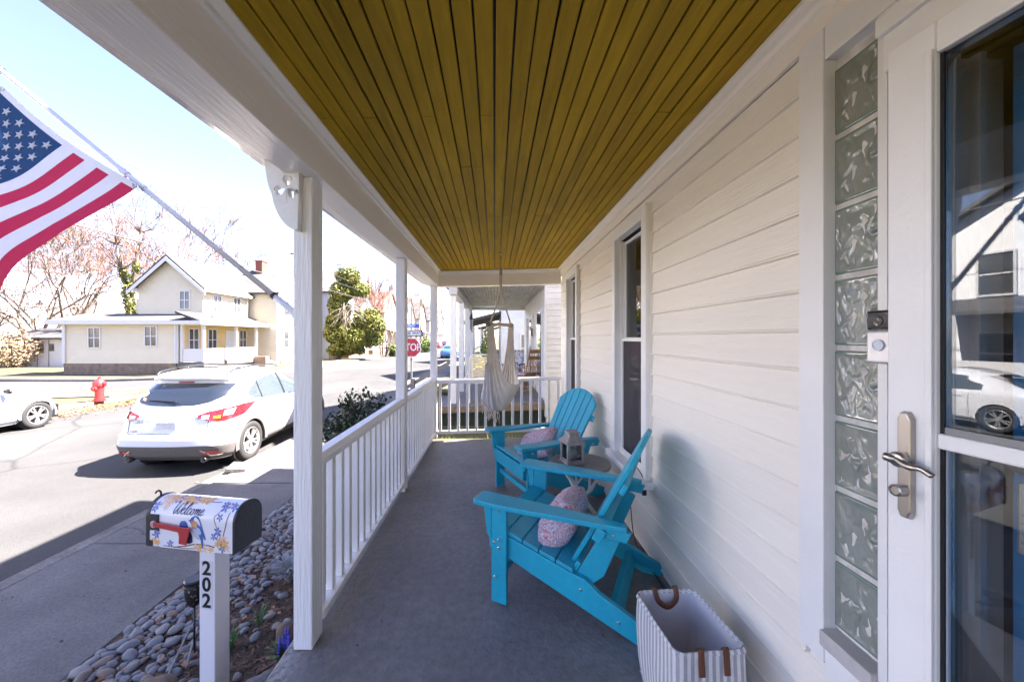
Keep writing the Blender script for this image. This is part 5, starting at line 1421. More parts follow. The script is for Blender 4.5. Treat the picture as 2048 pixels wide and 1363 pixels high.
    MB().box(-.03, .03, -.002, 0, -.03, .03).build('window_decal', AMB, t, (-.52, c.pt(c.ax(.52, 1.19), 1.19).y - .012, 1.19), (R(-30), 0, -.25))
    return t
crossover((-5.33, 6.02, ROADZ), R(2.2))
# --- pale sedan opposite
K2 = [(.18, .78, .25, 4.40, .3, .3, .08, .25), (.30, .86, .06, 4.60, .3, .35, .1, .3), (.50, .885, 0, 4.66, .3, .4, .12, .32), (.66, .888, .02, 4.60, .32, .42, .12, .35), (.78, .885, .06, 4.40, .32, .45, .12, .4),
 (.88, .875, .10, 4.05, .34, .5, .12, .45), (.94, .855, .18, 3.60, .34, .5, .1, .3), (.99, .83, .40, 3.36, .34, .5, .1, .2), (1.06, .79, .75, 3.18, .34, .5, .1, .15), (1.20, .72, .98, 2.88, .32, .5, .1, .12), (1.34, .64, 1.28, 2.55, .3, .5, .1, .1), (1.42, .53, 1.55, 2.3, .26, .45, .08, .1), (1.455, .35, 1.75, 2.1, .16, .3, .05, .1)]
def sedan(loc, rz, label, paint=CARS):
    t = thing('parked_car', label, 'car', loc, rz, 'parked cars')
    c = Car(K2); WY1, WY2, WZ, WR = .98, 3.72, .325, .325
    zl = [.18 + i * .022 for i in range(58)] + [1.455]
    c.body(zl, [(WY1, WZ, .365), (WY2, WZ, .365)]).build('body', paint, t, smooth=True)
    MB().box(-.7, .7, .3, 4.3, .17, .5).build('underbody', BLACK, t)
    for s in (-1, 1):
        for wy in (WY1, WY2):
            wheel(t, s * .765, wy, WZ, WR, s, 10, .20)
            MB().lathe([(.36, -.28), (.36, .08)], 24, Matrix.Translation((s * .70, wy, WZ)) @ Matrix.Rotation(PI / 2 * s, 4, 'Y')).build('wheel_well', BLACK, t)
            b = MB(); arch_ring(b, wy, WZ, .352, .385, .882, s); b.build('arch_lip', paint, t)
        c.band([(('y', 1.25), .97, 1.10), (('y', 1.6), .955, 1.29), (('y', 2.2), .945, 1.345)], .006, 6, 6, s).build('rear_door_window', CGS, t, smooth=True)
        c.band([(('y', 2.26), .945, 1.345), (('y', 2.6), .94, 1.29), (('y', 3.0), .935, 1.12), (('y', 3.25), .935, .99)], .006, 6, 6, s).build('front_door_window', CGS, t, smooth=True)
        for yy in (1.45, 2.23, 3.28): c.band([(('y', yy), .32, .93), (('y', yy + .008), .32, .93)], .002, 1, 8, s).build('door_gap', BLACK, t)
        for yy in (1.55, 2.35): c.band([(('y', yy), .80, .825), (('y', yy + .18), .80, .825)], .02, 3, 2, s).build('door_handle', paint, t)
        c.band([(('y', 3.95), .66, .745), (('y', 4.2), .62, .74), (('y', 4.42), .60, .70)], .008, 6, 4, s).build('head_lamp', mat('lamp_clear', (.5, .5, .55), .08, coat=1), t, smooth=True)
        m_ = MB(); m_.lathe([(.01, -.05), (.055, -.03), (.06, .02), (.02, .05)], 14, Matrix.Translation((s * .95, 3.08, .985)) @ Matrix.Diagonal((1.6, .8, 1.2, 1))); m_.build('wing_mirror', BLACK, t, smooth=True)
        c.band([(('x', .50), .72, .84), (('y', .5), .74, .86)], .01, 8, 4, s).build('tail_lamp', TAIL, t, smooth=True)
    c.both([(('x', 0), .99, 1.33), (('x', .5), 1.01, 1.30)], .008, 8, 6).build('rear_window', CGL, t, smooth=True)
    # windscreen on the front of the outline
    b = MB(); n = len(c.outline(1.0)) - 1
    for s in (1, -1):
        b.grid(lambda u, v: (lambda p: Vector((p.x * s, p.y + .008, p.z + .006)))(c.pt(n - (Car.NF + 7) * u, 1.0 + .33 * v)), 12, 6)
    b.build('windscreen', CGL, t, smooth=True)
    return t
sedan((-12.15, 5.55, ROADZ), R(0), 'silver white sedan at the left edge parked across the street')

# ---------------------------------------------------------------- hydrant
HRED = mat('hydrant_red', (.50, .03, .03), .45, (.42, .025, .03), 6, bump=.2, bs=40)
hp_ = P(199, 808, 12.5); hz = ROADZ + .13
hy = thing('fire_hydrant', 'red fire hydrant on the grass strip across the street', 'hydrant', (hp_.x, hp_.y, hz))
MB().lathe([(.17, 0), (.17, .03), (.12, .04), (.115, .45), (.125, .47), (.125, .50)], 24).build('barrel', HRED, hy, smooth=False)
MB().lathe([(.165, .50), (.165, .535), (.15, .54), (.15, .56), (.135, .62), (.10, .69), (.055, .73), (.05, .735), (.05, .79), (.03, .80), (.001, .80)], 24).build('bonnet', HRED, hy)
MB().lathe([(.14, .05), (.14, .08), (.12, .085)], 24, caps=False).build('base_flange', HRED, hy)
for a, r, l, nm in ((0, .055, .19, 'hose_nozzle'), (PI, .055, .19, 'hose_nozzle'), (-PI / 2, .08, .20, 'pumper_nozzle')):
    M_ = Matrix.Translation((0, 0, .58 if nm[0] == 'h' else .42)) @ Matrix.Rotation(a, 4, 'Z') @ Matrix.Rotation(PI / 2, 4, 'Y')
    n_ = MB().lathe([(r * .8, .05), (r * .8, l - .05), (r, l - .05), (r, l), (r * .5, l + .005), (r * .3, l + .03), (.001, l + .03)], 12, M_).build(nm, HRED, hy)
for k in range(8): MB().lathe([(.015, .48), (.015, .548), (.001, .55)], 6, Matrix.Translation((.15 * math.cos(k * PI / 4 + .2), .15 * math.sin(k * PI / 4 + .2), 0))).build('bolt', HRED, hy)

# ---------------------------------------------------------------- stop sign cluster
SY = 14.8; sx_ = (822.5 - 989) / 750 * SY
sg = thing('stop_sign', 'red octagonal stop sign on a steel post at the corner', 'sign', (sx_, SY, WALKZ + .02))
gz = -(WALKZ + .02)
zst = 1.45 - (694.5 - 675) / 750 * SY + gz
SRED = mat('sign_red', (.55, .012, .03), .4); SWH = mat('sign_white', (.82, .82, .82), .4); SBL = mat('sign_blue', (.03, .12, .48), .4); SBK = mat('sign_black', (.015, .015, .017), .4)
MB().box(-.03, .03, -.02, .02, 0, 3.2).build('post', mat('galvanised', (.38, .37, .37), .5, (.30, .29, .29), 9, metal=.3), sg, (0, .03, 0))
def octo(r): return [(r * math.cos(PI / 8 + k * PI / 4), r * math.sin(PI / 8 + k * PI / 4)) for k in range(8)]
o = MB(); o.prism(octo(.40), lambda a, c: Vector((a, 0, zst + c)), lambda a, c: Vector((a, .004, zst + c))); o.build('border', SWH, sg, recalc=True)
o = MB(); o.prism(octo(.375), lambda a, c: Vector((a, -.003, zst + c)), lambda a, c: Vector((a, -.0005, zst + c))); o.build('face', SRED, sg, recalc=True)
text_mesh('STOP', .40, SWH, sg, Matrix.Translation((0, -.006, zst)) @ FACE, 'lettering', .008, .001, .78)
MB().box(-.035, .035, -.03, .055, zst - .50, zst - .43).build('post_reflector', mat('reflector_red', (.6, .02, .05), .3), sg)
for z in (-.33, .33): MB().lathe([(.012, 0), (.001, .006)], 8, Matrix.Translation((0, -.004, zst + z)) @ Matrix.Rotation(PI / 2, 4, 'X')).build('bolt', METAL, sg)
ow = thing('one_way_sign', 'black and white one way sign above the stop sign', 'sign', (sx_, SY, 0))
zo = 1.45 - (666 - 675) / 750 * SY
MB().box(-.46, .46, -.02, -.016, zo - .125, zo + .125).build('plate', SBK, ow)
arrow = [(-.42, .085), (.30, .085), (.30, .085), (.42, .085), (.42, -.085), (-.42, -.085)]
o = MB(); o.prism([(-.41, .0), (-.30, .088), (-.30, .088), (.40, .088), (.40, -.088), (-.30, -.088)], lambda a, c: Vector((a, -.024, zo + c)), lambda a, c: Vector((a, -.0205, zo + c))); o.build('arrow', SWH, ow, recalc=True)
text_mesh('ONE WAY', .165, SBK, ow, Matrix.Translation((.03, -.0265, zo)) @ FACE, 'lettering', .003, .001, .95)
sn = thing('street_name_sign', 'small blue street name sign on top of the corner post', 'sign', (sx_, SY, 0))
zn = 1.45 - (651.5 - 675) / 750 * SY
MB().box(-.50, .32, -.022, -.018, zn - .075, zn + .075).build('plate', SBL, sn, bevel=.004)
text_mesh('MOORE ST', .13, SWH, sn, Matrix.Translation((-.09, -.024, zn)) @ FACE, 'lettering', .001, .001, .85)

# ---------------------------------------------------------------- hand rail at the neighbour steps
WOODG = mat('weathered_wood', (.17, .15, .14), .85, (.24, .215, .20), 4, bump=.5, bs=20, stretch=(.6, 4, 4))
hr_ = thing('step_handrail', 'weathered grey wooden handrail down to the sidewalk', 'handrail', (-1.95, 9.0, WALKZ))
a_, b__ = P(800, 782, 9.0), P(902, 723, 9.0); hof = -Vector((-1.95, 9.0, WALKZ))
def beam(p, q, wy, wz):
    d = q - p; b = MB(); n_ = Vector((-d.z, 0, d.x)).normalized() * wz
    vs2 = [p + n_ + Vector((0, -wy, 0)), q + n_ + Vector((0, -wy, 0)), q - n_ + Vector((0, -wy, 0)), p - n_ + Vector((0, -wy, 0))]
    b.add(vs2 + [v + Vector((0, 2 * wy, 0)) for v in vs2], [(0, 1, 2, 3), (7, 6, 5, 4), (0, 4, 5, 1), (1, 5, 6, 2), (2, 6, 7, 3), (3, 7, 4, 0)]); return b
beam(a_ + hof, b__ + hof, .05, .045).build('top_rail', WOODG, hr_, recalc=True)
beam(P(815, 808, 9.0) + hof, P(902, 762, 9.0) + hof, .03, .045).build('lower_rail', WOODG, hr_, recalc=True)
pp = P(825.5, 757, 8.97)
MB().box(-.05, .05, -.05, .05, 0, pp.z - WALKZ).build('newel_post', WOODG, hr_, (pp.x + 1.95, -.03, 0), bevel=.006)
# street name: the letters cannot be read in the photograph, only pale blurred strokes
pb = MB()
for k, (a, w_, h) in enumerate(((-.42, .05, .07), (-.34, .045, .09), (-.27, .05, .08), (-.20, .05, .09), (-.13, .045, .075), (-.06, .05, .08), (.02, .05, .07))):
    pb.box(a, a + w_, -.0245, -.0225, zn - h / 2, zn + h / 2)
pb.build('blurred_lettering', mat('sign_pale_blue', (.55, .64, .85), .5), sn)

# ================================================================ NEIGHBOUR PORCH HOUSE
nh = thing('neighbour_house', 'white neighbouring house with grey ceilinged open porch', 'house', (1.15, 8.3, WALKZ))
no = -Vector((1.15, 8.3, WALKZ))
NWAL = lapmat('white_lap', (.66, .66, .66), (.61, .61, .61), .11)
NTRIM = mat('neighbour_trim', (.70, .70, .71), .5, (.60, .60, .61), 3, bump=.3, bs=20)
def NB_(x0, x1, y0, y1, z0, z1, nm, m, par=None, bevel=0): return MB().box(x0, x1, y0, y1, z0, z1).build(nm, m, par or nh, no, bevel=bevel)
# lapped boards on the face towards the camera, each one real
for i in range(48):
    z = -.35 + i * .127
    m_ = MB(); m_.prism([(0, 0), (-.022, .002), (-.003, .127), (0, .127)], lambda p, q: Vector((1.15, 8.3 + p, z + q)), lambda p, q: Vector((9, 8.3 + p, z + q)))
    m_.build('siding_board', NTRIM, nh, no, recalc=True)
NB_(1.16, 9, 8.305, 14.6, -.7, 5.7, 'wall', NWAL)
NB_(1.12, 1.158, 8.26, 8.42, -.3, 5.7, 'corner_board', NTRIM)
b = MB(); b.prism([(8.0, 5.55), (11.45, 8.9), (14.9, 5.55), (14.9, 5.7), (11.45, 9.1), (8.0, 5.7)], lambda a, c: Vector((.75, a, c)), lambda a, c: Vector((9.3, a, c)))
rf = b.build('roof', SHING, nh, no, recalc=True)
b = MB(); b.prism([(8.3, 5.6), (14.6, 5.6), (11.45, 8.75)], lambda a, c: Vector((1.16, a, c)), lambda a, c: Vector((1.3, a, c))); b.build('gable_wall', NWAL, nh, no, recalc=True)
NFL = mat('neighbour_floor', (.22, .20, .18), .7, (.16, .145, .13), 3, bump=.3, bs=30)
def nz(x): return -.05 + .035 * x
b = MB(); b.prism([(-1.25, nz(-1.25)), (1.15, nz(1.15)), (1.15, nz(1.15) - .14), (-1.25, nz(-1.25) - .14)], lambda a, c: Vector((a, 8.4, c)), lambda a, c: Vector((a, 14.6, c)))
b.build('porch_slab', NFL, nh, no, recalc=True)
PEB = mat('pebble_edge', (.30, .22, .15), .9, (.16, .11, .08), 40, bump=1, bs=60)
b = MB(); b.prism([(-1.27, nz(-1.27) - .004), (1.148, nz(1.15) - .004), (1.148, nz(1.15) - .145), (-1.27, nz(-1.27) - .145)], lambda a, c: Vector((a, 8.37, c)), lambda a, c: Vector((a, 8.399, c)))
b.build('slab_edge', PEB, nh, no, recalc=True)
GRB = mat('dark_green_skirt', (.030, .050, .032), .85, (.02, .03, .02), 4, bump=.4, bs=20)
NB_(-1.15, 1.15, 8.45, 14.5, -.70, -.16, 'porch_skirt', GRB)
for k, (y_, lab) in enumerate(((8.7, 0), (10.6, 0), (12.5, 0), (14.3, 0))):
    x = -1.03 + .02 * k
    NB_(x, x + .14, y_, y_ + .12, nz(x) + .005, 2.43, 'porch_post', WOODW, bevel=.006)
    if k: NB_(x + .141, x + .155, y_ - .06, y_ + .1, 2.28, 2.42, 'post_cap', NTRIM)
NB_(-1.04, -.86, 8.5, 14.6, 2.44, 2.72, 'porch_beam', NTRIM)
NB_(-.859, -.84, 8.5, 14.6, 2.50, 2.56, 'beam_trim', NTRIM)
NB_(-.855, 1.15, 14.3, 14.42, 2.50, 2.62, 'end_header', NTRIM)
NCE = mat('grey_ceiling_paint', (.46, .455, .45), .6, (.28, .28, .28), 2.5, bump=.3, bs=12, stretch=(4, .5, 4))
nc_ = 26
for i in range(nc_):
    x0 = -.855 + i * 2.0 / nc_
    NB_(x0 + .008, x0 + 2.0 / nc_ - .008, 8.45, 14.45, 2.625, 2.645, 'ceiling_board', NCE)
NB_(-.86, 1.15, 8.5, 14.5, 2.665, 2.69, 'ceiling_back', BLACK)
b = MB(); b.prism([(-1.25, 2.73), (1.15, 3.27), (1.15, 3.37), (-1.25, 2.82)], lambda a, c: Vector((a, 8.2, c)), lambda a, c: Vector((a, 14.8, c))); b.build('porch_roof', SHING, nh, no, recalc=True)
NB_(-1.0, 1.15, 8.5, 8.53, 2.70, 2.75, 'front_fascia', NTRIM)
# doors and trims on the street wall of that porch
NB_(1.12, 1.158, 8.95, 9.85, .42, 2.15, 'window_casing', NTRIM); NB_(1.10, 1.119, 9.03, 9.77, .50, 2.07, 'window_pane', CGS)
NB_(1.11, 1.158, 11.0, 12.05, .02, 2.15, 'door_casing', NTRIM); NB_(1.095, 1.109, 11.1, 11.95, .03, 2.08, 'door_leaf', mat('storm_white', (.65, .65, .66), .4)); NB_(1.085, 1.094, 11.2, 11.85, .35, 2.0, 'door_pane', mat('door_dim_glass', (.12, .10, .09), .06, coat=1))
NB_(1.05, 1.094, 10.75, 10.85, 1.5, 1.72, 'wall_lamp', BLACK)
NB_(1.10, 1.158, 12.9, 13.7, .5, 2.1, 'window_casing', NTRIM)
# steps towards the sidewalk
for k in range(3): NB_(-1.28 - .3 * (k + 1), -1.28 - .3 * k - .001, 9.05, 10.6, -.6, -.10 - .14 * (k + 1) + .06, 'step', CONC)
# hanging lantern and wind chime on the neighbour porch
wl = thing('wind_chime', 'small dark wind chime hanging from the neighbour porch beam', 'wind chime', (-.77, 12.4, 1.5))
for k in range(4): MB().tube([(.03 * math.cos(k * 1.57), .03 * math.sin(k * 1.57), .55), (.03 * math.cos(k * 1.57), .03 * math.sin(k * 1.57), .12 + .05 * k)], .012, 6).build('chime_tube', BLACK, wl)
MB().lathe([(.06, .55), (.06, .62), (.02, .75), (.002, .95)], 8).build('top', BLACK, wl)

# --- white strap lawn chair
STW2 = mat('strap_vinyl', (.74, .68, .57), .5, (.66, .60, .50), 8); TUBW = mat('tube_white', (.78, .76, .72), .35)
def strap_chair(label, loc, rz):
    t = thing('strap_chair', label, 'chair', loc, rz)
    pts = catmull([(-.26, -.26, .40), (-.265, -.30, .70), (-.26, -.36, 1.02), (-.20, -.38, 1.10), (0, -.385, 1.115), (.20, -.38, 1.10), (.26, -.36, 1.02), (.265, -.30, .70), (.26, -.26, .40)], 7)
    MB().tube(pts, .021, 8).build('back_frame', TUBW, t, smooth=True)
    for s in (-1, 1):
        MB().tube(catmull([(s * .28, -.42, .0), (s * .28, -.34, .30), (s * .28, -.27, .60), (s * .28, .0, .64), (s * .28, .22, .62), (s * .28, .25, .3), (s * .28, .26, 0)], 6), .018, 8).build('side_frame', TUBW, t, smooth=True)
    MB().tube([(-.26, -.26, .40), (-.26, .24, .42), (.26, .24, .42), (.26, -.26, .40)], .018, 8).build('seat_frame', TUBW, t)
    for k in range(11):
        z = .46 + k * .058; y = -.265 - .11 * ((z - .4) / .65) - .018
        MB().box(-.26, .26, y - .004, y + .004, z - .024, z + .024).build('back_strap', STW2, t)
    for k in range(8): y = -.22 + k * .062; MB().box(-.26, .26, y - .025, y + .025, .425, .432).build('seat_strap', STW2, t)
    return t
strap_chair('white strap lawn chair seen from behind on the neighbour porch', (-.36, 9.15, nz(-.36)), R(8))
# --- oak rocking chair
OAK = mat('oak', (.40, .20, .07), .45, (.33, .16, .05), 6, bump=.2, bs=20, stretch=(3, 3, .5))
def rocker(label, loc, rz):
    t = thing('rocking_chair', label, 'chair', loc, rz)
    tilt = lambda z: -.24 - .22 * max(0, z - .4) / .75
    for s in (-1, 1):
        MB().tube([(s * .23, -.20, .06), (s * .235, -.24, .42), (s * .24, tilt(1.18), 1.18)], [.02, .022, .016], 8).build('back_post', OAK, t, smooth=True)
        MB().tube([(s * .27, .24, .08), (s * .27, .25, .64)], .02, 8).build('front_post', OAK, t, smooth=True)
        MB().box(-.045, .045, -.27, .32, -.012, .012).build('armrest', OAK, t, (s * .28, 0, .655), bevel=.005)
        MB().tube(catmull([(s * .25, -.55, .11), (s * .25, -.25, .035), (s * .25, .05, .022), (s * .25, .38, .07)], 6), .02, 8).build('rocker_runner', OAK, t, smooth=True)
    for z0, z1 in ((1.05, 1.15), (.88, .97), (.46, .52)):
        b = MB(); b.box(-.22, .22, -.01, .01, z0, z1); b.build('back_rail', OAK, t, (0, tilt((z0 + z1) / 2), 0), (0, 0, 0), bevel=.004)
    for k in range(7):
        x = -.165 + k * .055
        MB().tube([(x, tilt(.52), .52), (x, tilt(.88), .88)], .016, 6, flat=.5).build('back_slat', OAK, t)
    for k in range(4): x = -.13 + k * .087; MB().tube([(x, tilt(.97), .97), (x, tilt(1.05), 1.05)], .010, 6).build('spindle', OAK, t)
    MB().box(-.26, .26, -.24, .27, .41, .44).build('seat', OAK, t, bevel=.006)
    cu = MB(); cu.box(-.21, .21, -.20, .25, .4405, .50); cu.build('seat_cushion', PAIS, t, bevel=.02)
    for z in (.18, .28): MB().tube([(-.26, .24, z), (.26, .24, z)], .012, 6).build('rung', OAK, t)
    return t
rocker('oak rocking chair with tall slatted back on the neighbour porch', (.86, 10.5, nz(.86)), R(38))
def patio_armchair(label, loc, rz):
    t = thing('patio_armchair', label, 'chair', loc, rz)
    CU = mat('chair_cushion_pattern', (.62, .62, .66), .9, (.10, .11, .18), 26, ramp=(.52, .56), detail=2); DFR = mat('dark_frame', (.03, .03, .035), .5)
    cu = MB(); cu.box(-.26, .26, -.06, .06, .0, .62); cu.build('back_cushion', CU, t, (0, -.22, .46), (R(12), 0, 0), bevel=.04, seg=3)
    MB().box(-.26, .26, -.20, .28, .36, .46).build('seat_cushion', CU, t, bevel=.03)
    for s in (-1, 1):
        for y in (-.26, .26): MB().tube([(s * .29, y, 0), (s * .29, y, .62)], .016, 6).build('leg', DFR, t)
        MB().box(-.03, .03, -.3, .3, -.012, .012).build('armrest', DFR, t, (s * .29, 0, .63), bevel=.004)
    MB().box(-.29, .29, -.27, .27, .325, .358).build('seat_frame', DFR, t)
    return t
patio_armchair('patio armchair with patterned cushion beside the rocking chair', (.62, 12.2, nz(.6)), R(160))

# ================================================================ HOUSES
BRICK = mat('brick', (.30, .09, .06), .9, (.22, .065, .05), 10, bump=.5, bs=30)
ROOFG = lapmat('grey_shingle', (.088, .083, .082), (.055, .052, .052), .12, .95, .6)
WINF = mat('window_white', (.62, .62, .62), .5)
WING = mat('far_window_glass', (.05, .055, .065), .08, (.09, .095, .10), 2, coat=1)
def win(par, off, face, a, z, w_, h, plane, mull=True):
    """face '-y': a is x, plane is y; '+x' / '-x': a is y, plane is x"""
    b = MB(); fr_ = .07
    def bx(a0, a1, z0, z1, d0, d1, bb):
        if face == '-y': bb.box(a0, a1, plane - d1, plane - d0, z0, z1)
        elif face == '+x': bb.box(plane + d0, plane + d1, a0, a1, z0, z1)
        else: bb.box(plane - d1, plane - d0, a0, a1, z0, z1)
    bx(a - w_ / 2 - fr_, a - w_ / 2, z - h / 2 - fr_, z + h / 2 + fr_, .0, .05, b); bx(a + w_ / 2, a + w_ / 2 + fr_, z - h / 2 - fr_, z + h / 2 + fr_, .0, .05, b)
    bx(a - w_ / 2, a + w_ / 2, z + h / 2, z + h / 2 + fr_, .0, .048, b); bx(a - w_ / 2, a + w_ / 2, z - h / 2 - fr_, z - h / 2, .0, .06, b)
    bx(a - w_ / 2, a + w_ / 2, z - .025, z + .025, .004, .04, b)
    if mull: bx(a - .03, a + .03, z - h / 2, z + h / 2, .005, .042, b)
    o = b.build('window', WINF, par, off)
    g_ = MB(); bx(a - w_ / 2, a + w_ / 2, z - h / 2, z + h / 2, .003, .012, g_); g_.build('pane', WING, o)
def gable(par, off, axis, x0, x1, y0, y1, ze, zr, over, m, th=.14, wallm=None):
    b = MB()
    if axis == 'x':   # ridge along x
        ym = (y0 + y1) / 2; s = (zr - ze) / (ym - y0)
        pr_ = [(y0 - over, ze - s * over), (ym, zr), (y1 + over, ze - s * over), (y1 + over, ze - s * over + th), (ym, zr + th * 1.2), (y0 - over, ze - s * over + th)]
        b.prism(pr_, lambda a, c: Vector((x0 - over, a, c)), lambda a, c: Vector((x1 + over, a, c)))
        w_ = MB(); w_.prism([(y0, ze - .02), (y1, ze - .02), (ym, zr - .02)], lambda a, c: Vector((x0 + .001, a, c)), lambda a, c: Vector((x1 - .001, a, c)))
    else:
        xm = (x0 + x1) / 2; s = (zr - ze) / (xm - x0)
        pr_ = [(x0 - over, ze - s * over), (xm, zr), (x1 + over, ze - s * over), (x1 + over, ze - s * over + th), (xm, zr + th * 1.2), (x0 - over, ze - s * over + th)]
        b.prism(pr_, lambda a, c: Vector((a, y0 - over, c)), lambda a, c: Vector((a, y1 + over, c)))
        w_ = MB(); w_.prism([(x0, ze - .02), (x1, ze - .02), (xm, zr - .02)], lambda a, c: Vector((a, y0 + .001, c)), lambda a, c: Vector((a, y1 - .001, c)))
    w_.build('gable_wall', wallm, par, off, recalc=True)
    r_ = b.build('roof', m, par, off, recalc=True)
    # white rake boards on the gable towards the viewer
    return r_
CREAM = lapmat('cream_clapboard', (.74, .645, .46), (.70, .61, .43), .14, strength=.9)
GZ = ROADZ - .18
ch0 = (-24, 26, GZ)
hs_ = thing('corner_house', 'cream two storey corner house with wraparound porch and grey roof', 'house', ch0)
o0 = -Vector(ch0)
def HB_(x0, x1, y0, y1, z0, z1, nm, m, bevel=0, par=None): return MB().box(x0, x1, y0, y1, z0, z1).build(nm, m, par or hs_, o0, bevel=bevel)
WF = 24.4
S24 = WF / 750
zz_ = lambda py, Y: 1.45 - (py - 675) / 750 * Y
xx_ = lambda px, Y: (px - 989) / 750 * Y
FND = mat('stone_foundation', (.26, .20, .15), .9, (.16, .12, .10), 3, bump=.9, bs=12)
HB_(-28.1, -20.7, WF, 30.5, -.22, 2.35, 'wing_wall', CREAM)
HB_(-28.06, -20.74, WF + .02, 30.4, GZ - .1, -.221, 'foundation', FND)
HB_(-28.12, -28.0, WF - .03, WF - .001, -.22, 2.35, 'corner_board', WINF)
HB_(-20.72, -20.6, WF - .03, WF + .05, -.22, 2.35, 'corner_board', WINF)
# wraparound roof: front slope and side slope
b = MB()
e0, e1, zf_, zr_ = WF - .45, 26.4, 2.40, 3.02
b.prism([(e0, zf_), (e1, zr_), (e1, zr_ + .14), (e0, zf_ + .16)], lambda a, c: Vector((-28.7, a, c)), lambda a, c: Vector((-19.6, a, c)))
b.build('porch_roof', ROOFG, hs_, o0, recalc=True)
b = MB(); b.prism([(-18.75, zf_ - .01), (-20.4, zr_), (-20.4, zr_ + .14), (-18.75, zf_ + .15)], lambda a, c: Vector((a, WF - .46, c)), lambda a, c: Vector((a, 32.4, c)))
b.build('porch_roof', ROOFG, hs_, o0, recalc=True)
HB_(-28.72, -18.74, WF - .50, WF - .46, 2.32, 2.55, 'fascia', WINF); HB_(-18.74, -18.70, WF - .48, 32.4, 2.31, 2.54, 'fascia', WINF)
HB_(-28.6, -18.8, WF - .44, 26.3, 2.30, 2.33, 'porch_ceiling', WINF); HB_(-20.4, -18.8, 26.31, 32.3, 2.30, 2.33, 'porch_ceiling', WINF)
# porch deck, walls behind it, rails, posts
HB_(-20.69, -18.95, WF + .05, 32.0, -.45, -.15, 'porch_deck', CONC); HB_(-20.65, -19.05, WF + .12, 31.9, GZ - .1, -.451, 'porch_base', FND)
YEL = lapmat('yellow_lit_porch_wall', (.66, .45, .16), (.72, .54, .28), .14, strength=.4)  # yellow light on the wall under the porch is put into its colour
HB_(-20.70, -20.55, WF + .3, 32.5, -.14, 2.3, 'porch_wall', YEL)
for x, y in ((-20.55, WF + .1), (-19.15, WF + .1), (-19.15, 27.6), (-19.15, 29.9), (-19.15, 31.8)): HB_(x, x + .16, y, y + .16, -.14, 2.3, 'porch_post', WINF)
HB_(-20.38, -19.17, WF + .14, WF + .2, -.12, .72, 'porch_rail', WINF); HB_(-19.10, -19.03, WF + .27, 27.5, -.12, .72, 'porch_rail', WINF); HB_(-19.10, -19.03, 27.8, 29.8, -.12, .72, 'porch_rail', WINF)
for y in (25.6, 27.3, 30.6): win(hs_, o0, '+x', y, 1.3, .75, 1.45, -20.55)
HB_(-20.55, -20.48, 28.6, 29.6, -.1, 2.0, 'front_door', WINF)
STEPM = mat('brick_step', (.30, .20, .15), .9, (.18, .12, .10), 8, bump=.8, bs=15)
for k in range(3): HB_(-18.94 + .3 * k, -18.94 + .3 * (k + 1) - .002, 30.0, 31.6, GZ - .05, -.2 - .16 * k, 'step', CONC)
HB_(-18.94, -18.0, 29.5, 29.95, GZ - .05, -.02, 'step_wall', STEPM); HB_(-18.94, -18.0, 31.65, 32.1, GZ - .05, -.02, 'step_wall', STEPM)
win(hs_, o0, '-y', xx_(189, WF), zz_(675, WF), .70, 1.25, WF); win(hs_, o0, '-y', xx_(302, WF), zz_(672, WF), .70, 1.22, WF)
# main block
MY = 26.2
HB_(-24.9, -20.35, MY, 31.0, 2.36, 5.05, 'main_wall', CREAM)
gable(hs_, o0, 'y', -24.9, -20.35, MY, 34, 5.05, 7.05, .40, ROOFG, wallm=CREAM)
for s in (-1, 1):
    b = MB(); p0 = Vector((-22.625, MY - .43, 7.04)); p1 = Vector((-22.625 + s * 2.70, MY - .43, 4.67)); 
    d = Vector((0, 0, -.26)); b.add([p0, p1, p1 + d, p0 + d * 1.1, p0 + Vector((0, .05, 0)), p1 + Vector((0, .05, 0)), p1 + d + Vector((0, .05, 0)), p0 + d * 1.1 + Vector((0, .05, 0))], [(0, 1, 2, 3), (4, 5, 6, 7), (0, 1, 5, 4), (2, 3, 7, 6), (1, 2, 6, 5)])
    b.build('rake_board', WINF, hs_, o0, recalc=True)
HB_(-25.35, -24.9, MY - .40, MY, 4.66, 4.90, 'eave_return', WINF); HB_(-20.31, -19.93, MY - .4, 31, 4.66, 4.84, 'eave_board', WINF)
win(hs_, o0, '-y', xx_(370, MY), zz_(600, MY), .62, 1.2, MY); win(hs_, o0, '+x', 27.5, 3.95, .7, 1.15, -20.35); win(hs_, o0, '+x', 29.6, 3.95, .7, 1.15, -20.35)
HB_(-25.5, -24.905, 26.7, 30, 2.36, 4.2, 'side_bay', CREAM)
for px, z0, z1 in ((131, -.2, 2.3), (352, -.2, 2.3)): HB_(xx_(px, WF) - .04, xx_(px, WF) + .04, WF - .09, WF - .031, z0, z1, 'downpipe', WINF)
HB_(-20.30, -20.22, 30.7, 30.78, 3.1, 4.7, 'downpipe', WINF)
# cross block
CY = 31.2
HB_(-25, -18.1, CY, 36.6, GZ, 5.3, 'cross_wall', CREAM)
gable(hs_, o0, 'x', -25, -18.1, CY, 36.6, 5.3, 7.35, .35, ROOFG, wallm=CREAM)
for y in (32.6, 35.0):
    win(hs_, o0, '+x', y, 4.0, .7, 1.2, -18.1, False); win(hs_, o0, '+x', y, 1.3, .7, 1.3, -18.1, False)
HB_(-21.3, -20.7, 33.4, 34.2, 7.2, 8.25, 'chimney', BRICK); HB_(-21.35, -20.65, 33.35, 34.25, 8.251, 8.33, 'chimney_cap', BRICK)
HB_(-25.1, -24.8, 28.1, 28.4, 6.2, 6.9, 'vent_pipe', BLACK)
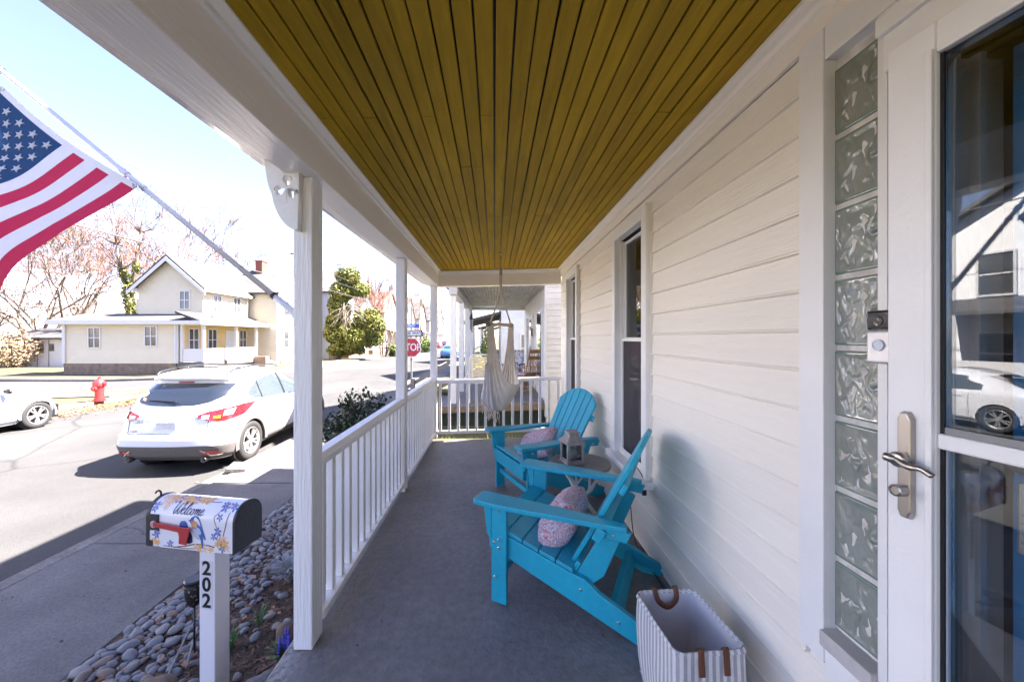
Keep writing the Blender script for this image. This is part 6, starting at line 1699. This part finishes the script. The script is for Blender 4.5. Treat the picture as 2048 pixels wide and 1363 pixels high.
# plain row houses: body, gable roof, windows, porch
def row_house(label, x0, x1, y0, y1, ze, zr, axis, wm, side, stories=2, porch=True, roofm=ROOFG, chim=False):
    t = thing('row_house', label, 'house', ((x0 + x1) / 2, y0, GZ)); off = -Vector(((x0 + x1) / 2, y0, GZ))
    MB().box(x0, x1, y0, y1, GZ - .1, ze).build('wall', wm, t, off)
    gable(t, off, axis, x0, x1, y0, y1, ze, zr, .3, roofm, wallm=wm)
    fx = x1 if side > 0 else x0; f = '+x' if side > 0 else '-x'
    n = max(2, int((y1 - y0) / 2.2))
    for s in range(stories):
        for k in range(n): win(t, off, f, y0 + (k + .5) * (y1 - y0) / n, .9 + 2.75 * s, .8, 1.4, fx, False)
        m = max(2, int((x1 - x0) / 2.6))
        for k in range(m): win(t, off, '-y', x0 + (k + .5) * (x1 - x0) / m, .9 + 2.75 * s, .8, 1.4, y0, False)
    if axis == 'x': win(t, off, f, (y0 + y1) / 2, ze + .35 * (zr - ze), .7, 1.0, fx, False)
    if porch:
        p0, p1 = (fx, fx + 1.9) if side > 0 else (fx - 1.9, fx)
        b = MB(); lo_, hi_ = (p1, p0) if side > 0 else (p0, p1)
        b.prism([(hi_, 2.7), (lo_ + .15 * side, 2.2), (lo_ + .15 * side, 2.32), (hi_, 2.84)], lambda a, c: Vector((a, y0 + .1, c)), lambda a, c: Vector((a, y1 - .1, c)))
        b.build('porch_roof', roofm, t, off, recalc=True)
        MB().box(p0 + .01, p1, y0 + .15, y1 - .15, GZ - .05, -.2).build('porch_deck', STEPM, t, off)
        for k in range(4):
            y = y0 + .25 + k * (y1 - y0 - .6) / 3; x = p1 - .15 if side > 0 else p0 + .03
            MB().box(x, x + .12, y, y + .12, -.199, 2.24).build('porch_post', WINF, t, off)
        x = p1 - .1 if side > 0 else p0 + .05
        MB().box(x, x + .04, y0 + .3, y1 - .3, .1, .7).build('porch_rail', WINF, t, off)
    if chim: 
        cxm = x0 + (x1 - x0) * .5
        MB().box(cxm - .35, cxm + .35, (y0 + y1) / 2 - .3, (y0 + y1) / 2 + .3, zr - .4, zr + 1.1).build('chimney', BRICK, t, off)
    return t
CRL = lapmat('cream_far_lap', (.60, .54, .43), (.56, .51, .40), .16); BRL = mat('brick_far', (.32, .13, .10), .9, (.25, .10, .08), 6)
GRL = lapmat('grey_far_lap', (.55, .55, .56), (.50, .50, .51), .16); BLR = mat('red_roof', (.22, .11, .085), .9, (.16, .08, .065), 8)
row_house('tall white house half hidden behind the near porch post', -24.5, -17.3, 39.5, 46, 6.4, 8.9, 'x', MATS['white_lap'], 1, chim=True)
row_house('white house with porch behind the ivy covered tree', -25, -18.0, 49.5, 56.5, 5.2, 7.6, 'x', MATS['white_lap'], 1)
row_house('house with reddish roof beside the crape myrtle', -25, -17.6, 60, 68, 5.6, 9.2, 'x', CRL, 1, roofm=BLR)
row_house('far gabled white house right of the utility pole', -24, -17.0, 72, 79, 5.8, 9.4, 'x', MATS['white_lap'], 1)
row_house('far grey gabled house fourth along the street', -24, -16.6, 83, 90, 5.8, 9.6, 'x', GRL, 1)
row_house('far cream gabled house fifth along the street', -24, -16.4, 95, 103, 5.8, 9.6, 'x', CRL, 1)
row_house('farthest white gabled house on the left of the street', -24, -16.2, 108, 118, 5.8, 9.8, 'x', MATS['white_lap'], 1)
GZ = ROADZ + .1
row_house('white house with small window beyond the neighbour porch', .35, 9, 19.5, 27, 5.4, 8.2, 'x', MATS['white_lap'], -1)
row_house('far right hand white house casting a pointed street shadow', .6, 9, 32, 39, 5.8, 9.6, 'x', MATS['white_lap'], -1)
row_house('farther right hand cream house along the sidewalk', .6, 9, 46, 53, 5.8, 9.6, 'x', CRL, -1)
GZ = ROADZ - .18
row_house('white sided house across the street outside the left edge', -27, -17.5, 1.5, 10.7, 5.6, 8.4, 'x', MATS['white_lap'], 1)
# shed
sp0 = (xx_(75, 31), 31, GZ)
shd = thing('garden_shed', 'small white shed left of the cream corner house', 'shed', sp0); of_ = -Vector(sp0)
SHW = mat('shed_paint', (.66, .66, .70), .7, (.58, .58, .62), 3, bump=.4, bs=8, stretch=(5, 5, .5))
MB().box(-39.2, -33.5, 31, 34, GZ - .1, 1.35).build('wall', SHW, shd, of_)
b = MB(); b.prism([(30.5, 1.32), (33, 2.15), (34.6, 1.5), (34.6, 1.62), (33, 2.3), (30.5, 1.46)], lambda a, c: Vector((-40, a, c)), lambda a, c: Vector((-33.2, a, c))); b.build('roof', ROOFG, shd, of_, recalc=True)
for px in (82, 103): MB().box(xx_(px, 31) - .22, xx_(px, 31) + .22, 30.97, 30.999, .2 + .15 * (px > 90), .95).build('window', WING, shd, of_)
for px in (75, 98): MB().box(xx_(px, 31) - .02, xx_(px, 31) + .02, 30.975, 30.999, GZ, 1.3).build('door_edge', CONCD, shd, of_)
row_house('pale low house far behind the bare trees', -72, -58, 62, 70, 2.6, 4.6, 'x', MATS['white_lap'], 1, 1, False)

# ================================================================ TREES
BARK = mat('bark', (.24, .185, .145), .95, (.14, .105, .08), 5, bump=1, bs=12, stretch=(3, 3, .5))
TWR = mat('red_twig', (.20, .11, .085), .9, (.15, .08, .06), 3); TWB = mat('pale_twig', (.18, .13, .10), .9, (.13, .095, .07), 3)
def bare_tree(label, loc, h, spread, seed, twm, r0=.28, stems=1, depth=5, buds=0, budm=None, name='bare_tree'):
    rs = random.Random(seed)
    t = thing(name, label, 'tree', loc); tr = MB(); tw = MB(); bd = MB()
    def grow(p, d, l, r, k):
        n = 3; pts = [p]; q = p; dd_ = d
        for i in range(n):
            dd_ = (dd_ + Vector((rs.gauss(0, .14), rs.gauss(0, .14), rs.gauss(0, .08) + .06))).normalized(); q = q + dd_ * l / n; pts.append(q)
        rr = [max(q * r, .017) for q in (1, .88, .78, .66)]
        (tr if k >= depth - 1 else tw).tube(pts, rr, 6 if k >= depth - 1 else (4 if k > 1 else 3), cap=False)
        if k == 0:
            for _ in range(buds):
                c = pts[rs.randint(1, 3)] + Vector((rs.gauss(0, .10), rs.gauss(0, .10), rs.gauss(0, .10))); s = rs.uniform(.02, .042)
                v = Vector((rs.gauss(0, 1), rs.gauss(0, 1), rs.gauss(0, 1))).normalized() * s; u = v.cross(Vector((rs.gauss(0, 1), rs.gauss(0, 1), 1))).normalized() * s * .7
                bd.add([c - v, c + u, c + v, c - u], [(0, 1, 2, 3)])
            return
        nb_ = rs.choice((2, 3, 3)) if k > 1 else 4
        for i in range(nb_):
            a = rs.uniform(0, 2 * PI); tilt = rs.uniform(.35, .85) * spread
            side = dd_.cross(Vector((math.cos(a), math.sin(a), .3))).normalized()
            nd = (dd_ * math.cos(tilt) + side * math.sin(tilt)).normalized(); nd.z = max(nd.z, -.15)
            s = pts[-1] if i < 2 else pts[2].lerp(pts[3], rs.random())
            grow(s, nd, l * rs.uniform(.62, .85), r * rs.uniform(.45, .62), k - 1)
    for s in range(stems):
        a = s * 2.4; d = Vector((math.cos(a) * .22 * (stems > 1), math.sin(a) * .22 * (stems > 1), 1)).normalized()
        grow(Vector((math.cos(a) * .15 * (stems > 1), math.sin(a) * .15 * (stems > 1), -.2)), d, h * .34, r0 * (1 if stems == 1 else .7), depth)
    tr.build('trunk', BARK, t, smooth=True); tw.build('crown', twm, t, smooth=True)
    if buds: bd.build('buds', budm or LEAFB, t)
    return t
BUD = mat('red_bud', (.20, .115, .085), .9, (.25, .15, .11), 8)
bare_tree('big multi stemmed bare tree at the left edge behind the shed', (-44, 36, GZ), 13.5, 1.0, 3, TWB, .30, 4, 6, 1, BUD)
bare_tree('reddish budding bare tree between the shed and the house', (-40.0, 45, GZ), 15, 1.0, 5, TWR, .24, 2, 6, 1, BUD)
bare_tree('thin bare tree behind the cream house wing', (-31.5, 37, GZ), 15, .9, 8, TWB, .26, 1, 6, 1, BUD)
bare_tree('low bare thicket tree beside the white shed', (-44, 31.5, GZ), 8, 1.2, 11, TWB, .2, 5, 5)
bare_tree('far reddish bare tree behind the shed roof', (-62, 56, GZ), 15, 1.0, 14, TWR, .3, 2, 6, 1, BUD)
bare_tree('slender reddish bare tree rising above the cream wing roof', (-34.5, 41, GZ), 14, 1.0, 41, TWR, .22, 2, 6, 1, BUD)
bare_tree('bare reddish tree between the flag and the shed', (-47, 42, GZ), 15, 1.0, 44, TWR, .26, 2, 6, 1, BUD)
bare_tree('pale crape myrtle right of the ivy covered tree', (xx_(768, 44), 44, GZ), 8.6, .75, 21, TWR, .16, 5, 5, 1, BUD)
bare_tree('bare tree far along the left of the street', (-15.8, 70, GZ), 9, .9, 23, TWR, .2, 2, 5, 1, BUD)
bare_tree('bare tree behind the stop sign houses', (-26, 72, GZ), 15, .9, 26, TWB, .3, 1, 6)
bare_tree('bare tree rising right of the far corner post', (-9.6 + .0, 66, GZ), 12, .9, 29, TWB, .2, 1, 6) if False else None
bare_tree('far bare tree seen between the neighbour porch posts', (-14.9, 92, GZ), 15, .9, 31, TWB, .3, 1, 5)

# ivy covered evergreen tree
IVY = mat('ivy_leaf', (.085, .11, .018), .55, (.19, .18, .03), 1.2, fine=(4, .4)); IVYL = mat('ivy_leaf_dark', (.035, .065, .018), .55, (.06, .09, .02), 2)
def leaf_cloud(b, c, r, n, sz, rs, shell=.55):
    for _ in range(n):
        while True:
            v = Vector((rs.uniform(-1, 1), rs.uniform(-1, 1), rs.uniform(-1, 1)))
            if shell < v.length < 1: break
        p = Vector((c[0] + v.x * r[0], c[1] + v.y * r[1], c[2] + v.z * r[2])) * 1.0
        p += v.normalized() * .35 * noise.noise(p * .9)
        s = sz * rs.uniform(.6, 1.3)
        d = (v.normalized() * .5 + Vector((rs.gauss(0, .6), rs.gauss(0, .6), rs.gauss(0, .6)))).normalized(); u = d.cross(Vector((rs.gauss(0, 1), rs.gauss(0, 1), rs.gauss(0, 1)))).normalized()
        w_ = d.cross(u).normalized()
        b.add([p - u * s, p + w_ * s * .7, p + u * s, p - w_ * s * .7], [(0, 1, 2, 3)])
TY = 38.0
iv0 = P(684, 714, TY); iv0.z = GZ
it = thing('ivy_tree', 'tall ivy smothered green tree across the street', 'tree', iv0)
rs = random.Random(4)
q_ = TY / 750
def ip(px, py, dy=0): return Vector(((px - 684) * q_, dy, (714 - py) * q_ + .0))
MB().tube([ip(670, 716), ip(671, 690), ip(680, 640), ip(690, 580), ip(700, 540)], [.62, .5, .4, .3, .15], 10).build('trunk', BARK, it, smooth=True)
lb1 = MB(); lb2 = MB()
for (px, py, rx, rz2, n) in ((700, 546, 26, 19, 1300), (690, 575, 24, 22, 1300), (716, 570, 22, 18, 1000), (680, 610, 24, 30, 1500), (668, 650, 18, 34, 1400), (690, 660, 28, 34, 1800), (735, 632, 28, 26, 1800), (755, 645, 22, 26, 1500), (722, 665, 30, 26, 1800), (705, 690, 26, 14, 800), (678, 690, 22, 14, 800), (745, 668, 24, 18, 1000)):
    c = ip(px, py, rs.uniform(-.6, .6)); leaf_cloud(lb1, c, (rx * q_, rx * q_ * .9, rz2 * q_), int(n * 1.9), .10, rs, .62)
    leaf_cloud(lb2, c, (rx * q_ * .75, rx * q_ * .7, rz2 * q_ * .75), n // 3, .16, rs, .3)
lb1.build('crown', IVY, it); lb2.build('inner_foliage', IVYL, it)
tw = MB()
for k in range(34):
    p = ip(rs.uniform(692, 718), rs.uniform(598, 630), -1.55); pts = [p]
    d = Vector((rs.gauss(0, .5), -.3, rs.uniform(-.9, .2)))
    for j in range(4): d = d + Vector((rs.gauss(0, .25), rs.gauss(0, .12), -.22)); p = p + d.normalized() * .45; pts.append(p)
    tw.tube(pts, [.028, .024, .018, .012, .007], 4)
tw.build('dead_branches', mat('dead_branch', (.26, .22, .18), .9), it)
# ivy on the forked trunk behind the corner house
f0 = (xx_(263, 33), 33, GZ); ft_ = thing('ivy_trunk_tree', 'forked bare tree with ivy on its trunk behind the cream house', 'tree', f0)
q3 = 33 / 750
def fp(px, py, dy=0): return Vector(((px - 263) * q3, dy, (720 - py) * q3))
MB().tube([fp(263, 725), fp(262, 640), fp(258, 575), fp(242, 530), (fp(232, 480))], [.35, .32, .24, .14, .06], 8).build('trunk', BARK, ft_, smooth=True)
MB().tube([fp(259, 580), fp(270, 545), fp(274, 500), fp(280, 455)], [.22, .16, .12, .05], 8).build('limb', BARK, ft_, smooth=True)
lb = MB(); rs = random.Random(9)
for a, b__, n in ((fp(263, 630), fp(258, 575), 1500), (fp(258, 575), fp(243, 528), 700), (fp(260, 578), fp(274, 520), 600)):
    for k in range(12):
        leaf_cloud(lb, a.lerp(b__, k / 11), (.42 - .1 * (n < 1000), .42, .35), n // 12, .10, rs, .4)
lb.build('ivy', IVY, ft_)
tw = MB()
for k in range(60):
    s = rs.choice((fp(232, 480), fp(280, 455), fp(242, 530), fp(274, 500), fp(259, 580))); p = Vector(s); d = Vector((rs.gauss(0, .5), rs.gauss(0, .4), rs.uniform(.2, 1))); pts = [p]
    for j in range(5): d = d.normalized() + Vector((rs.gauss(0, .2), rs.gauss(0, .2), .05)); p = p + d * .55; pts.append(p)
    tw.tube(pts, [.05, .04, .03, .022, .016, .01], 4)
tw.build('crown', TWB, ft_)
# shrubs along the street
def shrub(label, c, r, n, m, sz=.06, name='shrub'):
    t = thing(name, label, 'shrub', (c[0], c[1], c[2])); b = MB(); rs_ = random.Random(int(c[1] * 10)); 
    leaf_cloud(b, (0, 0, r[2] * .9), r, n, sz, rs_, .35); b.build('foliage', m, t)
    s = MB()
    for k in range(8): s.tube([(0, 0, 0), (rs_.gauss(0, .3) * r[0], rs_.gauss(0, .3) * r[1], r[2] * .9)], [.02, .008], 4)
    s.build('stems', TWIG, t)
FOR = mat('forsythia', (.62, .48, .04), .7, (.45, .42, .05), 6); GSH = mat('green_shrub', (.08, .13, .03), .7, (.14, .18, .04), 4)
shrub('yellow flowering forsythia beyond the neighbour porch', (-.35, 16.2, WALKZ), (.55, .6, .55), 1500, FOR)
shrub('rounded green shrub left of the forsythia', (-.75, 17.2, WALKZ), (.6, .7, .62), 1500, GSH)
shrub('tall narrow green shrub against the white house', (-.25, 18.6, WALKZ), (.35, .35, 1.35), 1800, GSH)
shrub('green shrub below the one way sign houses', (xx_(853, 58), 58, GZ), (1.2, 1.5, 1.3), 900, GSH, .15)
shrub('olive shrub right of the crape myrtle trunks', (xx_(788, 45), 45, GZ), (.9, .9, .9), 900, GSH, .12)
shrub('small green shrub at the cream house steps', (xx_(570, 33), 33, GZ), (.5, .5, .7), 500, GSH, .1)
shrub('dry brown bush beside the white shed', (xx_(18, 30), 30, GZ), (2.2, 1.5, 1.6), 2200, mat('dry_bush', (.30, .21, .13), .9, (.22, .15, .09), 3), .10)
# white picket fence by the ivy tree
pf = thing('picket_fence', 'white picket fence with brick footing behind the ivy tree', 'fence', (-16.9, 47, GZ))
for k in range(40): MB().box(-.03, .03, -.01, .01, .05, .95).build('picket', WINF, pf, (-.0, k * .17 - 3.2, 0))
for z in (.3, .75): MB().box(.012, .04, -3.4, 3.6, z, z + .06).build('fence_rail', WINF, pf)
MB().box(-.15, .15, -3.5, 3.7, -.1, .05).build('brick_footing', BRL, pf)
# far parked cars
for lab, loc, col in (('distant red parked car on the far left kerb', (-12.2, 78, ROADZ), (.35, .03, .03)), ('distant dark parked car farther along the left kerb', (-12.2, 90, ROADZ), (.06, .02, .03)), ('distant blue car near the forsythia', (-5.0, 40, ROADZ), (.05, .18, .42))):
    t = thing('parked_car', lab, 'car', loc, 0, 'parked cars'); c = Car(K2); pm = mat('far_paint_%.2f' % col[0], col, .3, coat=1)
    c.body([.18 + i * .045 for i in range(28)] + [1.455], [(.98, .325, .36), (3.72, .325, .36)]).build('body', pm, t, smooth=True)
    c.both([(('x', 0), .99, 1.33), (('x', .5), 1.01, 1.30)], .008, 4, 3).build('rear_window', CGL, t)
    for s in (-1, 1):
        c.band([(('y', 1.25), .97, 1.10), (('y', 2.2), .945, 1.345), (('y', 3.2), .935, .99)], .006, 4, 3, s).build('side_window', CGS, t)
        c.band([(('x', .5), .72, .84), (('y', .5), .74, .86)], .01, 3, 2, s).build('tail_lamp', TAIL, t)
        for wy in (.98, 3.72): MB().lathe([(.2, .11), (.325, .1), (.325, -.1), (.2, -.11)], 16, Matrix.Translation((s * .77, wy, .325)) @ Matrix.Rotation(PI / 2, 4, 'Y')).build('wheel', RUBBER, t)

# ================================================================ POLES AND WIRES
POLEW = mat('pole_wood', (.36, .24, .15), .9, (.26, .18, .12), 3, bump=.6, bs=10, stretch=(4, 4, .3)); WIRE = mat('wire', (.10, .10, .115), .6)
def upole(label, x, y, h, lamp=None):
    t = thing('utility_pole', label, 'utility pole', (x, y, GZ), group='utility poles')
    MB().tube([(0, 0, 0), (0, 0, h)], [.16, .11], 10).build('shaft', POLEW, t, smooth=True)
    MB().box(-1.1, 1.1, -.05, .05, h - .75, h - .63).build('cross_arm', POLEW, t)
    for k in (-1, -.5, .5, 1): MB().lathe([(.03, h - .63), (.05, h - .56), (.03, h - .48), (.001, h - .47)], 8, Matrix.Translation((k, 0, 0))).build('insulator', mat('insulator', (.4, .4, .42), .3), t)
    MB().lathe([(.2, h - 2.2), (.2, h - 1.4), (.1, h - 1.35), (.001, h - 1.35)], 12, Matrix.Translation((.32, 0, 0))).build('transformer', mat('transformer', (.32, .33, .34), .5), t, smooth=False)
    if lamp:
        MB().tube(catmull([(0, 0, lamp - .3), (1.0, -.1, lamp + .05), (2.2, -.2, lamp + .02)], 6), .03, 8).build('lamp_arm', METAL, t, smooth=True)
        MB().lathe([(.02, -.3), (.13, -.22), (.16, 0), (.12, .25), (.03, .38)], 12, Matrix.Translation((2.45, -.2, lamp)) @ Matrix.Rotation(PI / 2, 4, 'Y') @ Matrix.Diagonal((.6, 1, 1, 1))).build('lamp_head', mat('lamp_grey', (.6, .62, .66), .3), t, smooth=True)
    return t
upole('wooden utility pole with street lamp hidden behind the near porch post', -13.75, 27.3, 9.2, 7.7)
upole('far wooden utility pole above the one way sign', xx_(841, 66), 66, 10.6)
upole('wooden utility pole out of frame on the left', -13.75, -9, 9.2)
wr = 0
def wire(label, p, q, sag, r=.012):
    p, q = Vector(p), Vector(q); pts = []
    for k in range(25):
        t = k / 24; c = p.lerp(q, t); c.z -= sag * 4 * t * (1 - t); pts.append(c)
    o = MB().tube(pts, r, 5).build('overhead_wire', WIRE, None); return solo(o, label, 'wire', 'overhead wires')
hh = GZ + 9.2
for lab, dx, z, sg_, r in (('lowest thick overhead cable along the far side of the street', 0, 5.45, .35, .022), ('second overhead cable above the thick one', .05, 6.3, .3, .013), ('third overhead line along the far side', -.5, 7.0, .3, .010)):
    wire(lab, (-13.75 + dx, -9, z + .1), (-13.75 + dx, 27.3, z), sg_, r); 
    wire(lab + ', continued past the lamp pole', (-13.75 + dx, 27.3, z), (xx_(841, 66), 66, z + 1.2), .5, r)
wire('top power line on the left cross arm end', (-14.7, -9, hh - .5), (-14.7, 27.3, hh - .5), .3, .010); wire('top power line on the right cross arm end', (-12.7, -9, hh - .5), (-12.7, 27.3, hh - .5), .3, .010)
wire('service drop slanting from the lamp pole to the cream house', (-13.75, 27.3, 7.6), (-18.1, 33.9, 6.2), .2, .010)
wire('service drop crossing the sky from the lamp pole to the porch row', (-13.75, 27.3, 8.2), (.9, 20, 5.6), .5, .012)
wire('thin horizontal line across the sky left of the near post', (-14.5, 12.6, 6.55), (-6.2, 11.2, 6.2), .0, .006) if False else None
wire('long wire crossing over the street to the far corner post side', (-13.75, 27.3, 7.9), (xx_(960, 40), 40, 7.2), .3, .012)
wire('street crossing wire high over the flag pole', (-30, 24, 10.2), (2, 24.5, 10.4), .5, .012)
